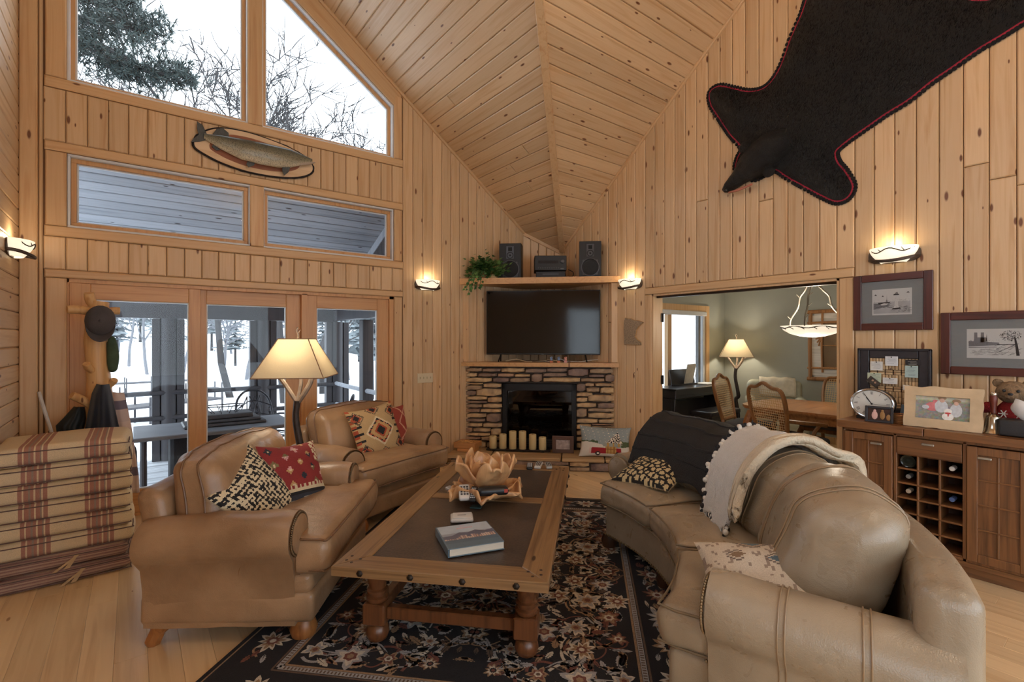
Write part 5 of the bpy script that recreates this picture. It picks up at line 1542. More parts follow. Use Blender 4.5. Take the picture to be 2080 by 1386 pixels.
def giraffe(u, v, s):
    best = 9; sec = 9
    for i in range(-1, 2):
        for j in range(-1, 2):
            gx, gy = int(u * 11) + i, int(v * 9) + j
            px_ = gx + .5 + .38 * math.sin(gx * 12.9 + gy * 78.2); py_ = gy + .5 + .38 * math.sin(gx * 39.3 + gy * 11.1)
            d = math.hypot(u * 11 - px_, v * 9 - py_)
            if d < best: best, sec = d, best
            elif d < sec: sec = d
    return C(30, 26, 24) if sec - best < .30 else C(200, 180, 138)
def pale_kilim(u, v, s):
    base = C(196, 184, 166)
    a = abs(u - .42) * 2.0 + abs(v - .95) * 1.5
    if a < .2: return C(96, 112, 118)
    if a < .28: return C(170, 150, 130)
    if a < .34: return C(112, 100, 90)
    for cx_, cy_, col_ in ((.28, .62, C(128, 104, 82)), (.56, .58, C(86, 106, 120)), (.8, .3, C(120, 104, 92)), (.86, .12, C(70, 98, 118)), (.74, .6, C(150, 120, 84)), (.2, .25, C(150, 132, 116))):
        q = abs(u - cx_) * 2 + abs(v - cy_) * 1.8
        if q < .12: return col_
        if .16 < q < .19: return C(110, 96, 88)
    if noise.noise(Vector((u * 30, v * 12, 3))) > .28: return C(146, 130, 116)
    return base
# on the near armchair
r1v = Vector((.58, .815, 0)); f1v = Vector((.815, -.58, 0))
base1 = Vector((ch1[0], ch1[1], 0))
pillow('throw_pillow', 'black and cream leaf pillow on the armchair by the cushion stack', .44, .44, .14, frame_at(base1 - r1v * .20 - f1v * -.01 + Vector((0, 0, .645)), f1v * .9 + Vector((0, 0, .5)) - r1v * .25, (0, 0, 1), .5), leafy, 84, trim=('fringe', plain('cream_fringe', C(190, 176, 146), .9)))
pillow('throw_pillow', 'red kilim pillow with starry motifs on the near armchair', .46, .46, .15, frame_at(base1 + r1v * .10 + f1v * .09 + Vector((0, 0, .655)), f1v * .95 + Vector((0, 0, .45)) - r1v * .35, (0, 0, 1), -.12), kilim_red, 46)
base2 = c2c; r2v = Vector((.94, .335, 0))
pillow('throw_pillow', 'tan kilim pillow with black diamonds on the armchair by the fireplace', .48, .48, .16, frame_at(base2 + f2 * .10 - r2v * .02 + Vector((0, 0, .70)), f2 * .95 + Vector((0, 0, .38)) - r2v * .15, (0, 0, 1), .12), diamonds, 46)
pillow('throw_pillow', 'red trellis pillow tucked behind the diamond pillow', .40, .40, .14, frame_at(base2 - f2 * .02 + r2v * .27 + Vector((0, 0, .69)), f2 * .95 + Vector((0, 0, .3)), (0, 0, 1), -.05), trellis, 40)
a_ = math.radians(-13)
pillow('throw_pillow', 'black and cream pebble print pillow lying on the far sofa seat', .48, .42, .15, frame_at(pol(a_, 1.70, .585), Vector((-math.cos(a_) * .32, -math.sin(a_) * .32, 1)), (math.cos(a_), math.sin(a_), 0), .25), giraffe, 50, trim=('fringe', plain('cream_fringe', C(190, 176, 146), .9)))
a_ = math.radians(-67)
pillow('throw_pillow', 'pale kilim pillow with blue diamond against the near sofa arm', .52, .36, .14, frame_at(pol(math.radians(-66), 1.755, .585), Vector((-.30, -.16, 1)), Vector((.62, .6, .2)), -.10), pale_kilim, 46)

# ================================================================== THROWS ON THE SOFA BACK
def drape(name, lab, a0, a1, prof, mat, thick, seed, sway=.0, n=26, wav=.012, skew=(0.0, 0.0)):
    pr = bez([(r, z, 0) for r, z in prof], 5); m_ = len(pr); P = []
    for i in range(n):
        f = i / (n - 1); a = a0 + (a1 - a0) * f; row = []
        for j, q in enumerate(pr):
            g_ = j / (m_ - 1)
            w_ = wav * (noise.noise(Vector((f * 5, g_ * 3, seed))) + .5 * noise.noise(Vector((f * 13, g_ * 6, seed + 3))))
            aa = a + (skew[0] + (skew[1] - skew[0]) * f) * (1 - g_) ** 1.3 + sway * math.sin(g_ * 5 + seed)
            row.append(Vector(pol(aa, q.x + w_ * .9, q.y + w_ + (.02 * math.sin(f * 9 + seed) if j < 2 else 0))))
        P.append(row)
    b = MB(); b.grid(P)
    o = b.obj(name, mat, smooth=True, angle=180)
    md = o.modifiers.new('thick', 'SOLIDIFY'); md.thickness = thick; md.offset = 0
    tag(o, lab, 'blanket', 'throws over the sofa back')
    return o, P
blackfur, nt, b_, out = new_mat('black_fur')
v = objcoord(nt); nz = nd(nt, 'TexNoise', i_Scale=180.0, i_Detail=4.0); nt.links.new(v, nz.inputs['Vector'])
nt.links.new(ramp(nt, nz.outputs[0], [(.35, C(6, 6, 8)), (.8, C(30, 30, 35))]), b_.inputs['Base Color']); b_.inputs['Roughness'].default_value = .6
bump(nt, b_, nz.outputs[0], .9, .01)
PB = [(1.70, .57), (1.735, .68), (1.79, .80), (1.93, .91), (2.08, .93), (2.21, .87), (2.34, .825), (2.375, .6)]
th1, Pg = drape('fur_throw', 'black ribbed faux fur throw over the far end of the sofa', math.radians(-6), math.radians(-27.5), PB, blackfur, .022, 2.0, skew=(math.radians(2), math.radians(-9)), n=30, wav=.016)
b = MB()
for j in range(2, 27, 4):      # plush ribs running with the back
    for rr in (0,):
        pass
for k in range(7):
    idx = 2 + k * 4
    pts = [Pg[i][min(idx, len(Pg[0]) - 1)] for i in range(len(Pg))]
    b.tube([p + Vector((0, 0, .006)) for p in pts], .014, 6)
b.obj('fur_rib', blackfur, th1)
knit = plain('white_waffle_knit', C(214, 212, 208), .95, var=.05, bmp=1.0, bscale=150)
PW = [(1.64, .53), (1.68, .63), (1.74, .79), (1.89, .935), (2.07, .965), (2.21, .90), (2.345, .84), (2.385, .55)]
th2, Pw = drape('knit_throw', 'white waffle knit throw beside the black fur throw', math.radians(-26), math.radians(-39), PW, knit, .02, 5.0, skew=(math.radians(-9), math.radians(-8)), n=26, wav=.02)
b = MB(); rnd = random.Random(5)
for j in range(len(Pw[0])):                 # black and white pompom edging along one side
    p, p2 = Pw[0][j], Pw[0][min(j + 1, len(Pw[0]) - 1)]
    for s_ in (0, .5):
        c = p.lerp(p2, s_); b.sph(c + Vector((rnd.uniform(-.01, .01), rnd.uniform(-.01, .01), .012)), .016, 7, 5, mi=(j + int(s_ * 2)) % 2)
for i in range(len(Pw)):
    c = Pw[i][0]; b.sph(c + Vector((0, 0, -.012)), .016, 7, 5, mi=i % 2)
    b.tube([c, c + Vector((-.004, .01, -.045))], .008, 5, mi=(i + 1) % 2)
o = b.obj('pompom_edge', [plain('pom_black', C(30, 30, 34), .95), plain('pom_white', C(210, 206, 198), .95)], th2); o['kind'] = 'stuff'
fleece = plain('cream_fleece', C(206, 192, 168), .95, var=.08, bmp=1.0, bscale=70)
PFl = [(1.68, .62), (1.71, .71), (1.77, .84), (1.90, .965), (2.07, .985), (2.21, .92), (2.355, .86), (2.40, .6)]
drape('fleece_throw', 'cream fleece throw folded next to the waffle knit', math.radians(-38), math.radians(-42), PFl, fleece, .045, 8.0, skew=(math.radians(-8), math.radians(-6)), n=16, wav=.02)
# ================================================================== RUG
RA = math.radians(43.7 - 90); RCX, RCY = 1.941, 2.645; RW, RL = 1.13, 1.47
rug = thing('area_rug', 'black oriental rug with cream and rust floral scrolls', 'rug', (RCX, RCY, 0), RA)
rug_black = plain('rug_black', C(30, 30, 35), .95, var=.3, scale=180, bmp=.5, bscale=400)
RUGC = [plain('rug_cream', C(198, 190, 176), .95, var=.16, scale=120, bmp=.4, bscale=400), plain('rug_tan', C(150, 124, 98), .95, var=.2, scale=120, bmp=.4, bscale=400), plain('rug_rust', C(116, 72, 62), .95, var=.2, scale=120, bmp=.4, bscale=400),
        plain('rug_grey', C(158, 158, 160), .95, var=.16, scale=120, bmp=.4, bscale=400), plain('rug_brown', C(98, 80, 68), .95, var=.2, scale=120), rug_black]
b = MB(); b.box((0, 0, .005), (2 * RW, 2 * RL, .010), ch=.003); b.obj('pile', rug_black, rug, smooth=False)
b = MB(); rnd = random.Random(1)
for s in (-1, 1):
    for i in range(230):
        x = -RW + 2 * RW * (i + .5) / 230; y = s * RL; l_ = rnd.uniform(.035, .055); o_ = rnd.uniform(-.012, .012)
        b.add([(x - .003, y, .004), (x + .003, y, .004), (x + o_ + .002, y + s * l_, .003), (x + o_ - .002, y + s * l_, .003)], [(0, 1, 2, 3)])
o = b.obj('fringe', plain('rug_fringe', C(212, 202, 180), .95), rug, smooth=False); o['kind'] = 'stuff'
pat = MB(); ZL = .0104
def poly(pts, mi, lay=0):
    n = len(pts); pat.add([(x, y, ZL + lay * .0002) for x, y in pts], [tuple(range(n))], mi)
def xf(pts, c, a, s=1, flip=1):
    ca, sa = math.cos(a), math.sin(a); return [(c[0] + s * (x * flip * ca - y * sa), c[1] + s * (x * flip * sa + y * ca)) for x, y in pts]
def leaf_m(c, a, L, W, mi, lay=1):
    pts = []; n = 5
    for i in range(n + 1):
        f = i / n; w = W * math.sin(PI * min(1, f * .96 + .03)) ** .8
        pts.append((f * L, w)); 
        if i < n: pts.append(((f + .10) * L, w * .62))
    full = pts + [(x, -y) for x, y in reversed(pts)]
    poly(xf(full, c, a), mi, lay)
    poly(xf([(L * .08, -.0025), (L * .8, 0), (L * .08, .0025)], c, a), 5, lay + 1)
def flower_m(c, R, pal, a0=0, k=9, lay=2):
    for q, (f, mi) in enumerate(zip((1, .72, .46, .24), pal)):
        n = k * 4; pts = []
        for i in range(n):
            t = 2 * PI * i / n; r = R * f * (1 + (.30 if q < 2 else .12) * math.cos(k * t) + (.18 * math.cos(3 * t + R * 90) if q < 2 else 0)); pts.append((r * math.cos(t), r * math.sin(t)))
        poly(xf(pts, c, a0), mi, lay + q)
def vine_m(pts, w, mi, lay=0):
    P = [Vector((x, y, 0)) for x, y in pts]
    P = bez(P, 6)
    for i in range(len(P) - 1):
        d = P[i + 1] - P[i]
        if d.length < 1e-6: continue
        n = Vector((-d.y, d.x, 0)).normalized() * w / 2
        poly([(P[i].x + n.x, P[i].y + n.y), (P[i].x - n.x, P[i].y - n.y), (P[i + 1].x - n.x, P[i + 1].y - n.y), (P[i + 1].x + n.x, P[i + 1].y + n.y)], mi, lay)
FW, FLn = .80, 1.14
def mir(fn):
    for sx in (1, -1):
        for sy in (1, -1): fn(sx, sy)
rnd = random.Random(12)
seeds = []
tries = 0
while len(seeds) < 24 and tries < 4000:
    tries += 1
    p = (rnd.uniform(.0, FW - .06), rnd.uniform(.0, FLn - .06))
    if all(math.hypot(p[0] - q[0], p[1] - q[1]) > .165 for q in seeds) and (p[0] > .08 or p[0] < .02) and (p[1] > .08 or p[1] < .02): seeds.append(p)
pals = [(0, 1, 2, 0), (1, 0, 5, 2), (3, 0, 2, 1), (2, 1, 0, 2), (1, 2, 0, 4), (0, 3, 1, 2)]
info = [(p, rnd.uniform(.034, .07), rnd.choice(pals), rnd.choice((6, 7, 9)), rnd.uniform(0, 1)) for p in seeds]
vin = []
for i, p in enumerate(seeds):
    near = sorted(range(len(seeds)), key=lambda j: math.hypot(p[0] - seeds[j][0], p[1] - seeds[j][1]))[1:3]
    for j in near:
        q = seeds[j]; mx_, my_ = (p[0] + q[0]) / 2 + rnd.uniform(-.09, .09), (p[1] + q[1]) / 2 + rnd.uniform(-.09, .09)
        vin.append(([p, (mx_, my_), q], rnd.choice((.007, .009, .012)), rnd.choice((1, 2, 3, 4))))
lv = []
for k in range(330):
    p = rnd.choice(seeds); a = rnd.uniform(0, 2 * PI); d = rnd.uniform(.07, .15)
    c = (p[0] + d * math.cos(a), p[1] + d * math.sin(a))
    if 0 < c[0] < FW - .05 and 0 < c[1] < FLn - .05: lv.append((c, a + rnd.uniform(-1, 1), rnd.uniform(.05, .11), rnd.uniform(.011, .026), rnd.choice((0, 0, 1, 1, 2, 3, 3, 4))))
curls = []
for k in range(110):
    p = rnd.choice(seeds); a = rnd.uniform(0, 2 * PI); s_ = rnd.choice((-1, 1)); r0 = rnd.uniform(.05, .09)
    pts = [(p[0] + r0 * math.cos(a + s_ * q * .5) * (1 + .22 * q), p[1] + r0 * math.sin(a + s_ * q * .5) * (1 + .22 * q)) for q in range(5)]
    if all(-.05 < x < FW - .03 and -.05 < y < FLn - .03 for x, y in pts): curls.append((pts, rnd.choice((.008, .012, .016)), rnd.choice((0, 1, 2, 3))))
def quad_field(sx, sy):
    m2 = lambda p: (p[0] * sx, p[1] * sy)
    ma = lambda a: math.atan2(math.sin(a) * sy, math.cos(a) * sx)
    for pts, w, mi in vin: vine_m([m2(p) for p in pts], w, mi, 0)
    for pts, w, mi in curls: vine_m([m2(p) for p in pts], w, mi, 0)
    for c, a, L, W, mi in lv: leaf_m(m2(c), ma(a), L, W, mi, 1)
    for p, R, pl, k, a in info:
        flower_m(m2(p), R, pl, a, k, 3)
mir(quad_field)
def rect_band(hx_, hy_, w, mi, lay=0):
    for s in (-1, 1):
        poly([(-hx_, s * hy_ - w / 2), (hx_, s * hy_ - w / 2), (hx_, s * hy_ + w / 2), (-hx_, s * hy_ + w / 2)], mi, lay)
        poly([(s * hx_ - w / 2, -hy_), (s * hx_ + w / 2, -hy_), (s * hx_ + w / 2, hy_), (s * hx_ - w / 2, hy_)], mi, lay)
rect_band(FW + .005, FLn + .005, .012, 1); rect_band(FW + .026, FLn + .026, .026, 3); rect_band(FW + .048, FLn + .048, .010, 4); rect_band(RW - .03, RL - .03, .008, 1)
n_ = 90
for s in (-1, 1):
    for i in range(n_):
        x = -FW + 2 * FW * i / n_; poly([(x, s * (FLn + .017)), (x + .008, s * (FLn + .017)), (x + .008, s * (FLn + .035)), (x, s * (FLn + .035))], 4, 1)
    for i in range(int(n_ * 1.4)):
        y = -FLn + 2 * FLn * i / (n_ * 1.4); poly([(s * (FW + .017), y), (s * (FW + .035), y), (s * (FW + .035), y + .008), (s * (FW + .017), y + .008)], 4, 1)
bm_ = .17 + .0
cxb, cyb = (FW + .055 + RW - .035) / 2, (FLn + .055 + RL - .035) / 2
def border_run(p0, p1, nrm, count):
    for i in range(count):
        f = (i + .5) / count; c = (p0[0] + (p1[0] - p0[0]) * f, p0[1] + (p1[1] - p0[1]) * f)
        d = Vector((p1[0] - p0[0], p1[1] - p0[1])).normalized(); a = math.atan2(d.y, d.x); st = math.hypot(p1[0] - p0[0], p1[1] - p0[1]) / count
        sg = 1 if i % 2 else -1
        vine_m([(c[0] - d.x * st / 2, c[1] - d.y * st / 2), (c[0] - d.x * st / 4 + nrm[0] * .05 * sg, c[1] - d.y * st / 4 + nrm[1] * .05 * sg), (c[0] + d.x * st / 4 - nrm[0] * .05 * sg, c[1] + d.y * st / 4 - nrm[1] * .05 * sg), (c[0] + d.x * st / 2, c[1] + d.y * st / 2)], .011, (1, 3)[i % 2])
        flower_m(c, rnd.uniform(.055, .075), pals[i % len(pals)], rnd.random(), 10)
        for q in range(6):
            aa = a + rnd.uniform(-.5, .5) + (PI if q % 2 else 0); off = rnd.uniform(.06, .11) * (-1 if q % 2 else 1)
            cc_ = (c[0] + d.x * off + nrm[0] * rnd.uniform(-.07, .05), c[1] + d.y * off + nrm[1] * rnd.uniform(-.07, .05))
            leaf_m(cc_, aa, rnd.uniform(.045, .075), rnd.uniform(.01, .02), rnd.choice((0, 1, 3, 2)))
border_run((-cxb, -cyb), (cxb, -cyb), (0, 1), 7); border_run((-cxb, cyb), (cxb, cyb), (0, 1), 7); border_run((cxb, -cyb + .2), (cxb, cyb - .2), (1, 0), 9); border_run((-cxb, -cyb + .2), (-cxb, cyb - .2), (1, 0), 9)
o = pat.obj('woven_motifs', RUGC, rug, smooth=False); o['kind'] = 'stuff'

# ================================================================== COFFEE TABLE
TA = math.radians(43.2 - 90); TCX, TCY = 1.772, 2.60; TH = .47; TW, TL = .50, .975
ctab = thing('coffee_table', 'long oak coffee table with dark inset panels and turned legs', 'table', (TCX, TCY, 0), TA)
oak_y = wood('weathered_oak_y', C(146, 114, 78), C(102, 74, 48), C(60, 40, 26), rough=.38, axis='Z', tone=.10, knots=.12, grain=1.3, bmp=.35)
oak_d = wood('dark_oak', C(116, 72, 42), C(74, 44, 26), None, rough=.35, axis='Z', tone=.06, coat=.3)
m, nt, bs, out = new_mat('dark_hide_panel')
v = objcoord(nt); n1 = nd(nt, 'TexNoise', i_Scale=5.0, i_Detail=6.0); nt.links.new(v, n1.inputs['Vector']); n2 = nd(nt, 'TexNoise', i_Scale=90.0, i_Detail=4.0); nt.links.new(v, n2.inputs['Vector'])
nt.links.new(mixc(nt, .35, ramp(nt, n1.outputs[0], [(.3, C(44, 38, 36)), (.65, C(84, 68, 56))]), ramp(nt, n2.outputs[0], [(.3, C(40, 36, 36)), (.75, C(110, 92, 76))])), bs.inputs['Base Color']); bs.inputs['Roughness'].default_value = .36
bump(nt, bs, n2.outputs[0], .2, .003)
hide = MATS['dark_hide_panel']
fw = .135; zt = TH; zb0 = TH - .045
def tboard(P, name='frame_board'): return plank(name, oak_y, [(x, y, zb0) for x, y in P], (0, 0, 1), ctab, .045, .0006, .004)
tboard([(-TW, -TL), (-TW + fw, -TL + fw), (-TW + fw, TL - fw), (-TW, TL)]); tboard([(TW - fw, -TL + fw), (TW, -TL), (TW, TL), (TW - fw, TL - fw)])
tboard([(-TW, -TL), (TW, -TL), (TW - fw, -TL + fw), (-TW + fw, -TL + fw)][::-1][1:] + [(TW - fw, -TL + fw)] if False else [(-TW + fw, -TL + fw), (-TW, -TL), (TW, -TL), (TW - fw, -TL + fw)])
tboard([(-TW, TL), (-TW + fw, TL - fw), (TW - fw, TL - fw), (TW, TL)])
yc = .10
tboard([(-TW + fw, yc + .05), (-TW + fw, yc - .05), (TW - fw, yc - .05), (TW - fw, yc + .05)], 'cross_board')
for (ya_, yb_) in ((-TL + fw, yc - .05), (yc + .05, TL - fw)):
    b = MB(); b.box((0, (ya_ + yb_) / 2, TH - .026), (2 * TW - 2 * fw, yb_ - ya_, .04)); b.obj('inset_panel', hide, ctab, smooth=False)
b = MB()
for sx in (-1, 1):
    for sy in (-1, 1):
        for q in ((.04, .07), (.075, .05), (.045, .115), (.10, .09)): b.lathe([(.008, TH - .002), (.007, TH + .0015)], 8, M=T(sx * (TW - q[0]), sy * (TL - q[1]), 0))
b.obj('peg', plain('peg_dark', C(60, 40, 26), .5), ctab)
clv = plain('iron_clavo', C(52, 44, 38), .5, .7)
sm_ = MB(); sm_.lathe([(.016, 0), (.014, .004), (.004, .009)], 6); stud0 = None
for x_, y_, ex_, ey_ in [(-.36 + .24 * i, s * (TL + .001), -s * PI / 2, 0) for i in range(4) for s in (-1, 1)] + [(s * (TW + .001), -.78 + .26 * i, 0, s * PI / 2) for i in range(7) for s in (-1, 1)]:
    if stud0 is None: stud0 = o = sm_.obj('iron_stud', clv, ctab)
    else: o = stud0.copy(); COL.objects.link(o)
    o.location = (x_, y_, TH - .024); o.rotation_euler = (ex_, ey_, 0)
lx, ly = TW - .125, TL - .225
for sx in (-1, 1):
    for sy in (-1, 1):
        b = MB(); b.lathe([(.03, .0), (.048, .012), (.058, .04), (.052, .07), (.04, .085)], 20, M=T(sx * lx, sy * ly, .012))
        b.box((sx * lx, sy * ly, .158), (.115, .115, .105), ch=.008)
        b.lathe([(.046, .21), (.055, .222), (.056, .235), (.044, .243), (.052, .256), (.052, .268), (.04, .276), (.044, .30), (.056, .34), (.062, .38), (.058, .41), (.05, zb0)], 20, M=T(sx * lx, sy * ly, 0))
        b.obj('turned_leg', oak_d, ctab)
for s in (-1, 1):
    b = MB(); b.box((0, s * ly, .158), (2 * lx - .11, .05, .06), ch=.006); b.obj('stretcher', oak_d, ctab, smooth=False)
    b = MB(); b.box((s * lx, 0, .158), (.05, 2 * ly - .11, .06), ch=.006); b.obj('stretcher', oak_d, ctab, smooth=False)
# ---- carved root bowl
bwl = onZ(988, 1012, TH)
rootm = wood('teak_root', C(214, 172, 124), C(160, 104, 62), C(110, 64, 36), rough=.32, axis='Z', tone=.03, grain=.5, knots=.15, coat=.3)
rb = thing('root_bowl', 'carved teak root bowl with curling petal lobes on the coffee table', 'bowl', (bwl.x, bwl.y, TH))
def petal(ang, r0, r1, w, z0, z1, curl, seed, name='petal'):
    n, m_ = 14, 13; ca, sa = math.cos(ang), math.sin(ang); top = []; 
    for i in range(n):
        f = i / (n - 1); row = []
        for j in range(m_):
            g_ = -1 + 2 * j / (m_ - 1)
            ww = w * (math.sin(PI * (.12 + .80 * f)) ** .7) * g_ * (1 + .12 * noise.noise(Vector((f * 3, g_ * 2, seed))))
            r = r0 + (r1 - r0) * f - .03 * g_ * g_ * f
            z = z0 + (z1 - z0) * f ** 1.6 + .55 * w * g_ * g_ * (.35 + .65 * f) + .022 * noise.noise(Vector((f * 4, g_ * 3 + seed, seed))) - curl * max(0, f - .82) * 2.2 + .02 * math.sin(g_ * 5 + seed) * f
            row.append((r * ca - ww * sa, r * sa + ww * ca, max(z, .006)))
        top.append(row)
    b = MB(); b.grid(top); o = b.obj(name, rootm, rb, angle=180)
    md = o.modifiers.new('thick', 'SOLIDIFY'); md.thickness = .018; md.offset = 1
    md2 = o.modifiers.new('round', 'SUBSURF'); md2.levels = 1; md2.render_levels = 1
    return o
random.seed(6)
for k in range(6): petal(math.radians(-128 + k * 60), .05, .265, .115, .012, .06, .05, k * 3.1)
for k in range(4): petal(math.radians(-52.4 - 8 + k * 90 + 45), .05, .215, .12, .08, .24, .06, 20 + k * 2.3)
for k in range(3): petal(math.radians(-128 + k * 120), .02, .13, .10, .10, .255, .05, 40 + k * 1.7)
b = MB(); b.lathe([(.07, .0), (.09, .02), (.07, .06), (.06, .1), (.08, .13), (.03, .15)], 20); b.obj('core', rootm, rb)
random.seed(9)
def gadget(name, lab, cat, pos, size, rz, mats, keys=0, tilt=0.0, grp=None, keyc=None):
    t = thing(name, lab, cat, pos, rz, grp); t.rotation_euler = (tilt, 0, rz)
    b = MB(); b.soft(size, min(size) * .42, 3, 2); o = b.obj('case', mats, t); o.location = (0, 0, size[2] / 2)
    if keys:
        b = MB(); r_ = size[1] / (keys + 2)
        for i in range(keys):
            for j in range(3): b.box(((j - 1) * size[0] * .26, -size[1] / 2 + r_ * (i + 1.5), size[2]), (size[0] * .18, r_ * .6, .004), ch=.001)
        b.obj('keypad', keyc, t, smooth=False)
    return t
plw, plb = plain('pale_plastic', C(206, 206, 204), .35, var=.03), plain('black_plastic', C(30, 32, 36), .35, var=.1)
keyd, keyl = plain('key_dark', C(50, 54, 60), .5), plain('key_light', C(180, 186, 190), .5)
p = onZ(1076, 950, TH); gadget('remote_control', 'black remote control nearest the root bowl', 'remote', (p.x, p.y, TH), (.05, .16, .022), math.radians(-40), plb, 7, 0, 'remotes at the far end of the coffee table', keyl)
p = onZ(1094, 948, TH); gadget('remote_control', 'pale remote control between two others on the coffee table', 'remote', (p.x, p.y, TH), (.055, .17, .022), math.radians(-48), plw, 6, 0, 'remotes at the far end of the coffee table', keyd)
p = onZ(1114, 949, TH); gadget('remote_control', 'silver waisted remote control at the table corner', 'remote', (p.x, p.y, TH), (.05, .15, .024), math.radians(-36), plain('silver_plastic', C(176, 180, 182), .3, .3), 5, 0, 'remotes at the far end of the coffee table', keyd)
fw_ = Vector((FX, FY, 0)); rt_ = Vector((FY, -FX, 0))
bw = Vector((bwl.x, bwl.y, TH))
t_ = gadget('eyeglass_case', 'long black case with red tag lying in the root bowl', 'case', bw - fw_ * .17 + rt_ * .05 + Vector((0, 0, .075)), (.19, .075, .05), math.radians(-25), plb)
b = MB(); b.box((.075, -.036, .03), (.022, .006, .02)); b.obj('tag', plain('red_tag', C(180, 70, 56), .5), t_, smooth=False)
gadget('thermometer', 'white handheld gadget tilted in the root bowl', 'gadget', bw - fw_ * .15 - rt_ * .13 + Vector((0, 0, .07)), (.07, .14, .03), math.radians(-30), plw, 4, .35, None, keyd)
gadget('remote_control', 'small black remote standing in a lobe of the root bowl', 'remote', bw - fw_ * .18 - rt_ * .07 + Vector((0, 0, .075)), (.04, .12, .02), math.radians(-42), plb, 6, .5, None, keyl)
gadget('wristwatch', 'silver gadget resting on the edge of the root bowl', 'gadget', bw - fw_ * .06 - rt_ * .21 + Vector((0, 0, .06)), (.05, .11, .02), math.radians(20), plain('silver_plastic', C(176, 180, 182), .3, .3), 0, .2)
p = onZ(967, 1031, TH); b = MB(); b.box((0, 0, .003), (.07, .05, .006), ch=.001); o = b.obj('playing_card', plain('teal_card', C(44, 70, 74), .5), loc=(p.x, p.y, TH), rot=(0, 0, TA), smooth=False); tag(o, 'small teal card pack on the dark table panel', 'card')
p = onZ(938, 1056, TH); t_ = thing('coaster_case', 'rounded white box on the dark table panel beside the book', 'box', (p.x, p.y, TH), math.radians(-30))
b = MB(); b.soft((.13, .11, .022), .01, 3, 3); o = b.obj('box', plw, t_); o.location = (0, 0, .011)
b = MB(); b.soft((.11, .09, .006), .003, 3, 2); o = b.obj('lid', plw, t_); o.location = (.004, 0, .024); b = MB(); b.box((.0, 0, .0275), (.05, .004, .001)); b.obj('mark', keyd, t_, smooth=False)
# ---- book
zbk = TH + .042
q = [onZ(885, 1072, zbk), onZ(989, 1058, zbk), onZ(1024, 1099, zbk), onZ(909, 1117, zbk)]
bc_ = sum(q, Vector()) / 4; ex = ((q[1] - q[0]) + (q[2] - q[3])) / 2; ey = ((q[0] - q[3]) + (q[1] - q[2])) / 2
bwid, bhei = ex.length, ey.length; bang = math.atan2(ex.y, ex.x)
bk_ = thing('hardcover_book', 'large hardcover photo book with pale blue cover on the coffee table', 'book', (bc_.x, bc_.y, TH), bang)
b = MB(); b.box((0.004, 0, .021), (bwid - .012, bhei - .012, .034)); b.obj('pages', plain('page_block', C(214, 206, 190), .8, aniso=(1, 1, 40)), bk_, smooth=False)
cov = plain('cover_blue', C(92, 116, 134), .3, var=.06, scale=6)
b = MB(); b.box((0, 0, .0395), (bwid, bhei, .004), ch=.0015).box((0, 0, .002), (bwid, bhei, .004), ch=.0015).box((-bwid / 2 + .003, 0, .021), (.006, bhei, .042), ch=.002); b.obj('cover', cov, bk_, smooth=False)
art = MB(); zz = .0418
def rct(x0, x1, y0, y1, mi, l=0): art.add([(bwid * (x0 - .5), bhei * (y0 - .5), zz + l * .0002), (bwid * (x1 - .5), bhei * (y0 - .5), zz + l * .0002), (bwid * (x1 - .5), bhei * (y1 - .5), zz + l * .0002), (bwid * (x0 - .5), bhei * (y1 - .5), zz + l * .0002)], [(0, 1, 2, 3)], mi)
rct(.03, .98, .62, .98, 0); rct(.03, .98, .52, .62, 1); rct(.03, .98, .20, .34, 2)
rnd = random.Random(2); x = .03
art.add([(bwid * (x_ - .5), bhei * (y_ - .5), zz + .0004) for x_, y_ in ((.03, .34), (.98, .34), (.98, .62), (.82, .57), (.66, .66), (.5, .58), (.36, .63), (.2, .52), (.03, .5))], [tuple(range(9))], 3)
while x < .95:
    w_ = rnd.uniform(.02, .05); h_ = rnd.uniform(.05, .16) if x > .25 else rnd.uniform(.02, .06); rct(x, min(x + w_, .97), .33, .33 + h_, rnd.choice((4, 5, 4)), 3)
    rct(x + w_ * .3, x + w_ * .55, .35, .36 + h_ * .4, 6, 4); x += w_ + .006
for i in range(9): rct(.36 + i * .034, .36 + i * .034 + .02, .78, .84, 7, 2)
for i in range(3): rct(.44 + i * .03, .44 + i * .03 + .018, .89, .92, 7, 2)
art.obj('cover_print', [plain('art_sky', C(176, 192, 206), .35), plain('art_haze', C(150, 160, 176), .35), plain('art_water', C(86, 108, 126), .35), plain('art_hill', C(96, 100, 120), .35), plain('art_pale', C(196, 180, 176), .35), plain('art_mauve', C(150, 128, 132), .35), plain('art_lit', C(226, 190, 140), .35), plain('art_pink', C(214, 172, 180), .35)], bk_, smooth=False)

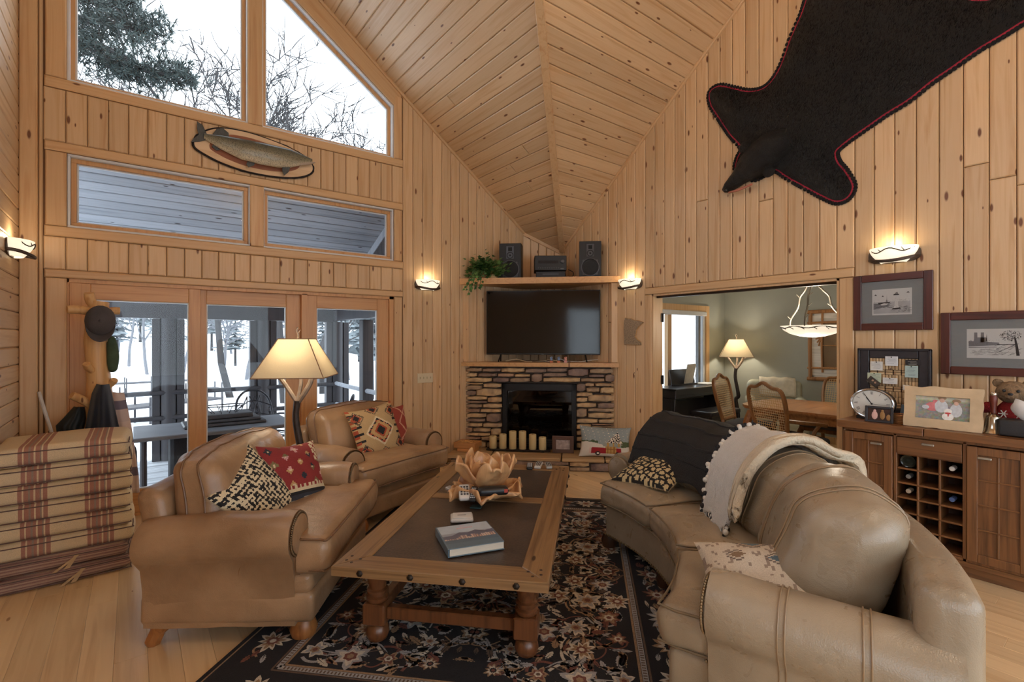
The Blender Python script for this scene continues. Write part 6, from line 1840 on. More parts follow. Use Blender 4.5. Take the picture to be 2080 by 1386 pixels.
# ================================================================== STACK OF SEAT CUSHIONS
def stripe_mat(name, base, s1, s2, axis=0, period=.30, fine=False):
    m, nt, b, out = new_mat(name)
    tc = nd(nt, 'TexCoord'); sp = nd(nt, 'SeparateXYZ'); nt.links.new(tc.outputs['Object'], sp.inputs[0])
    f = math_n(nt, 'FRACT', math_n(nt, 'ADD', math_n(nt, 'DIVIDE', sp.outputs[axis], period), 10.13))
    if fine: stops = [(0, base), (.15, s1), (.3, base), (.42, s2), (.58, s1), (.75, base), (.86, s2)]
    else: stops = [(0, base), (.50, s1), (.56, base), (.585, s1), (.65, s2), (.68, s1), (.73, base), (.755, s1), (.82, s2), (.84, base), (.865, s1), (.93, base)]
    c = ramp(nt, f, stops, 'CONSTANT')
    nz = nd(nt, 'TexNoise', i_Scale=260.0, i_Detail=3.0); nt.links.new(tc.outputs['Object'], nz.inputs['Vector'])
    c = mixc(nt, .4, c, ramp(nt, nz.outputs[0], [(.3, (.6, .6, .6)), (.7, (1.2, 1.2, 1.2))]), 'MULTIPLY')
    nt.links.new(c, b.inputs['Base Color']); b.inputs['Roughness'].default_value = .9; bump(nt, b, nz.outputs[0], .3, .004)
    return m
plaid = stripe_mat('striped_canvas', C(216, 198, 164), C(168, 122, 106), C(150, 134, 122))
ticking = stripe_mat('ticking_stripe', C(164, 136, 122), C(138, 102, 96), C(182, 156, 136), axis=2, period=.035, fine=True)
random.seed(15); z = 0.0
stk_names = ['bottom', 'second', 'third', 'fourth', 'fifth', 'sixth', 'seventh', 'topmost']
for i in range(8):
    h = .112 if i >= 2 else .092
    sx_ = random.uniform(-.012, .012); wdt = .69 + random.uniform(-.02, .015); rz = random.uniform(-.025, .025)
    if i < 2: lab = stk_names[i] + ' cushion of the stack, rust ticking side out with tie'
    else: lab = stk_names[i] + ' cushion of the stack by the left wall, cream with rust stripes'
    t = thing('seat_pad', lab, 'cushion', (-.355 + sx_, 4.40, z), rz, 'stack of patio seat cushions')
    def fn(V, i=i, h=h):
        V = V.copy(); V[:, 2] += .012 * (1 - (V[:, 0] / .36) ** 2) * (V[:, 2] > 0); V[:, 0] += .01 * np.sin(V[:, 1] * 9 + i); V[:, 2] += .006 * np.sin(V[:, 0] * 5 + i)
        return wrinkle(V, .006, 6, i * 3.3)
    b = MB(); b.soft((wdt, .60, h - .004), (.045, .045, .04), 8, 3, fn=fn); o = b.obj('pad', plaid if i >= 2 else ticking, t); o.location = (0, 0, h / 2)
    for zz in (.32, -.36):
        hw = wdt / 2 - .008; piping(t, bez([(x_, y_, h / 2 + zz * h) for x_, y_ in ((-hw, -.26), (-hw + .03, -.297), (0, -.302), (hw - .03, -.297), (hw, -.26), (hw + .003, 0), (hw, .26))], 4), plain('navy_welt', C(104, 84, 80), .8), .0035, False)
    if i < 2:
        b = MB(); b.add([(.08, -.305, h * .8), (.10, -.306, h * .8), (.06, -.33, h * .1), (.03, -.33, h * .05)], [(0, 1, 2, 3)]).add([(.09, -.306, h * .8), (.107, -.307, h * .78), (.0, -.35, .004), (-.02, -.345, .004)], [(0, 1, 2, 3)]); b.obj('tie', plain('tie_tape', C(186, 160, 124), .9), t, smooth=False)
    z += h

# ================================================================== COAT TREE AND WHAT HANGS ON IT
CTX, CTY = -.215, 4.93
ct = thing('coat_tree', 'peeled log coat tree with stubby branch pegs by the patio door', 'coat rack', (CTX, CTY, 0))
logm = wood('peeled_log', C(214, 170, 114), C(186, 136, 82), KNOT, rough=.45, axis='Z', tone=.02, knots=.5, kscale=1.5)
random.seed(2)
b = MB(); b.tube([(.01 * math.sin(i * 1.1), .008 * math.cos(i), i * 1.80 / 12) for i in range(13)], [.095 - .028 * i / 12 + .004 * math.sin(i * 2) for i in range(13)], 16); b.obj('trunk', logm, ct)
def cpix(px, py, y): return onY(px, py, y) - Vector((CTX, CTY, 0))
for nm, pts, r_ in (('peg', [(0, 0, 1.70), (-.08, -.05, 1.73), (-.17, -.08, 1.73)], .032), ('peg', [(0, 0, 1.68), (.07, .02, 1.73), (.13, .03, 1.735)], .03), ('peg', [(0, 0, 1.74), (-.04, -.02, 1.80), (-.05, -.04, 1.86)], .034), ('peg', [(0, 0, .98), (-.09, -.05, 1.06), (-.145, -.08, 1.1)], .03), ('peg', [(0, 0, 1.1), (.08, -.03, 1.17), (.1, -.05, 1.2)], .026), ('peg', [(0, 0, 1.24), (-.05, -.09, 1.3), (-.06, -.12, 1.33)], .026)):
    b = MB(); b.tube(bez(pts, 4), [r_] * 8 + [r_ * .92], 9); b.obj(nm, logm, ct)
b = MB()
for k in range(3):
    a = k * 2.1 + .6; b.tube(bez([(0, 0, .22), (.14 * math.cos(a), .14 * math.sin(a), .12), (.24 * math.cos(a), .24 * math.sin(a), .03)], 4), [.05] * 8 + [.035], 9)
b.obj('root_foot', logm, ct)
charcoal = plain('charcoal_cotton', C(74, 70, 72), .9, var=.15, scale=12, bmp=.3, bscale=200)
hp = onY(204, 652, CTY - .13); cp_ = thing('baseball_cap', 'grey baseball cap hung on the top of the coat tree', 'cap', hp)
b = MB(); G = []
for i in range(12):
    th = PI / 2 * i / 11; row = []
    for j in range(22):
        a = 2 * PI * j / 22; r = math.sin(th); row.append((.092 * r * math.cos(a) * (1 + .04 * noise.noise(Vector((a, th, 1)))), -.05 * math.cos(th) * 1.5 + .02, .135 * r * math.sin(a) * .86 + .0))
    G.append(row)
b.grid(G, closed_v=True); o = b.obj('crown', charcoal, cp_, angle=180); md = o.modifiers.new('t', 'SOLIDIFY'); md.thickness = .004
b = MB(); G = []
for i in range(6):
    f = i / 5; row = []
    for j in range(13):
        a = math.radians(200 + 140 * j / 12); row.append(((.088 + .0 * f) * math.cos(a) * (1 + .06 * f), -.0 - .055 * f * math.sin(PI * j / 12), .10 * math.sin(a) - .055 * f * math.sin(PI * j / 12) ** .6))
    G.append(row)
b.grid(G); o = b.obj('brim', charcoal, cp_, angle=180); md = o.modifiers.new('t', 'SOLIDIFY'); md.thickness = .005
b = MB(); b.sph((0, -.06, .0), .008, 8, 6); b.obj('button', charcoal, cp_)
def hang(name, lab, cat, pix, y, th, mat, seed, fold=.03, nf=7, extra=None):
    """cloth hanging from a peg: outline given by left/right edges for rows of pixels, folded and thick"""
    P = []; n = 24
    for (pl, pr, py) in pix:
        row = []
        for j in range(n):
            f = j / (n - 1); p = onY(pl + (pr - pl) * f, py, y)
            d = math.sin(PI * f) * th + fold * math.sin(f * nf * PI + seed + py * .01) * (py - pix[0][2]) / max(1, (pix[-1][2] - pix[0][2]))
            row.append((p.x, p.y - d, p.z))
        P.append([Vector(q) for q in row])
    Q = []
    for i in range(len(P) - 1):
        for k in range(4):
            Q.append([P[i][j].lerp(P[i + 1][j], k / 4) for j in range(n)])
    Q.append(P[-1]); b = MB(); b.grid(Q)
    back = [[(p.x, y + .03, p.z) for p in row] for row in (Q[0], Q[-1])]
    o = b.obj(name, mat, angle=180); c = sum((p for r in Q for p in r), Vector()) / (len(Q) * n)
    o.data.transform(Matrix.Translation(-c)); o.location = c
    md = o.modifiers.new('t', 'SOLIDIFY'); md.thickness = .02; md.offset = -1
    tag(o, lab, cat, 'things hung on the coat tree'); return o
navy = plain('navy_fleece', C(26, 32, 44), .95, var=.2, bmp=.3, bscale=200, sheen=.2)
hang('fleece_jacket', 'dark navy fleece hung from a lower peg of the coat tree', 'jacket', [(196, 222, 780), (186, 228, 800), (178, 236, 840), (170, 246, 885), (164, 254, 930), (160, 258, 960)], CTY - .10, .10, navy, 1.0)
m, nt, bs, out = new_mat('plaid_shirt')
tc = nd(nt, 'TexCoord'); sp = nd(nt, 'SeparateXYZ'); nt.links.new(tc.outputs['Object'], sp.inputs[0])
f = math_n(nt, 'FRACT', math_n(nt, 'ADD', math_n(nt, 'DIVIDE', sp.outputs[2], .27), 5.40))
nt.links.new(ramp(nt, f, [(0, C(196, 176, 168)), (.36, C(112, 104, 118)), (.62, C(206, 186, 176))], 'CONSTANT'), bs.inputs['Base Color']); bs.inputs['Roughness'].default_value = .9
hang('striped_shirt', 'pale rugby shirt with grey band behind the navy fleece', 'shirt', [(222, 252, 797), (222, 260, 830), (225, 268, 870), (230, 275, 920), (236, 282, 965), (240, 284, 1000)], CTY + .06, .05, MATS['plaid_shirt'], 2.0, .015, 5)
hang('dark_umbrella', 'folded black umbrella hung beside the navy fleece', 'umbrella', [(150, 172, 826), (128, 176, 850), (113, 172, 865), (116, 168, 888), (120, 166, 930)], CTY - .02, .05, plain('umbrella_black', C(24, 30, 30), .6), 4.0, .012, 9)
gn = thing('fishing_creel', 'green and grey slim bag hanging from the coat tree', 'bag', onY(229, 720, CTY - .05))
b = MB(); b.soft((.07, .05, .28), .03, 5, 3, fn=lambda V: wrinkle(np.stack([V[:, 0] * (1.1 - .5 * np.abs(V[:, 2] / .14 + .1) ** 2) + .1 * (-V[:, 2]) * .35, V[:, 1], V[:, 2]], 1), .006, 9, 3)); b.obj('pouch', plain('green_canvas', C(58, 78, 56), .8, var=.25, scale=18), gn)
b = MB(); b.soft((.04, .04, .24), .02, 4, 2, fn=lambda V: np.stack([V[:, 0] - V[:, 2] * .12, V[:, 1], V[:, 2]], 1)); o = b.obj('side_panel', charcoal, gn); o.location = (-.02, .02, -.02)
b = MB(); b.tube(bez([(-.015, 0, .13), (-.02, .03, .2), (-.01, .05, .24)], 4), .006, 6); b.obj('strap', charcoal, gn)
b = MB(); pa, pb = onY(79, 797, 5.22), onY(108, 890, 5.05); d = (pb - pa).normalized(); pb2 = pa + d * (pa.z / -d.z) * .999
b.tube([pa, pb2], .012, 8); tag(b.obj('metal_rod', plain('white_rod', C(206, 204, 200), .4, .2)), 'thin pale rod leaning against the corner boards', 'rod')
# ================================================================== BUFFET WITH WINE RACK
CX0, CY0 = 4.18, 1.405
oak_c = wood('antique_oak', C(128, 86, 52), C(78, 50, 30), None, rough=.38, axis='Z', tone=.05, grain=1.2, bmp=.3, coat=.2)
oak_cx = wood('antique_oak_level', C(128, 86, 52), C(78, 50, 30), None, rough=.36, axis='X', tone=.05, grain=1.2, bmp=.3, coat=.2)
oak_in = plain('oak_dark_inside', C(70, 42, 26), .7)  # darker even brown for the rack back and cork board backing
cb_ = thing('wine_buffet', 'dark oak buffet with wine rack against the pine wall', 'buffet', (CX0, CY0, 0), -PI / 2)
WCb = 1.0; DCb = .44
def cpart(name, boxes, mat=oak_c, parent=None):
    b = MB()
    for c, s in boxes: b.box(c, s, ch=.003)
    return b.obj(name, mat, parent or cb_, smooth=False)
cpart('body', [((.01, DCb / 2, .48), (.02, DCb, .76)), ((WCb - .01, DCb / 2, .48), (.02, DCb, .76)), ((.32, DCb / 2, .48), (.02, DCb, .76)), ((.68, DCb / 2, .48), (.02, DCb, .76)), ((.5, DCb - .01, .48), (1.0, .02, .76)), ((.5, DCb / 2, .11), (1.0, DCb, .02)), ((.5, DCb / 2, .855), (1.0, DCb, .02))])
cpart('plinth', [((.5, DCb / 2 + .015, .05), (1.0, DCb - .03, .10)), ((.5, .012, .085), (1.01, .03, .03))], oak_cx)
cpart('top_leaf', [((.23, DCb / 2 - .01, .892), (.50, DCb + .06, .05))], oak_cx); cpart('top_leaf', [((.765, DCb / 2 - .01, .892), (.56, DCb + .06, .05))], oak_cx)
pewter = plain('pewter_pull', C(176, 170, 160), .35, .7)
for x0, x1 in ((.022, .308), (.692, .978)):
    d_ = cpart('door', [(((x0 + x1) / 2, .004, .48), (x1 - x0 - .09, .016, .66))])
    cpart('door_frame', [((x0 + .025, -.004, .48), (.05, .024, .72)), ((x1 - .025, -.004, .48), (.05, .024, .72)), (((x0 + x1) / 2, -.004, .815), (x1 - x0 - .1, .024, .05)), (((x0 + x1) / 2, -.004, .145), (x1 - x0 - .1, .024, .05))], oak_c, d_)
    for k in range(3):
        cpart('muntin', [(((x0 + x1) / 2, -.006, .12 + .05 + .62 * (k + 1) / 4), (x1 - x0 - .1, .014, .010))], oak_cx, d_)
    cpart('muntin', [(((x0 + x1) / 2, -.006, .48), (.010, .014, .62))], oak_c, d_)
    cpart('pull', [(((x0 + x1) / 2 + (.05 if x0 < .5 else -.06), -.022, .775), (.065, .014, .014))], pewter, d_)
dr_ = cpart('drawer', [((.5, .0, .785), (.336, .02, .115))], oak_cx); cpart('pull', [((.5, -.014, .812), (.065, .014, .014))], pewter, dr_)
for k in range(7):
    cpart('rack_shelf', [((.5, .11, .125 + .60 * k / 6), (.34, .21, .012))], oak_cx)
for k in range(1, 3): cpart('rack_divider', [((.33 + .34 * k / 3, .11, .425), (.012, .21, .60))])
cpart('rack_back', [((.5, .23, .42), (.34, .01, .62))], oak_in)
def bottle(col, row, lab, capc, glassc, big=False):
    x = .33 + .34 * (col + .5) / 3; z = .125 + .60 * (5 - row) / 6 + .006 + (.046 if big else .039)
    p = cb_.matrix_basis if False else None
    t = thing('wine_bottle', lab, 'bottle', (CX0 + .03, CY0 - x, z), 0, 'bottles in the wine rack')
    M_ = Ry(PI / 2)
    if big:
        b = MB(); b.lathe([(.0, 0), (.03, .006), (.042, 0), (.0455, .006), (.0455, .16), (.03, .18)], 20, M=T(-.01, 0, 0) @ M_, cap=False); b.obj('glass', glassc, t)
    else:
        b = MB(); b.lathe([(.013, .07), (.016, .11), (.034, .145), (.038, .165), (.038, .19)], 18, M=M_); b.obj('glass', glassc, t)
        b = MB(); b.lathe([(.0, 0), (.0145, .001), (.0155, .01), (.0148, .07)], 16, M=M_, cap=False); b.obj('capsule', capc, t)
green_gl = plain('dark_bottle_glass', C(24, 30, 26), .12, var=.1)
bottle(0, 0, 'large dark bottle lying base outwards in the top rack row', None, green_gl, True)
bottle(2, 0, 'bottle with broad white capsule in the top rack row', plain('cap_white', C(216, 212, 206), .4), green_gl)
bottle(0, 1, 'bottle with silver capsule in the second rack row', plain('cap_silver', C(170, 170, 168), .3, .6), green_gl)
bottle(0, 2, 'bottle with cork-coloured capsule in the third rack row', plain('cap_cork', C(186, 170, 150), .5), green_gl)
bottle(2, 2, 'bottle with blue capsule in the third rack row', plain('cap_blue', C(78, 100, 150), .4), green_gl)
ZT = .917
# ---- cork board leaning on the wall
blkwood = plain('ebonised_frame', C(44, 40, 44), .5, var=.2, scale=30)
kx = 4.54
def bpt(px, py, x): return onX(px, py, x)
k0, k1 = bpt(1744, 706, kx), bpt(1893, 711, kx); ky0, ky1 = k0.y, k1.y; kz1 = (k0.z + k1.z) / 2; KW = ky0 - ky1; KH = kz1 - ZT
kb = thing('cork_board', 'black framed wine cork board leaning on the buffet', 'board', (kx, (ky0 + ky1) / 2, ZT), -PI / 2)
fwk = .075
b = MB(); b.box((-KW / 2 + fwk / 2, 0, KH / 2), (fwk, .035, KH), ch=.006).box((KW / 2 - fwk / 2, 0, KH / 2), (fwk, .035, KH), ch=.006).box((0, 0, fwk / 2), (KW - 2 * fwk, .035, fwk), ch=.006).box((0, 0, KH - fwk / 2), (KW - 2 * fwk, .035, fwk), ch=.006)
b.box((-KW / 2 + .008, -.014, KH / 2), (.016, .03, KH), ch=.003).box((KW / 2 - .008, -.014, KH / 2), (.016, .03, KH), ch=.003).box((0, -.014, KH - .008), (KW, .03, .016), ch=.003); b.obj('frame', blkwood, kb, smooth=False)
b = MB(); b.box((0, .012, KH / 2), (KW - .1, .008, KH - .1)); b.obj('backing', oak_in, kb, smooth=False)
corkm = wood('cork', C(200, 172, 134), C(160, 124, 88), C(110, 70, 60), rough=.85, axis='Z', tone=.16, knots=.2)
cme = MB(); cme.lathe([(.0088, -.021), (.0095, -.02), (.0095, .02), (.0088, .021)], 9); cork0 = None
iw, ih = KW - 2 * fwk, KH - 2 * fwk
random.seed(3); row = 0; zc = KH - fwk
rows = []
while zc > fwk + .01:
    if row % 3 == 2:
        for rr in range(2):
            n = max(1, int(iw / .043)); 
            for i in range(n): rows.append((-iw / 2 + iw * (i + .5) / n, zc - .010, True))
            zc -= .0195
    else:
        n = int(iw / .0195)
        for i in range(n): rows.append((-iw / 2 + iw * (i + .5) / n, zc - .0215, False))
        zc -= .043
    row += 1
for (x, z, hor) in rows:
    if z < fwk: continue
    if cork0 is None: cork0 = cme.obj('cork', corkm, kb); o = cork0
    else:
        o = cork0.copy(); COL.objects.link(o)
    o.location = (x, -.001, z); o.rotation_euler = (0, PI / 2, 0) if hor else (0, 0, random.uniform(0, 6))
notes = [(1768, 1793, 734, 753, C(216, 216, 212), 'white note with small handwriting at the left of the cork board'), (1798, 1824, 724, 744, C(214, 216, 218), 'white note pinned high in the middle of the cork board'), (1838, 1865, 743, 768, C(176, 196, 192), 'pale teal note below the black ticket on the cork board'), (1762, 1790, 757, 778, C(190, 202, 178), 'pale green note half under the dark photo'), (1793, 1823, 767, 781, C(222, 222, 220), 'white business card with blue script on the cork board'), (1834, 1847, 782, 793, C(224, 224, 222), 'tiny white slip near the wooden photo frame'), (1839, 1871, 731, 743, C(44, 40, 42), 'black ticket with pale lettering on the cork board')]
for px0, px1, py0, py1, col_, lab in notes:
    a, c_ = bpt(px0, py0, kx - .02), bpt(px1, py1, kx - .02)
    t = thing('pinned_note', lab, 'note', ((kx - .02), (a.y + c_.y) / 2, (a.z + c_.z) / 2), -PI / 2 , 'papers on the cork board')
    w_, h_ = abs(a.y - c_.y), abs(a.z - c_.z)
    b = MB(); b.box((0, 0, 0), (w_, .0012, h_)); b.obj('paper', plain('note_%d' % px0, col_, .8, var=.03), t, smooth=False)
    b = MB()
    for q in range(max(1, int(h_ / .012))): b.box((random.uniform(-.1, .1) * w_, -.0009, h_ / 2 - .012 - q * .010), (w_ * random.uniform(.4, .75), .0006, .0016))
    b.obj('writing', plain('ink_grey' if px0 != 1839 else 'ink_white', C(110, 116, 130) if px0 != 1839 else C(200, 196, 186), .8), t, smooth=False)
    b = MB(); b.sph((0, -.005, h_ / 2 - .006), .004, 7, 5); b.obj('pin', plb, t)
a = bpt(1774, 776, kx - .026); t = thing('small_photo', 'dark snapshot pinned askew on the cork board', 'photo', a, -PI / 2); t.rotation_euler = (0, .7, -PI / 2)
b = MB(); b.box((0, 0, 0), (.085, .0015, .05)); b.obj('print', plain('snapshot_dark', C(70, 62, 56), .4, var=.5, scale=60), t, smooth=False)
b = MB(); b.sph((-.01, -.001, .006), (.008, .001, .008), 8, 5).sph((.012, -.001, .004), (.008, .001, .008), 8, 5); b.obj('faces', plain('face_tone', C(180, 146, 120), .6), t)
# ---- mantel clock
ck = bpt(1774, 822, 4.36)
cl = thing('mantel_clock', 'oval black mantel clock reading near five to eleven', 'clock', (4.36, ck.y, ZT), -PI / 2)
cr = .135; cz = .118; el = .80
ell = lambda r, n=40: [(r * math.cos(2 * PI * i / n), r * el * math.sin(2 * PI * i / n)) for i in range(n)]
b = MB(); b.prism(ell(cr), -.03, .03, M=T(0, 0, cz) @ Rx(PI / 2)); b.box((0, 0, .012), (.20, .07, .024), ch=.004); b.obj('case', plain('clock_black', C(34, 36, 40), .25, var=.1), cl, angle=30)
b = MB(); b.tube([(x * .97, -.032, cz + y * .97) for x, y in ell(cr)], .009, 8, closed=True); b.obj('bezel', plain('chrome', C(190, 190, 190), .15, .9), cl)
b = MB(); b.prism(ell(cr * .90), .029, .033, M=T(0, 0, cz) @ Rx(PI / 2)); b.obj('dial', plain('dial_white', C(222, 222, 216), .5, var=.02), cl, smooth=False)
b = MB()
numer = ['XII', 'I', 'II', 'III', 'IIII', 'V', 'VI', 'VII', 'VIII', 'IX', 'X', 'XI']
for h_ in range(12):
    a = PI / 2 - h_ * PI / 6; R_ = cr * .74; ca, sa = math.cos(a), math.sin(a) * el
    s_ = numer[h_]; w0 = .0055; M_ = T(R_ * ca, -.0338, cz + R_ * sa) @ Ry(-(a - PI / 2))
    x = -len(s_) * w0 / 2 + w0 / 2
    for chx in s_:
        if chx == 'I': b.box((x, 0, 0), (.0018, .0008, .022), M=None) if False else b.add([(x - .001, 0, -.011), (x + .001, 0, -.011), (x + .001, 0, .011), (x - .001, 0, .011)], [(0, 1, 2, 3)], M=M_)
        elif chx == 'V':
            b.add([(x - .004, 0, .011), (x - .002, 0, .011), (x + .001, 0, -.011), (x - .001, 0, -.011)], [(0, 1, 2, 3)], M=M_); b.add([(x + .003, 0, .011), (x + .004, 0, .011), (x + .001, 0, -.011), (x, 0, -.011)], [(0, 1, 2, 3)], M=M_)
        else:
            b.add([(x - .004, 0, .011), (x - .002, 0, .011), (x + .004, 0, -.011), (x + .002, 0, -.011)], [(0, 1, 2, 3)], M=M_); b.add([(x + .003, 0, .011), (x + .004, 0, .011), (x - .003, 0, -.011), (x - .004, 0, -.011)], [(0, 1, 2, 3)], M=M_)
        x += w0
b.obj('numerals', plain('ink_black', C(30, 30, 32), .6), cl, smooth=False)
b = MB()
for ang, ln, w_ in ((math.radians(122), .062, .004), (math.radians(118), .09, .0028), (math.radians(-4), .095, .0012)):
    b.box((ln / 2 * math.cos(ang), -.036, cz + ln / 2 * math.sin(ang) * el), (ln, .0015, w_), M=Ry(-math.atan2(math.sin(ang) * el, math.cos(ang))))
b.lathe([(.006, -.038), (.006, -.034)], 12, M=T(0, 0, cz) @ Rx(PI / 2) @ T(0, 0, .072)); b.obj('hands', plain('ink_black', C(30, 30, 32), .6), cl, smooth=False)
def photo_frame(name, lab, px, py, x, w, h, fw_, mat, tilt, rz, depth=.02, pic=None, wavy=0.0, z=ZT):
    p = onX(px, py, x); t = thing(name, lab, 'photo frame', (x, p.y, z), rz); t.rotation_euler = (tilt, 0, rz)
    b = MB()
    if wavy:
        rnd = random.Random(5); n = 40
        def oc(k):
            pts = []
            for (ax, az, bx_, bz) in ((-w / 2, 0, w / 2, 0), (w / 2, 0, w / 2, h), (w / 2, h, -w / 2, h), (-w / 2, h, -w / 2, 0)):
                for i in range(n):
                    f = i / n; xx = ax + (bx_ - ax) * f; zz = az + (bz - az) * f; q = wavy * noise.noise(Vector((xx * 14, zz * 14, 2.0))); pts.append((xx + q * (1 if ax == bx_ else .3), max(zz + q * (1 if az == bz else .3), 0)))
            return pts
        o_ = oc(0); i_ = []
        for (ax, az, bx_, bz) in ((-w / 2 + fw_, fw_, w / 2 - fw_, fw_), (w / 2 - fw_, fw_, w / 2 - fw_, h - fw_), (w / 2 - fw_, h - fw_, -w / 2 + fw_, h - fw_), (-w / 2 + fw_, h - fw_, -w / 2 + fw_, fw_)):
            for i in range(n): i_.append((ax + (bx_ - ax) * i / n, az + (bz - az) * i / n))
        N = 4 * n; V = [(x_, -depth / 2, z_) for x_, z_ in o_] + [(x_, -depth / 2, z_) for x_, z_ in i_] + [(x_, depth / 2, z_) for x_, z_ in o_] + [(x_, depth / 2, z_) for x_, z_ in i_]
        F = []
        for i in range(N):
            j = (i + 1) % N; F += [(i, j, N + j, N + i), (j, i, 2 * N + i, 2 * N + j), (N + i, N + j, 3 * N + j, 3 * N + i), (2 * N + i, 2 * N + j, 3 * N + j, 3 * N + i)]
        b.add(V, F)
    else:
        for c, s in (((-w / 2 + fw_ / 2, 0, h / 2), (fw_, depth, h)), ((w / 2 - fw_ / 2, 0, h / 2), (fw_, depth, h)), ((0, 0, fw_ / 2), (w - 2 * fw_, depth, fw_)), ((0, 0, h - fw_ / 2), (w - 2 * fw_, depth, fw_))): b.box(c, s, ch=.003)
    b.obj('frame', mat, t, smooth=False)
    b = MB(); b.box((0, depth * .3, h / 2), (w - 2 * fw_ + .006, .003, h - 2 * fw_ + .006)); b.obj('print', pic, t, smooth=False)
    return t
sd = plain('pale_driftwood', C(200, 176, 142), .6, var=.14, scale=9, bmp=.3, bscale=40)
fr1 = photo_frame('photo_frame', 'small black framed photo in front of the clock', 1785, 840, 4.22, .165, .115, .016, blkwood, -.12, -PI / 2 + .12, .014, plain('photo_dark_room', C(58, 36, 30), .3, var=.5, scale=30))
b = MB(); b.sph((-.025, 0, .05), (.018, .002, .03), 10, 6).sph((-.025, 0, .082), (.009, .002, .01), 8, 5); b.obj('pale_figure', plain('photo_pink', C(214, 170, 160), .5), fr1)
b = MB(); b.sph((.02, 0, .052), (.015, .002, .03), 10, 6).sph((.02, 0, .084), (.008, .002, .009), 8, 5).sph((.055, 0, .04), (.013, .002, .022), 8, 5); b.obj('second_figure', plain('photo_gold', C(150, 110, 60), .5), fr1)
photo_m, nt, bs, out = new_mat('garden_photo')
tc = nd(nt, 'TexCoord'); sp = nd(nt, 'SeparateXYZ'); nt.links.new(tc.outputs['Object'], sp.inputs[0]); nz = nd(nt, 'TexNoise', i_Scale=70.0, i_Detail=4.0); nt.links.new(tc.outputs['Object'], nz.inputs['Vector'])
nt.links.new(mixc(nt, .4, ramp(nt, math_n(nt, 'DIVIDE', sp.outputs[2], .27), [(.2, C(84, 90, 60)), (.45, C(104, 104, 84)), (.56, C(96, 100, 116)), (.66, C(96, 112, 60)), (.72, C(206, 206, 170)), (.85, C(150, 110, 80))]), nz.outputs[1]), bs.inputs['Base Color']); bs.inputs['Roughness'].default_value = .25
fr2 = photo_frame('photo_frame', 'pale wavy driftwood frame with garden photo on the buffet', 1912, 868, 4.235, .40, .275, .062, sd, -.16, -PI / 2 + .05, .024, photo_m, .012)
fm = [('pink_coat', C(206, 120, 124), [((-.05, .145), (.036, .03)), ((-.035, .18), (.014, .012))]), ('pale_jacket', C(196, 200, 206), [((-.005, .15), (.035, .042)), ((.07, .13), (.03, .045)), ((-.085, .14), (.02, .014))]), ('straw_hat', C(150, 120, 90), [((0, .205), (.022, .012)), ((.072, .19), (.022, .012))]), ('face', C(206, 168, 150), [((0, .19), (.014, .014)), ((.07, .175), (.013, .013))]), ('snowman', C(232, 230, 226), [((.03, .085), (.03, .026)), ((.03, .12), (.021, .019))]), ('red_scarf', C(190, 60, 60), [((.03, .108), (.016, .006)), ((.032, .098), (.004, .014))])]
for nm, col_, el_ in fm:
    b = MB()
    for q, ((x_, z_), (rx, rz_)) in enumerate(el_): b.sph((x_, .004 - .0006 * fm.index((nm, col_, el_)), z_), (rx, .001, rz_), 14, 8)
    b.obj(nm, plain('photo_' + nm, col_, .4, var=.12, scale=60), fr2)
# ---- little wire basket, folded blue card
p = bpt(1826, 855, 4.27); wb = thing('brass_basket', 'small coiled brass basket between the two photo frames', 'basket', (4.30, p.y, ZT))
b = MB()
for k in range(6): r = .042 + .002 * k; b.tube([(r * math.cos(a), r * math.sin(a), .006 + .011 * k) for a in [2 * PI * i / 24 for i in range(24)]], .0055, 6, closed=True)
b.lathe([(.0, .002), (.042, .002), (.042, .006)], 20); b.obj('coil', plain('copper_coil', C(150, 108, 70), .35, .6), wb)
p = bpt(1834, 822, 4.40); b = MB(); b.add([(-.035, 0, 0), (.035, 0, 0), (.04, .01, .1), (-.02, .012, .12), (-.035, .02, 0), (.035, .024, 0), (.04, .016, .1), (-.02, .018, .12)], [(0, 1, 2, 3), (7, 6, 5, 4), (0, 4, 5, 1), (1, 5, 6, 2), (2, 6, 7, 3), (3, 7, 4, 0)])
o = b.obj('blue_card', plain('slate_blue', C(104, 122, 140), .6), loc=(4.44, p.y, ZT), rot=(0, 0, -PI / 2), smooth=False); tag(o, 'folded slate blue card propped behind the wooden frame', 'card')
# ---- hand bell
p = bpt(2017, 876, 4.30); hb_ = thing('hand_bell', 'silver hand bell with dark wooden handle on the buffet', 'bell', (4.32, p.y, ZT))
b = MB(); b.lathe([(.066, 0), (.067, .005), (.056, .018), (.046, .045), (.041, .08), (.036, .105), (.018, .118), (.010, .125)], 28); b.obj('bell', plain('polished_silver', C(200, 192, 176), .12, .95, var=.05), hb_)
b = MB(); b.lathe([(.010, .122), (.016, .13), (.013, .15), (.018, .19), (.020, .225), (.015, .24)], 18); b.obj('handle', wood('cherry_handle', C(112, 48, 34), C(80, 30, 22), None, axis='Z', rough=.3), hb_)
b = MB(); b.lathe([(.016, .24), (.018, .25), (.014, .258), (.0, .26)], 18, cap=False); b.obj('cap', plain('polished_silver', C(200, 192, 176), .12, .95, var=.05), hb_)
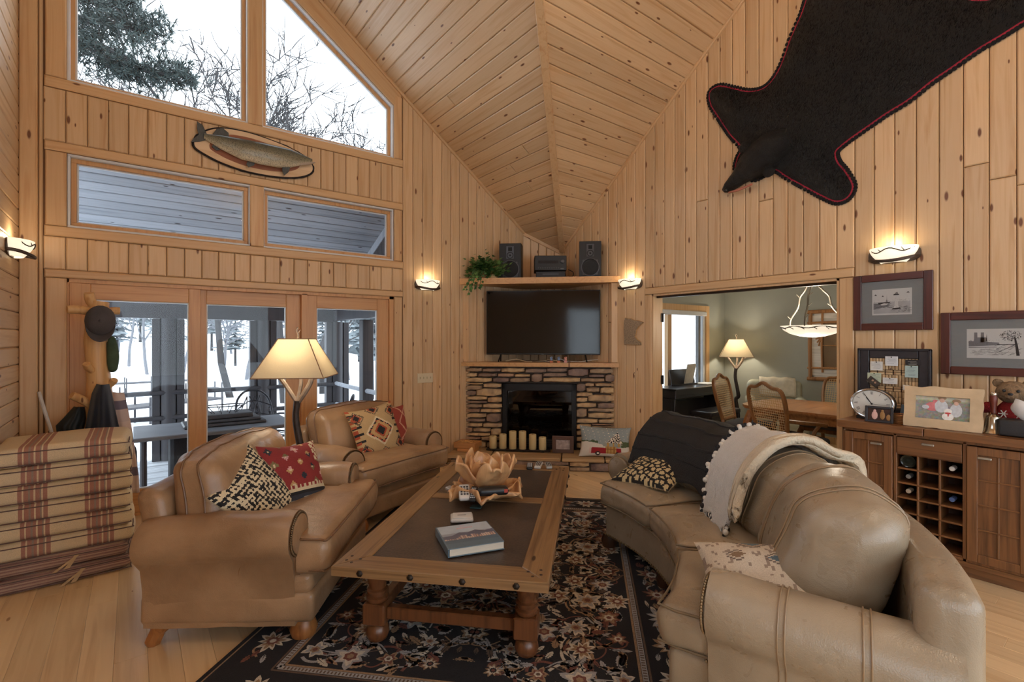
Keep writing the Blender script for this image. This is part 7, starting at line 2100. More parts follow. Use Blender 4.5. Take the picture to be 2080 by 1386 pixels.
# ---- tissue box
p = bpt(2062, 884, 4.26); tb = thing('tissue_box', 'black leather tissue box with white tissue pulled up', 'tissue box', (4.29, p.y - .055, ZT), -PI / 2)
b = MB(); b.soft((.25, .13, .10), .012, 3, 3); o = b.obj('box', plain('black_leatherette', C(40, 38, 40), .4, bmp=.3, bscale=200), tb); o.location = (0, 0, .052)
G = []
for i in range(10):
    f = i / 9; row = []
    for j in range(16):
        a = 2 * PI * j / 16; r = .022 + .055 * math.sin(f * 2.2) * (1 + .35 * math.sin(3 * a + 1) * f); row.append((r * math.cos(a) * 1.1, r * .45 * math.sin(a), .098 + .115 * f * (1 + .18 * math.sin(2 * a))))
    G.append(row)
b = MB(); b.grid(G, closed_v=True); b.obj('tissue', plain('tissue_white', C(226, 224, 222), .9, var=.02), tb, angle=180)
# ---- teddy bear
p = bpt(2058, 800, 4.46); td = thing('teddy_bear', 'brown teddy bear in a red jumper sitting behind the tissue box', 'teddy bear', (4.46, p.y, ZT), -PI / 2)
plush = plain('brown_plush', C(134, 110, 84), .95, var=.3, scale=50, bmp=1.0, bscale=130)
redk = plain('red_jumper', C(140, 30, 34), .95, var=.15, scale=60, bmp=.8, bscale=150)
def fuzzy(b, seed, amp=.004): b.v = [tuple(Vector(v_) + noise.noise_vector(Vector(v_) * 60 + Vector((seed, 0, 0))) * amp) for v_ in b.v]; return b
b = MB(); b.sph((0, 0, .10), (.085, .07, .11), 22, 16); fuzzy(b, 1).obj('jumper', redk, td)
b = MB(); b.sph((0, -.01, .255), (.082, .07, .072), 26, 18).sph((0, -.07, .24), (.036, .03, .028), 16, 10); fuzzy(b, 2).obj('head', plush, td)
for s in (-1, 1):
    b = MB(); b.sph((s * .07, .0, .31), (.028, .016, .028), 14, 10); fuzzy(b, 3).obj('ear', plush, td)
    b = MB(); b.sph((s * .115, -.03, .15), (.05, .034, .034), 14, 10, M=Ry(s * .5)); fuzzy(b, 4).obj('sleeve', redk, td)
    b = MB(); b.sph((s * .165, -.04, .185), (.026, .024, .028), 14, 10); fuzzy(b, 5).obj('paw', plush, td)
    b = MB(); b.sph((s * .06, -.10, .035), (.035, .075, .035), 14, 10); fuzzy(b, 6).obj('leg', plush, td)
    b = MB(); b.sph((s * .032, -.076, .268), .009, 10, 7); b.obj('eye', plb, td)
    b = MB()
    for k in range(3): b.box((s * .035, -.066, .12), (.05, .004, .005), M=T(0, 0, 0) @ Ry(k * PI / 3))
    b.obj('snowflake', plain('knit_white', C(220, 214, 206), .9), td, smooth=False)
b = MB(); b.sph((0, -.1, .25), (.013, .008, .009), 10, 7); b.obj('nose', plb, td)

# ================================================================== PICTURES ON THE PANELLED WALL
mahog = wood('mahogany_frame', C(84, 38, 30), C(58, 26, 22), None, rough=.35, axis='X', tone=.05, coat=.2)
mahog_z = wood('mahogany_frame_up', C(84, 38, 30), C(58, 26, 22), None, rough=.35, axis='Z', tone=.05, coat=.2)
matb = plain('grey_mat_board', C(138, 142, 144), .85, var=.04, scale=200, aniso=(.1, 1, 1))
ink = plain('etching_ink', C(52, 52, 56), .9); ink2 = plain('etching_wash', C(128, 128, 132), .9); ink3 = plain('etching_pale', C(180, 180, 182), .9); pp = plain('etching_paper', C(212, 212, 210), .85, var=.03)
def wall_picture(lab, y0, y1, z0, z1, draw, fw_=.055):
    W_, H_ = y0 - y1, z1 - z0
    t = thing('framed_etching', lab, 'picture', (XB - .018, (y0 + y1) / 2, (z0 + z1) / 2), -PI / 2, 'framed etchings on the panelled wall')
    for s in (-1, 1):
        b = MB(); b.box((s * (W_ / 2 - fw_ / 2), -.012, 0), (fw_, .024, H_), ch=.004); b.obj('frame_side', mahog_z, t, smooth=False)
        b = MB(); b.box((0, -.012, s * (H_ / 2 - fw_ / 2)), (W_ - 2 * fw_, .024, fw_), ch=.004); b.obj('frame_side', mahog, t, smooth=False)
    b = MB(); b.box((0, -.006, 0), (W_ - 2 * fw_ + .004, .006, H_ - 2 * fw_ + .004)); b.obj('mat_board', matb, t, smooth=False)
    w_, h_ = W_ * .50, H_ * .46
    b = MB(); b.box((0, -.0098, .0), (w_, .0012, h_)); b.obj('sheet', pp, t, smooth=False)
    b = MB(); w2, h2 = w_ * .93, h_ * .88
    def Q(pts, mi, l=0): b.add([(x * w2 - w2 / 2, -.0106 - l * .0002, z * h2 - h2 / 2) for x, z in pts], [tuple(range(len(pts)))], mi)
    draw(Q); b.obj('drawing', [ink, ink2, ink3, pp], t, smooth=False)
    b = MB(); b.box((0, -.014, 0), (W_ - 2 * fw_, .002, H_ - 2 * fw_)); b.obj('glazing', clear_glass('picture_glass', .5), t, smooth=False)
def strokes(Q, rnd, n, x0, x1, z0, z1, ln, w, ang, mi, l=1, spread=.4):
    for i in range(n):
        x, z = rnd.uniform(x0, x1), rnd.uniform(z0, z1); a = ang + rnd.uniform(-spread, spread); dx_, dz_ = math.cos(a) * ln * rnd.uniform(.5, 1.3), math.sin(a) * ln * rnd.uniform(.5, 1.3)
        Q([(x, z), (x + dx_, z + dz_), (x + dx_, z + dz_ + w), (x, z + w)], mi, l)
def draw_bridge(Q):
    r = random.Random(1); Q([(0, 0), (1, 0), (1, 1), (0, 1)], 2)
    Q([(0, .5), (1, .52), (1, 1), (0, 1)], 3, .5); Q([(0, .18), (.42, .30), (.46, .42), (0, .44)], 1, 1)
    strokes(Q, r, 60, 0, .9, .5, .60, .03, .012, PI / 2, 1, 1.2); strokes(Q, r, 40, 0, .45, .2, .44, .08, .008, .1, 0, 2); strokes(Q, r, 40, .45, .95, .02, .3, .1, .008, .5, 0, 2)
    strokes(Q, r, 30, .62, .98, .5, .58, .03, .012, PI / 2, 0, 2)
    for cx_, w_, h_ in ((.06, .05, .3), (.26, .04, .24), (.94, .06, .36)):
        Q([(cx_ - w_ / 2, .5), (cx_ + w_ / 2, .5), (cx_ + w_ / 2, .5 + h_), (cx_ - w_ / 2, .5 + h_)], 3, 2); strokes(Q, r, 10, cx_ - w_ / 2, cx_ + w_ / 2, .5, .5 + h_, .05, .008, PI / 2, 0, 3, .1); Q([(cx_ - w_ * .8, .5 + h_), (cx_ + w_ * .8, .5 + h_), (cx_, .56 + h_)], 0, 3)
    Q([(.34, .5), (.40, .5), (.375, .62), (.37, .85), (.365, .62)], 1, 2)
    Q([(.15, .40), (.45, .46), (.48, .5), (.12, .48)], 0, 2); Q([(.2, .40), (.3, .455), (.4, .42), (.38, .38), (.22, .36)], 3, 3)
    Q([(.55, .2), (.72, .2), (.68, .32), (.66, .78), (.60, .78), (.58, .32)], 3, 3); strokes(Q, r, 40, .575, .67, .25, .78, .05, .008, PI / 2, 0, 4, .15)
    Q([(.55, .78), (.71, .78), (.70, .83), (.56, .83)], 0, 4); Q([(.58, .83), (.68, .83), (.66, .92), (.62, .9)], 1, 4); Q([(.5, .16), (.76, .18), (.72, .24), (.54, .22)], 0, 4)
    strokes(Q, r, 18, .82, .96, .08, .2, .02, .03, PI / 2, 0, 3)
def draw_cathedral(Q):
    r = random.Random(2); Q([(0, 0), (1, 0), (1, 1), (0, 1)], 3)
    Q([(0, .38), (.6, .44), (.58, .54), (0, .6)], 1, 1); strokes(Q, r, 70, 0, .6, .42, .62, .04, .012, PI / 2, 0, 2)
    for cx_ in (.14, .27): Q([(cx_ - .035, .55), (cx_ + .035, .55), (cx_ + .03, .93), (cx_ - .03, .93)], 1, 2); strokes(Q, r, 26, cx_ - .035, cx_ + .03, .55, .9, .05, .007, PI / 2, 0, 3, .1)
    Q([(.17, .55), (.36, .55), (.34, .74), (.17, .74)], 1, 2); Q([(.34, .6), (.35, .88), (.36, .6)], 0, 3)
    strokes(Q, r, 60, 0, .55, .05, .32, .09, .008, .0, 1, 1, .15); strokes(Q, r, 50, .02, .5, .1, .36, .05, .01, PI / 2, 1, 2, .2); Q([(0, .33), (.55, .36), (.55, .375), (0, .35)], 0, 2)
    Q([(.5, .1), (.95, .5), (.9, .5), (.45, .06)], 1, 2); strokes(Q, r, 40, .5, .95, .03, .42, .1, .008, .7, 0, 3, .2); Q([(.55, .45), (.9, .47), (.9, .49), (.55, .48)], 0, 2)
    Q([(.90, .05), (.96, .05), (.93, .4), (.89, .72), (.86, .72), (.88, .4)], 0, 3)
    for i in range(150):
        a = r.uniform(0, 2 * PI); d = r.uniform(0, 1) ** .6; x, z = .80 + .22 * d * math.cos(a), .78 + .2 * d * math.sin(a)
        if x < .99: Q([(x, z), (x + .02, z + .008), (x + .014, z + .026), (x - .004, z + .016)], r.choice((0, 0, 1)), 4)
wall_picture('framed etching of a bridge and pillar above the cork board', yb(1737), yb(1898), zb(1817, 671), zb(1817, 556), draw_bridge)
y0_ = yb(1913); wall_picture('framed etching of twin towers and a tree above the teddy bear', y0_, y0_ - .56, zb(1990, 762), zb(1990, 634), draw_cathedral)

# ================================================================== SCONCES
iron_s = plain('sconce_iron', C(84, 70, 60), .5, .6, var=.2, scale=40)
alab = glow('sconce_glass', (1, .86, .64, 1), .75)
def sconce(lab, loc, rz, power):
    t = thing('wall_sconce', lab, 'sconce', loc, rz, 'alabaster wall sconces')
    G = []
    for i in range(13):
        a = PI * i / 12; row = []
        for j in range(8):
            f = j / 7; r = .5 + .5 * math.sin(f * PI / 2); row.append((.15 * math.cos(a) * r, -.012 - .115 * math.sin(a) * r, -.065 + .115 * f))
        G.append(row)
    b = MB(); b.grid(G); b.add([(.0725 * math.cos(PI * i / 12), -.012 - .0575 * math.sin(PI * i / 12), -.055) for i in range(13)], [tuple(range(13))]); o = b.obj('glass_bowl', alab, t, angle=180); md = o.modifiers.new('t', 'SOLIDIFY'); md.thickness = .005
    out_ = [(.165 * math.copysign(abs(math.cos(q)) ** .5, math.cos(q)), .062 * math.copysign(abs(math.sin(q)) ** .7, math.sin(q)) - .005) for q in [2 * PI * i / 32 for i in range(32)]]
    b = MB(); b.prism(out_, 0, .012, M=Rx(PI / 2)); b.obj('backplate', iron_s, t, smooth=False)
    b = MB(); b.tube([(.155 * math.cos(a), -.012 - .122 * math.sin(a), -.062 + .03 * abs(math.cos(a)) ** 2) for a in [PI * i / 20 for i in range(21)]], .008, 8, flat=1.5); b.obj('band', iron_s, t)
    b = MB(); b.tube([(.15 * math.cos(a) * (.93 + .0 * a), -.014 - .119 * math.sin(a), .02 + .014 * math.sin(a * 5)) for a in [PI * i / 24 for i in range(25)]], .004, 6)
    for i in range(3, 22, 4):
        a = PI * i / 24; b.tube([(.148 * math.cos(a), -.014 - .119 * math.sin(a), .02 + .014 * math.sin(a * 5)), (.145 * math.cos(a + .13), -.016 - .12 * math.sin(a + .13), .045 + .01 * (-1) ** i)], [.0035, .0015], 5)
    b.obj('vine', iron_s, t)
    lamp_light('bulb_light', (0, -.06, .075), power, (1.0, .80, .55), .03, t)
    return t
SZ = 2.165; SP = .9
sconce('lit sconce on the panelled wall above the bridge etching', (XB - .017, yb(1818), SZ + .0), -PI / 2, SP)
sconce('lit sconce between the niche and the dining opening', (XB - .017, yb(1284), SZ), -PI / 2, SP)
sconce('lit sconce on the window wall left of the ivy', (xa(866), YA - .017, SZ), 0, SP)
sconce('lit sconce on the level boards of the left wall', (XC + .017, 4.93, SZ), PI / 2, SP)
# ================================================================== TELEVISION NICHE
def nthing(name, lab, cat, x, y, z, rz=0.0, group=None):
    p = NM @ Vector((x, y, z)); return thing(name, lab, cat, p, math.atan2(E1.y, E1.x) + rz, group)
TVY = .13
tx0, tz1 = nloc(988, 591.5, TVY); tx1, _ = nloc(1219.5, 590, TVY); _, tz0 = nloc(1100, 721, TVY)
tv = nthing('television', 'large flat black television standing in the pine niche', 'television', (tx0 + tx1) / 2, TVY, 0)
tw, thh = tx1 - tx0, tz1 - tz0
b = MB(); b.box((0, .02, (tz0 + tz1) / 2), (tw, .035, thh), ch=.005).box((0, .05, (tz0 + tz1) / 2 - .08), (tw * .7, .04, thh * .6), ch=.01); b.obj('housing', plain('tv_black', C(9, 9, 11), .35), tv, smooth=False)
scr = plain('tv_screen', C(8, 8, 10), .08, var=.02, spec=.45)
b = MB(); b.box((0, .0015, (tz0 + tz1) / 2 + .004), (tw - .02, .004, thh - .028)); b.obj('screen', scr, tv, smooth=False)
b = MB(); b.box((0, -.0005, tz0 + .007), (.03, .003, .005)); b.obj('badge', plain('badge_grey', C(120, 120, 124), .4), tv, smooth=False)
for s in (-1, 1):
    b = MB(); b.tube([(s * tw * .37, .02, tz0 + .01), (s * (tw * .37 + .02), -.07, 1.232)], .009, 7).tube([(s * tw * .37, .02, tz0 + .01), (s * (tw * .37 + .02), .12, 1.232)], .009, 7); b.obj('foot', plain('tv_black', C(9, 9, 11), .35), tv)
random.seed(21)
for i, (col_, lab) in enumerate(((C(196, 180, 150), 'tan cable coiled under the television'), (C(46, 44, 46), 'black cable looped under the television'), (C(210, 206, 200), 'white cable trailing along the mantel'))):
    pts = []; x = -.45 + .2 * i
    for k in range(9): pts.append((x + k * .09 + random.uniform(-.02, .02), .01 + .03 * math.sin(k * 1.7 + i) + i * .012, 1.234 + max(0, .028 * math.sin(k * 1.3 + i * 2))))
    b = MB(); b.tube(bez([NM @ Vector(((tx0 + tx1) / 2 + p[0], TVY - .05 + p[1], p[2])) for p in pts], 4), .0045, 6); tag(b.obj('cable', plain('cable_%d' % i, col_, .6)), lab, 'cable')
for px, col_, hc, lab in ((1120, C(120, 140, 176), C(190, 110, 76), 'little blue figure with orange base under the television'), (1135, C(126, 146, 180), C(196, 116, 80), 'second little blue figure beside the first under the television'), (1149, C(206, 150, 140), C(206, 150, 140), 'little pink figure on the mantel')):
    x_, _ = nloc(px, 735, -.01); t = nthing('toy_figure', lab, 'figurine', x_, -.01, 1.225, 0, 'tiny figures on the mantel')
    b = MB(); b.box((0, 0, .012), (.04, .03, .024), ch=.004); b.obj('base', plain('toy_%d' % px, hc, .5), t, smooth=False)
    b = MB(); b.sph((0, 0, .04), (.016, .014, .02), 10, 8).sph((.004, -.002, .064), .011, 9, 7).sph((-.012, 0, .056), (.008, .005, .012), 8, 6); b.obj('body', plain('toyb_%d' % px, col_, .5), t)
# ---- speakers and receiver on the top shelf
ZS = 2.276
spk_b, cone_, alu = plain('speaker_black', C(12, 13, 15), .5, var=.15), plain('speaker_cone', C(11, 11, 13), .7), plain('speaker_trim', C(70, 70, 74), .4, .4)
def speaker(px0, px1, py0, lab, yl):
    xa_, zt_ = nloc(px0, py0, yl); xb_, _ = nloc(px1, py0, yl); w, h = xb_ - xa_, zt_ - ZS
    t = nthing('speaker', lab, 'speaker', (xa_ + xb_) / 2, yl, ZS, 0, 'bookshelf speakers')
    b = MB(); b.box((0, .10, h / 2), (w, .20, h), ch=.004); b.obj('cabinet', spk_b, t, smooth=False)
    F_ = lambda x, z: T(x, 0, z) @ Rx(PI / 2)
    b = MB(); zc_ = h * .27; R_ = w * .38
    b.lathe([(R_ * 1.1, 0), (R_ * 1.1, .006), (R_, .008), (R_ * .96, .002)], 28, M=F_(0, zc_), cap=False)
    for k in range(4): a = PI / 4 + k * PI / 2; b.lathe([(.012, 0), (.012, .008), (.0, .009)], 8, M=F_(R_ * 1.12 * math.cos(a), zc_ + R_ * 1.12 * math.sin(a)), cap=False)
    b.obj('woofer_ring', alu, t)
    b = MB(); b.lathe([(R_ * .95, .004), (R_ * .8, .007), (R_ * .35, -.02), (R_ * .3, -.02)], 28, M=F_(0, zc_)); b.obj('woofer_cone', cone_, t)
    b = MB(); b.lathe([(R_ * .16, -.012), (R_ * .13, -.002), (.0, .002)], 16, M=F_(0, zc_), cap=False); b.obj('dust_cap', plain('dust_cap', C(150, 150, 150), .4, .3), t)
    pw_, ph_ = w * .36, h * .36
    b = MB(); b.box((0, -.003, h * .74), (pw_, .006, ph_), ch=.003); b.obj('tweeter_plate', alu, t, smooth=False)
    b = MB(); b.lathe([(pw_ * .42, .007), (pw_ * .36, .009), (pw_ * .3, .003), (pw_ * .12, .006), (0, .008)], 20, M=F_(0, h * .66), cap=False); b.obj('midrange', cone_, t)
    b = MB(); b.box((0, -.007, h * .83), (pw_ * .5, .004, ph_ * .3), ch=.002); b.obj('tweeter', cone_, t, smooth=False)
    return t
speaker(1014, 1058.5, 495, 'black bookshelf speaker beside the ivy and figurine', .08)
speaker(1176.5, 1221.5, 490.5, 'black bookshelf speaker above the sconce end of the shelf', .0)
rx0, rz1 = nloc(1086, 520, .06); rx1, rz0 = nloc(1151, 545, .06)
r1 = nthing('stereo_receiver', 'black stereo receiver on the shelf between the speakers', 'receiver', (rx0 + rx1) / 2, .06, 0, .12)
rw = rx1 - rx0; zl = ZS + .095
b = MB(); b.box((0, .15, (zl + rz1) / 2), (rw, .3, rz1 - zl), ch=.004); b.obj('case', spk_b, r1, smooth=False)
b = MB(); b.box((-.03, -.002, (zl + rz1) / 2 + .012), (rw * .62, .004, .035)); b.obj('display', plain('display_glass', C(36, 38, 44), .15), r1, smooth=False)
b = MB(); b.lathe([(.024, 0), (.024, .018), (.02, .02)], 20, M=T(rw * .37, 0, (zl + rz1) / 2 + .02) @ Rx(PI / 2)); b.obj('volume_knob', alu, r1)
b = MB()
for k in range(10): b.box((-rw * .38 + k * rw * .07, -.003, zl + .03), (rw * .035, .005, .006))
b.box((rw * .36, -.003, zl + .022), (.04, .003, .012)); b.obj('buttons', plain('button_grey', C(96, 96, 98), .5), r1, smooth=False)
r2 = nthing('disc_player', 'black disc player under the receiver', 'player', (rx0 + rx1) / 2, .06, ZS)
b = MB(); b.box((0, .15, .047), (rw * .92, .28, .074), ch=.004); b.obj('case', spk_b, r2, smooth=False); b = MB(); b.box((0, .15, .005), (rw * 1.05, .28, .010)); b.obj('tray_base', spk_b, r2, smooth=False)
b = MB(); b.box((0, .009, .05), (rw * .5, .004, .014)); b.obj('disc_tray', alu, r2, smooth=False)
b = MB(); b.tube(bez([NM @ Vector((rx1 + .02, .2, ZS + .12)), NM @ Vector((rx1 + .08, .1, ZS + .07)), NM @ Vector((rx1 + .07, .04, ZS + .012)), NM @ Vector((rx1 + .0, .03, ZS + .006))], 6), .005, 6); tag(b.obj('cable', plain('cable_1', C(46, 44, 46), .6)), 'black cable looping down beside the receiver', 'cable')
# ---- ivy
ivx, _ = nloc(955, 560, .08)
iv = nthing('ivy_plant', 'trailing green ivy at the end of the top shelf', 'plant', .27, .02, ZS)
b = MB(); b.lathe([(.04, 0), (.05, .04), (.055, .07), (.048, .07), (.04, .04)], 18); b.obj('pot', plain('terracotta', C(150, 92, 64), .8), iv)
rnd = random.Random(8); lf = [MB(), MB()]; vs_ = MB()
def ivy_leaf(c, d, up, s, mi):
    d = d.normalized(); sd = d.cross(up).normalized() if d.cross(up).length > 1e-3 else d.orthogonal().normalized(); n = sd.cross(d)
    pts = [(0, 0), (.35, .1), (.5, -.15), (.3, .35), (.45, .55), (.16, .65), (0, 1.1), (-.16, .65), (-.45, .55), (-.3, .35), (-.5, -.15), (-.35, .1)]
    lf[mi].add([tuple(c + sd * x * s + d * y * s + n * (-.25 * abs(x) * s)) for x, y in pts], [tuple(range(12))])
for i in range(620):
    a = rnd.uniform(0, 2 * PI); r = abs(rnd.gauss(0, .62)); c = Vector((.20 * r * math.cos(a) * 1.1, .10 * r * math.sin(a) - .03, .10 + rnd.gauss(.02, .065)))
    if c.z < .012 or iv.location.y - .708 * c.x + .706 * c.y > YA - .05: continue
    ivy_leaf(c, Vector((math.cos(a) + rnd.uniform(-.5, .5), math.sin(a) - .4, rnd.uniform(-.6, .5))), Vector((rnd.uniform(-.4, .4), -.8, .8)), rnd.uniform(.04, .07), i % 2)
for k in range(7):
    x0 = rnd.uniform(-.14, .04); pts = [Vector((-.02, -.02, .1)), Vector((x0 * .6, -.14, .08)), Vector((x0, -.19 - .02 * k % 3, -.03)), Vector((x0 - .05, -.2, -.10 - .1 * rnd.random()))]
    q = bez(pts, 6); vs_.tube(q, .003, 4)
    for p in q[4::2]: ivy_leaf(p + Vector((rnd.uniform(-.02, .02), -.005, 0)), Vector((rnd.uniform(-1, 1), -.3, -.8)), Vector((0, -1, .4)), rnd.uniform(.03, .05), k % 2)
vs_.obj('vine', plain('vine_green', C(70, 92, 48), .7), iv)
for k, col_ in enumerate((C(52, 92, 44), C(88, 128, 66))):
    o = lf[k].obj('foliage', plain('ivy_%d' % k, col_, .45, var=.25, scale=30), iv, smooth=False); o['kind'] = 'stuff'
# ---- angel figurine
ax_, _ = nloc(1001, 560, .03); an = nthing('angel_figurine', 'small raffia angel figurine between ivy and speaker', 'figurine', ax_, .03, ZS)
b = MB(); b.lathe([(.052, 0), (.045, .04), (.03, .11), (.018, .135)], 16); b.obj('dress', plain('raffia', C(190, 156, 108), .9, var=.2, scale=60, aniso=(3, 3, .3)), an)
b = MB(); b.sph((0, 0, .155), .024, 12, 9); b.obj('head', plain('doll_face', C(176, 120, 90), .8), an)
b = MB(); b.sph((0, .006, .166), (.028, .026, .02), 12, 8); b.obj('hair', plain('doll_hair', C(92, 56, 34), .95, bmp=.8), an)
for s in (-1, 1):
    b = MB(); b.sph((s * .04, .018, .11), (.03, .006, .042), 12, 8, M=Ry(s * .5)); b.obj('wing', plain('wing_cream', C(206, 186, 146), .9), an)

# ================================================================== HEARTH
HZ = .155
def hpix(px, py): return onZ(px, py, HZ)
def hloc(px, py):
    p = hpix(px, py) - NO; return p.dot(E1), p.dot(E2)
tray_l = hloc(991, 918); tray_r = hloc(1112, 918)
yl = -.12
cx0, _ = nloc(994, 915, yl); cx1, _ = nloc(1113, 915, yl)
tr_ = nthing('candle_tray', 'long dark metal candle tray on the hearth', 'tray', (cx0 + cx1) / 2, yl, HZ)
b = MB(); b.box((0, 0, .018), (cx1 - cx0 + .06, .13, .012), ch=.003).box((-.3, 0, .006), (.03, .1, .012)).box((.3, 0, .006), (.03, .1, .012)); b.obj('tray', plain('tray_iron', C(48, 38, 36), .45, .4), tr_, smooth=False)
wax = plain('ivory_wax', C(206, 184, 134), .5, var=.04, scale=6)
for i, (px, ptop, lab) in enumerate(((1001.5, 886, 'first short'), (1021.5, 882, 'second, medium'), (1041.5, 876, 'third, tall'), (1061.5, 876, 'fourth, tall'), (1082, 882.5, 'fifth, medium'), (1102, 888, 'sixth, shortest'))):
    x_, zt_ = nloc(px, ptop, yl); t = nthing('pillar_candle', lab + ' ivory pillar candle on the hearth tray, counted from the carved box', 'candle', x_, yl, HZ + .024, 0, 'pillar candles on the hearth')
    h = zt_ - HZ - .024; b = MB(); b.lathe([(.043, 0), (.045, .004), (.045, h - .006), (.042, h), (.03, h - .004), (.0, h - .008)], 24, cap=False); b.obj('wax', wax, t)
    b = MB(); b.tube([(0, 0, h - .01), (.002, 0, h + .008)], .0018, 5); b.obj('wick', plb, t)
x_, _ = nloc(1143.5, 915, -.17); fr = nthing('photo_frame', 'brown stepped photo frame standing on the hearth', 'photo frame', x_, -.17, HZ); fr.rotation_euler.x = -.1
b = MB()
for k, (s_, d) in enumerate(((.0, .0), (.014, -.006), (.028, -.011))):
    w, h, f_ = .255 - 2 * s_, .20 - 2 * s_, .016
    for c, sz in (((-w / 2 + f_ / 2, d, .10), (f_, .016, h)), ((w / 2 - f_ / 2, d, .10), (f_, .016, h)), ((0, d, .10 - h / 2 + f_ / 2), (w, .016, f_)), ((0, d, .10 + h / 2 - f_ / 2), (w, .016, f_))): b.box(c, sz, ch=.002)
b.obj('frame', plain('brown_frame', C(92, 62, 46), .4), fr, smooth=False); b = MB(); b.box((0, .004, .1), (.19, .003, .13)); b.obj('print', plain('photo_sepia', C(170, 150, 140), .3, var=.3, scale=25), fr, smooth=False)
# carved wooden box on a thin one
x_, _ = nloc(951, 905, -.13); cbx = nthing('carved_box', 'flat carved pine box on the hearth, tilted on another', 'box', x_, -.15, HZ + .038, -.2)
honey = wood('honey_box', C(206, 150, 94), C(176, 118, 66), None, rough=.45, axis='X')
b = MB(); b.box((0, 0, .032), (.28, .22, .064), ch=.004); b.obj('box', honey, cbx, smooth=False)
b = MB(); rnd = random.Random(4)
for i in range(34): b.tube([(rnd.uniform(-.11, .11), rnd.uniform(-.08, .08), .0655), (rnd.uniform(-.11, .11) * .6, rnd.uniform(-.08, .08) * .6, .0655)][0:1] + [Vector((rnd.uniform(-.11, .11), rnd.uniform(-.08, .08), .0655))], .0025, 4) if i % 3 == 0 else b.lathe([(.01, .064), (.012, .067), (.0, .067)], 7, M=T(rnd.uniform(-.11, .11), rnd.uniform(-.08, .08), 0), cap=False)
b.obj('carving', plain('carving_pale', C(226, 182, 120), .6), cbx)
cb2 = nthing('wooden_tray_box', 'thin pine box under the carved box on the hearth', 'box', x_ + .01, -.17, HZ, -.1)
b = MB(); b.box((0, 0, .018), (.22, .19, .036), ch=.003); b.obj('box', honey, cb2, smooth=False)
# ---- holiday pillow
def holiday(u, v, s):
    sky, snow_, tree, red, wd, dark, cream = C(150, 160, 160), C(214, 208, 196), C(78, 92, 62), C(156, 30, 40), C(186, 148, 82), C(36, 36, 40), C(224, 214, 196)
    if s < 0: return cream
    for wx in (.36, .74):
        d = math.hypot((u - wx) * 1.45, v - .10)
        if d < .035: return cream
        if d < .07: return dark
    if .18 < u < .82 and .10 < v < .34:
        if u < .52 and v < .30 - .06 * abs(u - .36): return C(214, 190, 180) if u < .23 else red
        if .50 < u < .72 and v < .34: return wd if (int(u * 50) % 3 and int(v * 40) % 5) else C(150, 100, 50)
        if u >= .70 and v < .30: return red
    if .46 < u < .80 and .34 <= v < .46: return C(150, 156, 150) if int(u * 28) % 3 else wd
    if .5 < u + (v - .46) * .2 < .84 and .42 <= v < .80:
        t_ = abs(u - .68 + (v - .46) * -.15) < (.82 - v) * .45
        if t_: return dark if noise.noise(Vector((u * 40, v * 30, 0))) > .05 else cream
    if v < .40 + .08 * math.sin(u * 5 + 1): return snow_
    if v < .52 + .06 * noise.noise(Vector((u * 14, 0, 2))) and (u < .36 or u > .82): return tree
    if (int(u * 60) * 7 + int(v * 50) * 13) % 29 == 0: return cream
    return sky
p = NM @ Vector((nloc(1229, 910, -.27)[0], -.27, HZ + .165))
pillow('holiday_pillow', 'grey pillow printed with a red woody wagon carrying a tree on the hearth', .60, .36, .15, frame_at(p, -E2 + Vector((0, 0, .28)), (0, 0, 1), -.03), holiday, 70, group=None)

# ================================================================== WALL BITS
sw = thing('switch_plate', 'four-gang ivory switch plate on the window wall', 'switch', (xa(862), YA - .017, za(862, 768)))
ivory = plain('ivory_plastic', C(214, 200, 168), .4, var=.02)
b = MB(); b.box((0, -.004, 0), (.205, .008, .115), ch=.003); b.obj('plate', ivory, sw, smooth=False)
for k in range(4):
    b = MB(); b.box((-.068 + .0455 * k, -.012, .004), (.009, .014, .022), M=Rx(.3)); b.obj('toggle', ivory, sw, smooth=False)
MNP = '1270 652|1272 646|1277 648|1283 648|1289 651|1297 652|1308 655|1299 663|1294 671|1293 678|1291 684|1295 690|1302 695|1303 701|1270 700|1270 685|1269 668'
pts = [onX(float(a.split()[0]), float(a.split()[1]), XB - .02) for a in MNP.split('|')]
c = sum(pts, Vector()) / len(pts)
mnt = thing('state_cutout', 'state-shaped cork cutout hung beside the dining opening', 'wall decor', (XB - .018, c.y, c.z), -PI / 2)
b = MB(); b.prism([(-(p.y - c.y), p.z - c.z) for p in pts], 0, .022, M=Rx(PI / 2)); b.obj('panel', plain('speckled_cork', C(156, 136, 112), .9, var=.45, scale=90, bmp=.5, bscale=120), mnt, smooth=False)
b = MB(); b.tube([(-(p.y - c.y), -.011, p.z - c.z) for p in pts], .006, 5, closed=True); b.obj('edge', plain('cork_edge', C(190, 146, 92), .8), mnt)

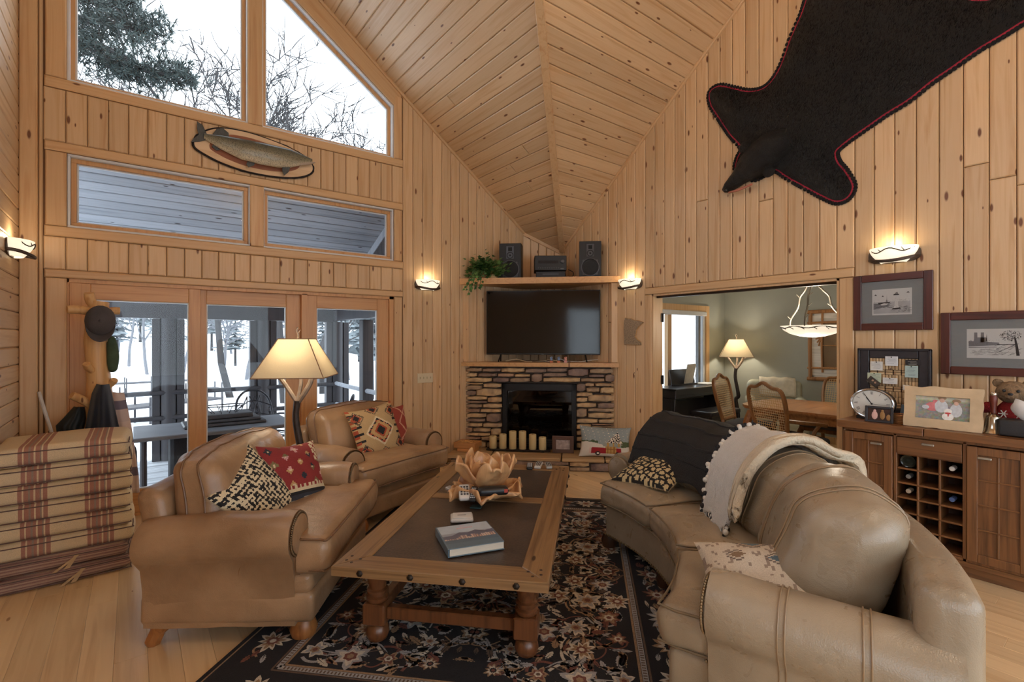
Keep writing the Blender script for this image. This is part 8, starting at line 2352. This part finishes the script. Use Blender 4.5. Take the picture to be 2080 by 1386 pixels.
# ================================================================== MOUNTED FISH
FYp = YA - .02
def fpt(px, py, off=0.0): p = onY(px, py, FYp - off); return p
plq = [fpt(390, 290), fpt(402, 274), fpt(440, 262), fpt(490, 268), fpt(540, 283), fpt(590, 303), fpt(622, 322), fpt(636, 340), fpt(632, 354), fpt(606, 362), fpt(560, 361), fpt(500, 350), fpt(450, 333), fpt(412, 314), fpt(393, 301)]
fc = sum(plq, Vector()) / len(plq)
fish = thing('mounted_fish', 'mounted pike on an oval bark-edged wood slab', 'fish trophy', (fc.x, FYp, fc.z))
L_ = lambda px, py, off=0.0: (lambda p: Vector((p.x - fc.x, -off, p.z - fc.z)))(onY(px, py, FYp - off))
rim = bez([Vector((p.x - fc.x, p.z - fc.z, 0)) for p in plq + plq[:1]], 5)[:-1]
def scl(k): return [(p.x * k, p.y * k) for p in rim]
b = MB(); b.prism(scl(.97), 0, .034, M=Rx(PI / 2)); b.obj('slab', wood('slab_wood', C(226, 196, 158), C(206, 168, 124), None, axis='X', tone=.02, rough=.5, grain=.5), fish, smooth=False)
b = MB(); b.prism(scl(.74), .030, .0352, M=Rx(PI / 2)); b.obj('heartwood', plain('heartwood', C(150, 92, 64), .6, scale=8), fish, smooth=False)
b = MB(); b.tube([(p.x * .985, -.016 , p.y * .985) for p in rim], [.013 + .005 * noise.noise(Vector((i * .9, 0, 0))) for i in range(len(rim))], 7, closed=True); b.obj('bark_edge', plain('dark_bark', C(44, 38, 38), .95, bmp=1.0, bscale=60), fish)
m, nt, bs, out = new_mat('pike_skin')
v = objcoord(nt, (1.6, 1, 1)); vo = nd(nt, 'TexVoronoi', i_Scale=75.0); nt.links.new(v, vo.inputs['Vector']); tc = nd(nt, 'TexCoord'); sp = nd(nt, 'SeparateXYZ'); nt.links.new(tc.outputs['Normal'], sp.inputs[0])
belly = ramp(nt, math_n(nt, 'ADD', math_n(nt, 'MULTIPLY', sp.outputs[2], .5), .5), [(.15, C(180, 174, 160)), (.45, C(120, 118, 104)), (.8, C(62, 66, 62))])
nt.links.new(mixc(nt, 1.0, belly, ramp(nt, vo.outputs[0], [(.15, (.45, .45, .42)), (.5, (1.35, 1.3, 1.15))]), 'MULTIPLY'), bs.inputs['Base Color']); bs.inputs['Roughness'].default_value = .3
pike = MATS['pike_skin']
cl_ = [(414, 276, .03, .024), (426, 281, .04, .036), (448, 289, .055, .064), (490, 303, .07, .096), (530, 312, .075, .104), (565, 319, .075, .102), (590, 322, .07, .09), (606, 324, .062, .066), (620, 325, .052, .04), (634, 327, .045, .018)]
P = []
for (px, py, off, r) in cl_:
    c_ = L_(px, py, off + .02); row = []
    for j in range(18):
        a = 2 * PI * j / 18; row.append((c_.x, c_.y - r * .62 * math.cos(a), c_.z + r * math.sin(a)))
    P.append([Vector(q) for q in row])
Q = []
for i in range(len(P) - 1):
    for k in range(4): Q.append([P[i][j].lerp(P[i + 1][j], k / 4) for j in range(18)])
Q.append(P[-1]); b = MB(); b.grid(Q, closed_v=True); b.add(Q[0], [tuple(range(18))]); b.add(Q[-1], [tuple(range(18))])
bd = b.obj('body', pike, fish)
fin = plain('fin_dark', C(66, 70, 70), .5, var=.3, scale=40, aniso=(3, 1, 1))
def finp(name, pix, off, mat=fin):
    b = MB(); q = [L_(px, py, off) for px, py in pix]; n = len(q)
    b.add([tuple(p + Vector((0, -.003, 0))) for p in q] + [tuple(p + Vector((0, .003, 0))) for p in q], [tuple(range(n)), tuple(range(2 * n - 1, n - 1, -1))] + [(i, n + i, n + (i + 1) % n, (i + 1) % n) for i in range(n)]); b.obj(name, mat, fish, smooth=False)
finp('tail_fin', [(420, 272), (412, 255), (400, 246), (400, 262), (404, 274), (392, 282), (388, 289), (404, 288), (418, 285)], .045)
finp('dorsal_fin', [(432, 272), (440, 262), (452, 260), (464, 270), (466, 282), (440, 280)], .06)
finp('anal_fin', [(434, 292), (448, 304), (440, 306), (430, 298)], .06); finp('pelvic_fin', [(504, 326), (519, 328), (516, 336), (505, 340), (500, 334)], .08); finp('pectoral_fin', [(574, 336), (590, 338), (586, 350), (577, 357), (573, 346)], .09)
b = MB(); e = L_(610, 322, .09); b.sph(e, .011, 10, 8); b.obj('eye', plain('fish_eye', C(180, 150, 70), .15), fish)
b = MB(); a_, c_ = L_(608, 333, .085), L_(640, 330, .075); b.tube([a_, a_.lerp(c_, .6) + Vector((0, 0, -.006)), c_], [.02, .014, .005], 8); b.obj('lower_jaw', plain('jaw_pale', C(176, 160, 144), .4), fish)

# ================================================================== BEAR SKIN
BX = XB - .022
OUT = '1640 0|1630 30|1608 80|1590 130|1570 165|1548 183|1520 188|1490 182|1462 177|1444 188|1446 212|1462 238|1485 272|1508 300|1500 322|1498 345|1530 362|1556 352|1577 344|1600 358|1640 380|1672 397|1700 408|1722 400|1731 378|1716 350|1700 330|1697 308|1722 285|1760 258|1800 230|1845 202|1890 166|1935 135|1985 100|2035 70|2080 42|2130 18|2190 10|2215 -30|2180 -75|2110 -60|2055 -18|2010 2|1960 0|1910 -25|1850 -70|1770 -110|1690 -110|1650 -60'
ol = [onX(float(q.split()[0]), float(q.split()[1]), BX) for q in OUT.split('|')]
bc3 = Vector((BX, sum(p.y for p in ol) / len(ol), sum(p.z for p in ol) / len(ol)))
bear = thing('bear_skin', 'black bear skin with red felt border spread on the panelled wall', 'bear skin', bc3, -PI / 2)
lo = [Vector((-(p.y - bc3.y), p.z - bc3.z, 0)) for p in ol]      # local x to the right, z up
sm = bez(lo + lo[:1], 5)[:-1]
NN = len(sm)
area = sum(sm[i].x * sm[(i + 1) % NN].y - sm[(i + 1) % NN].x * sm[i].y for i in range(NN)) / 2
def off_ring(d, wob=0.0):
    out_ = []
    for i in range(NN):
        t_ = (sm[(i + 1) % NN] - sm[i - 1]).normalized(); n_ = Vector((t_.y, -t_.x, 0)) * (1 if area > 0 else -1); out_.append(sm[i] + n_ * (d + wob * math.sin(i * 1.9)))
    return out_
V2 = [Vector((p.x, p.y)) for p in sm]; E2_ = [(i, (i + 1) % NN) for i in range(NN)]
xs_ = [p.x for p in sm]; ys_ = [p.y for p in sm]; extra = []
def inside(x, y):
    c = False
    for i in range(NN):
        a, b_ = sm[i], sm[i - 1]
        if (a.y > y) != (b_.y > y) and x < (b_.x - a.x) * (y - a.y) / (b_.y - a.y) + a.x: c = not c
    return c
arr = np.array([(p.x, p.y) for p in sm])
def dist(x, y): return float(np.sqrt(((arr - np.array((x, y))) ** 2).sum(1)).min())
gx = min(xs_)
while gx < max(xs_):
    gy = min(ys_)
    while gy < max(ys_):
        if inside(gx, gy) and dist(gx, gy) > .02: extra.append(Vector((gx + .008 * math.sin(gy * 90), gy)))
        gy += .035
    gx += .035
r_ = delaunay_2d_cdt(V2 + extra, E2_, [], 1, 1e-5)
def hgt(x, y): d = dist(x, y); return .012 + .055 * (1 - math.exp(-d / .10)) + .022 * noise.noise(Vector((x * 3.2, y * 3.2, 1))) * min(1, d / .12)
furm, nt, bs, out = new_mat('bear_fur')
v = objcoord(nt, (6, 6, 2.2), rot=(0, .7, 0)); nz = nd(nt, 'TexNoise', i_Scale=30.0, i_Detail=6.0); nt.links.new(v, nz.inputs['Vector'])
nt.links.new(ramp(nt, nz.outputs[0], [(.35, C(3, 3, 4)), (.75, C(18, 19, 22))]), bs.inputs['Base Color']); bs.inputs['Roughness'].default_value = .42; bump(nt, bs, nz.outputs[0], 1.0, .02)
b = MB(); b.add([(p.x, -hgt(p.x, p.y), p.y) for p in r_[0]], [tuple(f) for f in r_[2]])
b.obj('hide', furm, bear, angle=180)
rnd = random.Random(17); fs = MB(); V = []; F = []
pool = extra
flow = Vector((.62, -.0, .78))
for i in range(16000):
    p = rnd.choice(pool); x, y = p.x + rnd.uniform(-.02, .02), p.y + rnd.uniform(-.02, .02)
    d = Vector((flow.x + rnd.gauss(0, .35), -.45 + rnd.gauss(0, .2), flow.z + rnd.gauss(0, .35))).normalized() * rnd.uniform(.02, .04); s_ = Vector((.0016, 0, -.0012)); base = Vector((x, -hgt(x, y) + .004, y)); o_ = len(V)
    V += [tuple(base - s_), tuple(base + s_), tuple(base + d)]; F.append((o_, o_ + 1, o_ + 2))
fs.add(V, F); o = fs.obj('fur', plain('fur_tip', C(6, 6, 8), .8, var=.5, spec=.2), bear, smooth=False); o['kind'] = 'stuff'
felt = plain('red_felt', C(150, 36, 56), .95, bmp=.3, bscale=200); feltb = plain('black_felt', C(18, 16, 18), .95)
ri, ro = off_ring(-.02), off_ring(.014, .004); b = MB()
b.add([(p.x, -.010, p.y) for p in ri] + [(p.x, -.008, p.y) for p in ro], [(i, (i + 1) % NN, NN + (i + 1) % NN, NN + i) for i in range(NN)]); b.obj('red_border', felt, bear, smooth=False)
b = MB(); ro2 = off_ring(.024); acc = 0
for i in range(NN):
    a_, c_ = ro2[i], ro2[(i + 1) % NN]; n_ = max(1, int((c_ - a_).length / .022))
    for k in range(n_):
        p = a_.lerp(c_, k / n_); b.sph((p.x, -.005, p.y), (.018, .007, .018), 7, 4)
o = b.obj('scalloped_edge', feltb, bear); o['kind'] = 'stuff'
def bl(px, py, off): p = onX(px, py, BX - off); return Vector((-(p.y - bc3.y), -off, p.z - bc3.z))
hp_ = [(1610, 282, .10), (1585, 296, .15), (1560, 312, .165), (1538, 330, .155), (1520, 345, .125), (1504, 360, .085), (1490, 373, .064), (1479, 383, .048), (1472, 389, .02)]
cs = bez([bl(a, c_, .02) for a, c_, r in hp_], 4); rs_ = bez([(r, 0, 0) for a, c_, r in hp_], 4); P = []
for i, c_ in enumerate(cs):
    d = (cs[min(i + 1, len(cs) - 1)] - cs[max(i - 1, 0)]).normalized(); w_ = Vector((-d.z, 0, d.x)); row = []
    for j in range(20):
        a = 2 * PI * j / 20; r = rs_[i].x; dep = max(math.sin(a), -.05) * (r * .85 + .03); row.append(c_ + w_ * r * math.cos(a) + Vector((0, -dep, 0)))
    P.append(row)
b = MB(); b.grid(P, closed_v=True); b.add(P[0], [tuple(range(20))]); b.add(P[-1], [tuple(range(20))]); b.v = [tuple(Vector(v_) + noise.noise_vector(Vector(v_) * 22) * .006) if v_[1] < -.03 else v_ for v_ in b.v]; b.obj('head', furm, bear, angle=180)
b = MB(); b.sph(bl(1474, 387, .085), (.024, .02, .02), 12, 8); b.obj('nose', plain('nose_black', C(24, 22, 22), .3), bear)
for (px, py) in ((1512, 300), (1562, 348)):
    b = MB(); b.sph(bl(px, py, .11), (.055, .022, .055), 14, 10); fuzzy(b, 4, .005).obj('ear', furm, bear)
for (px, py) in ((1503, 346), (1520, 362)):
    b = MB(); b.sph(bl(px, py, .12), .008, 8, 6); b.obj('eye', plb, bear)
b = MB(); b.tube([bl(1480, 391, .05), bl(1500, 386, .055), bl(1528, 374, .05)], [.008, .014, .01], 8); b.obj('mouth', plain('mouth_pink', C(176, 110, 90), .5), bear)
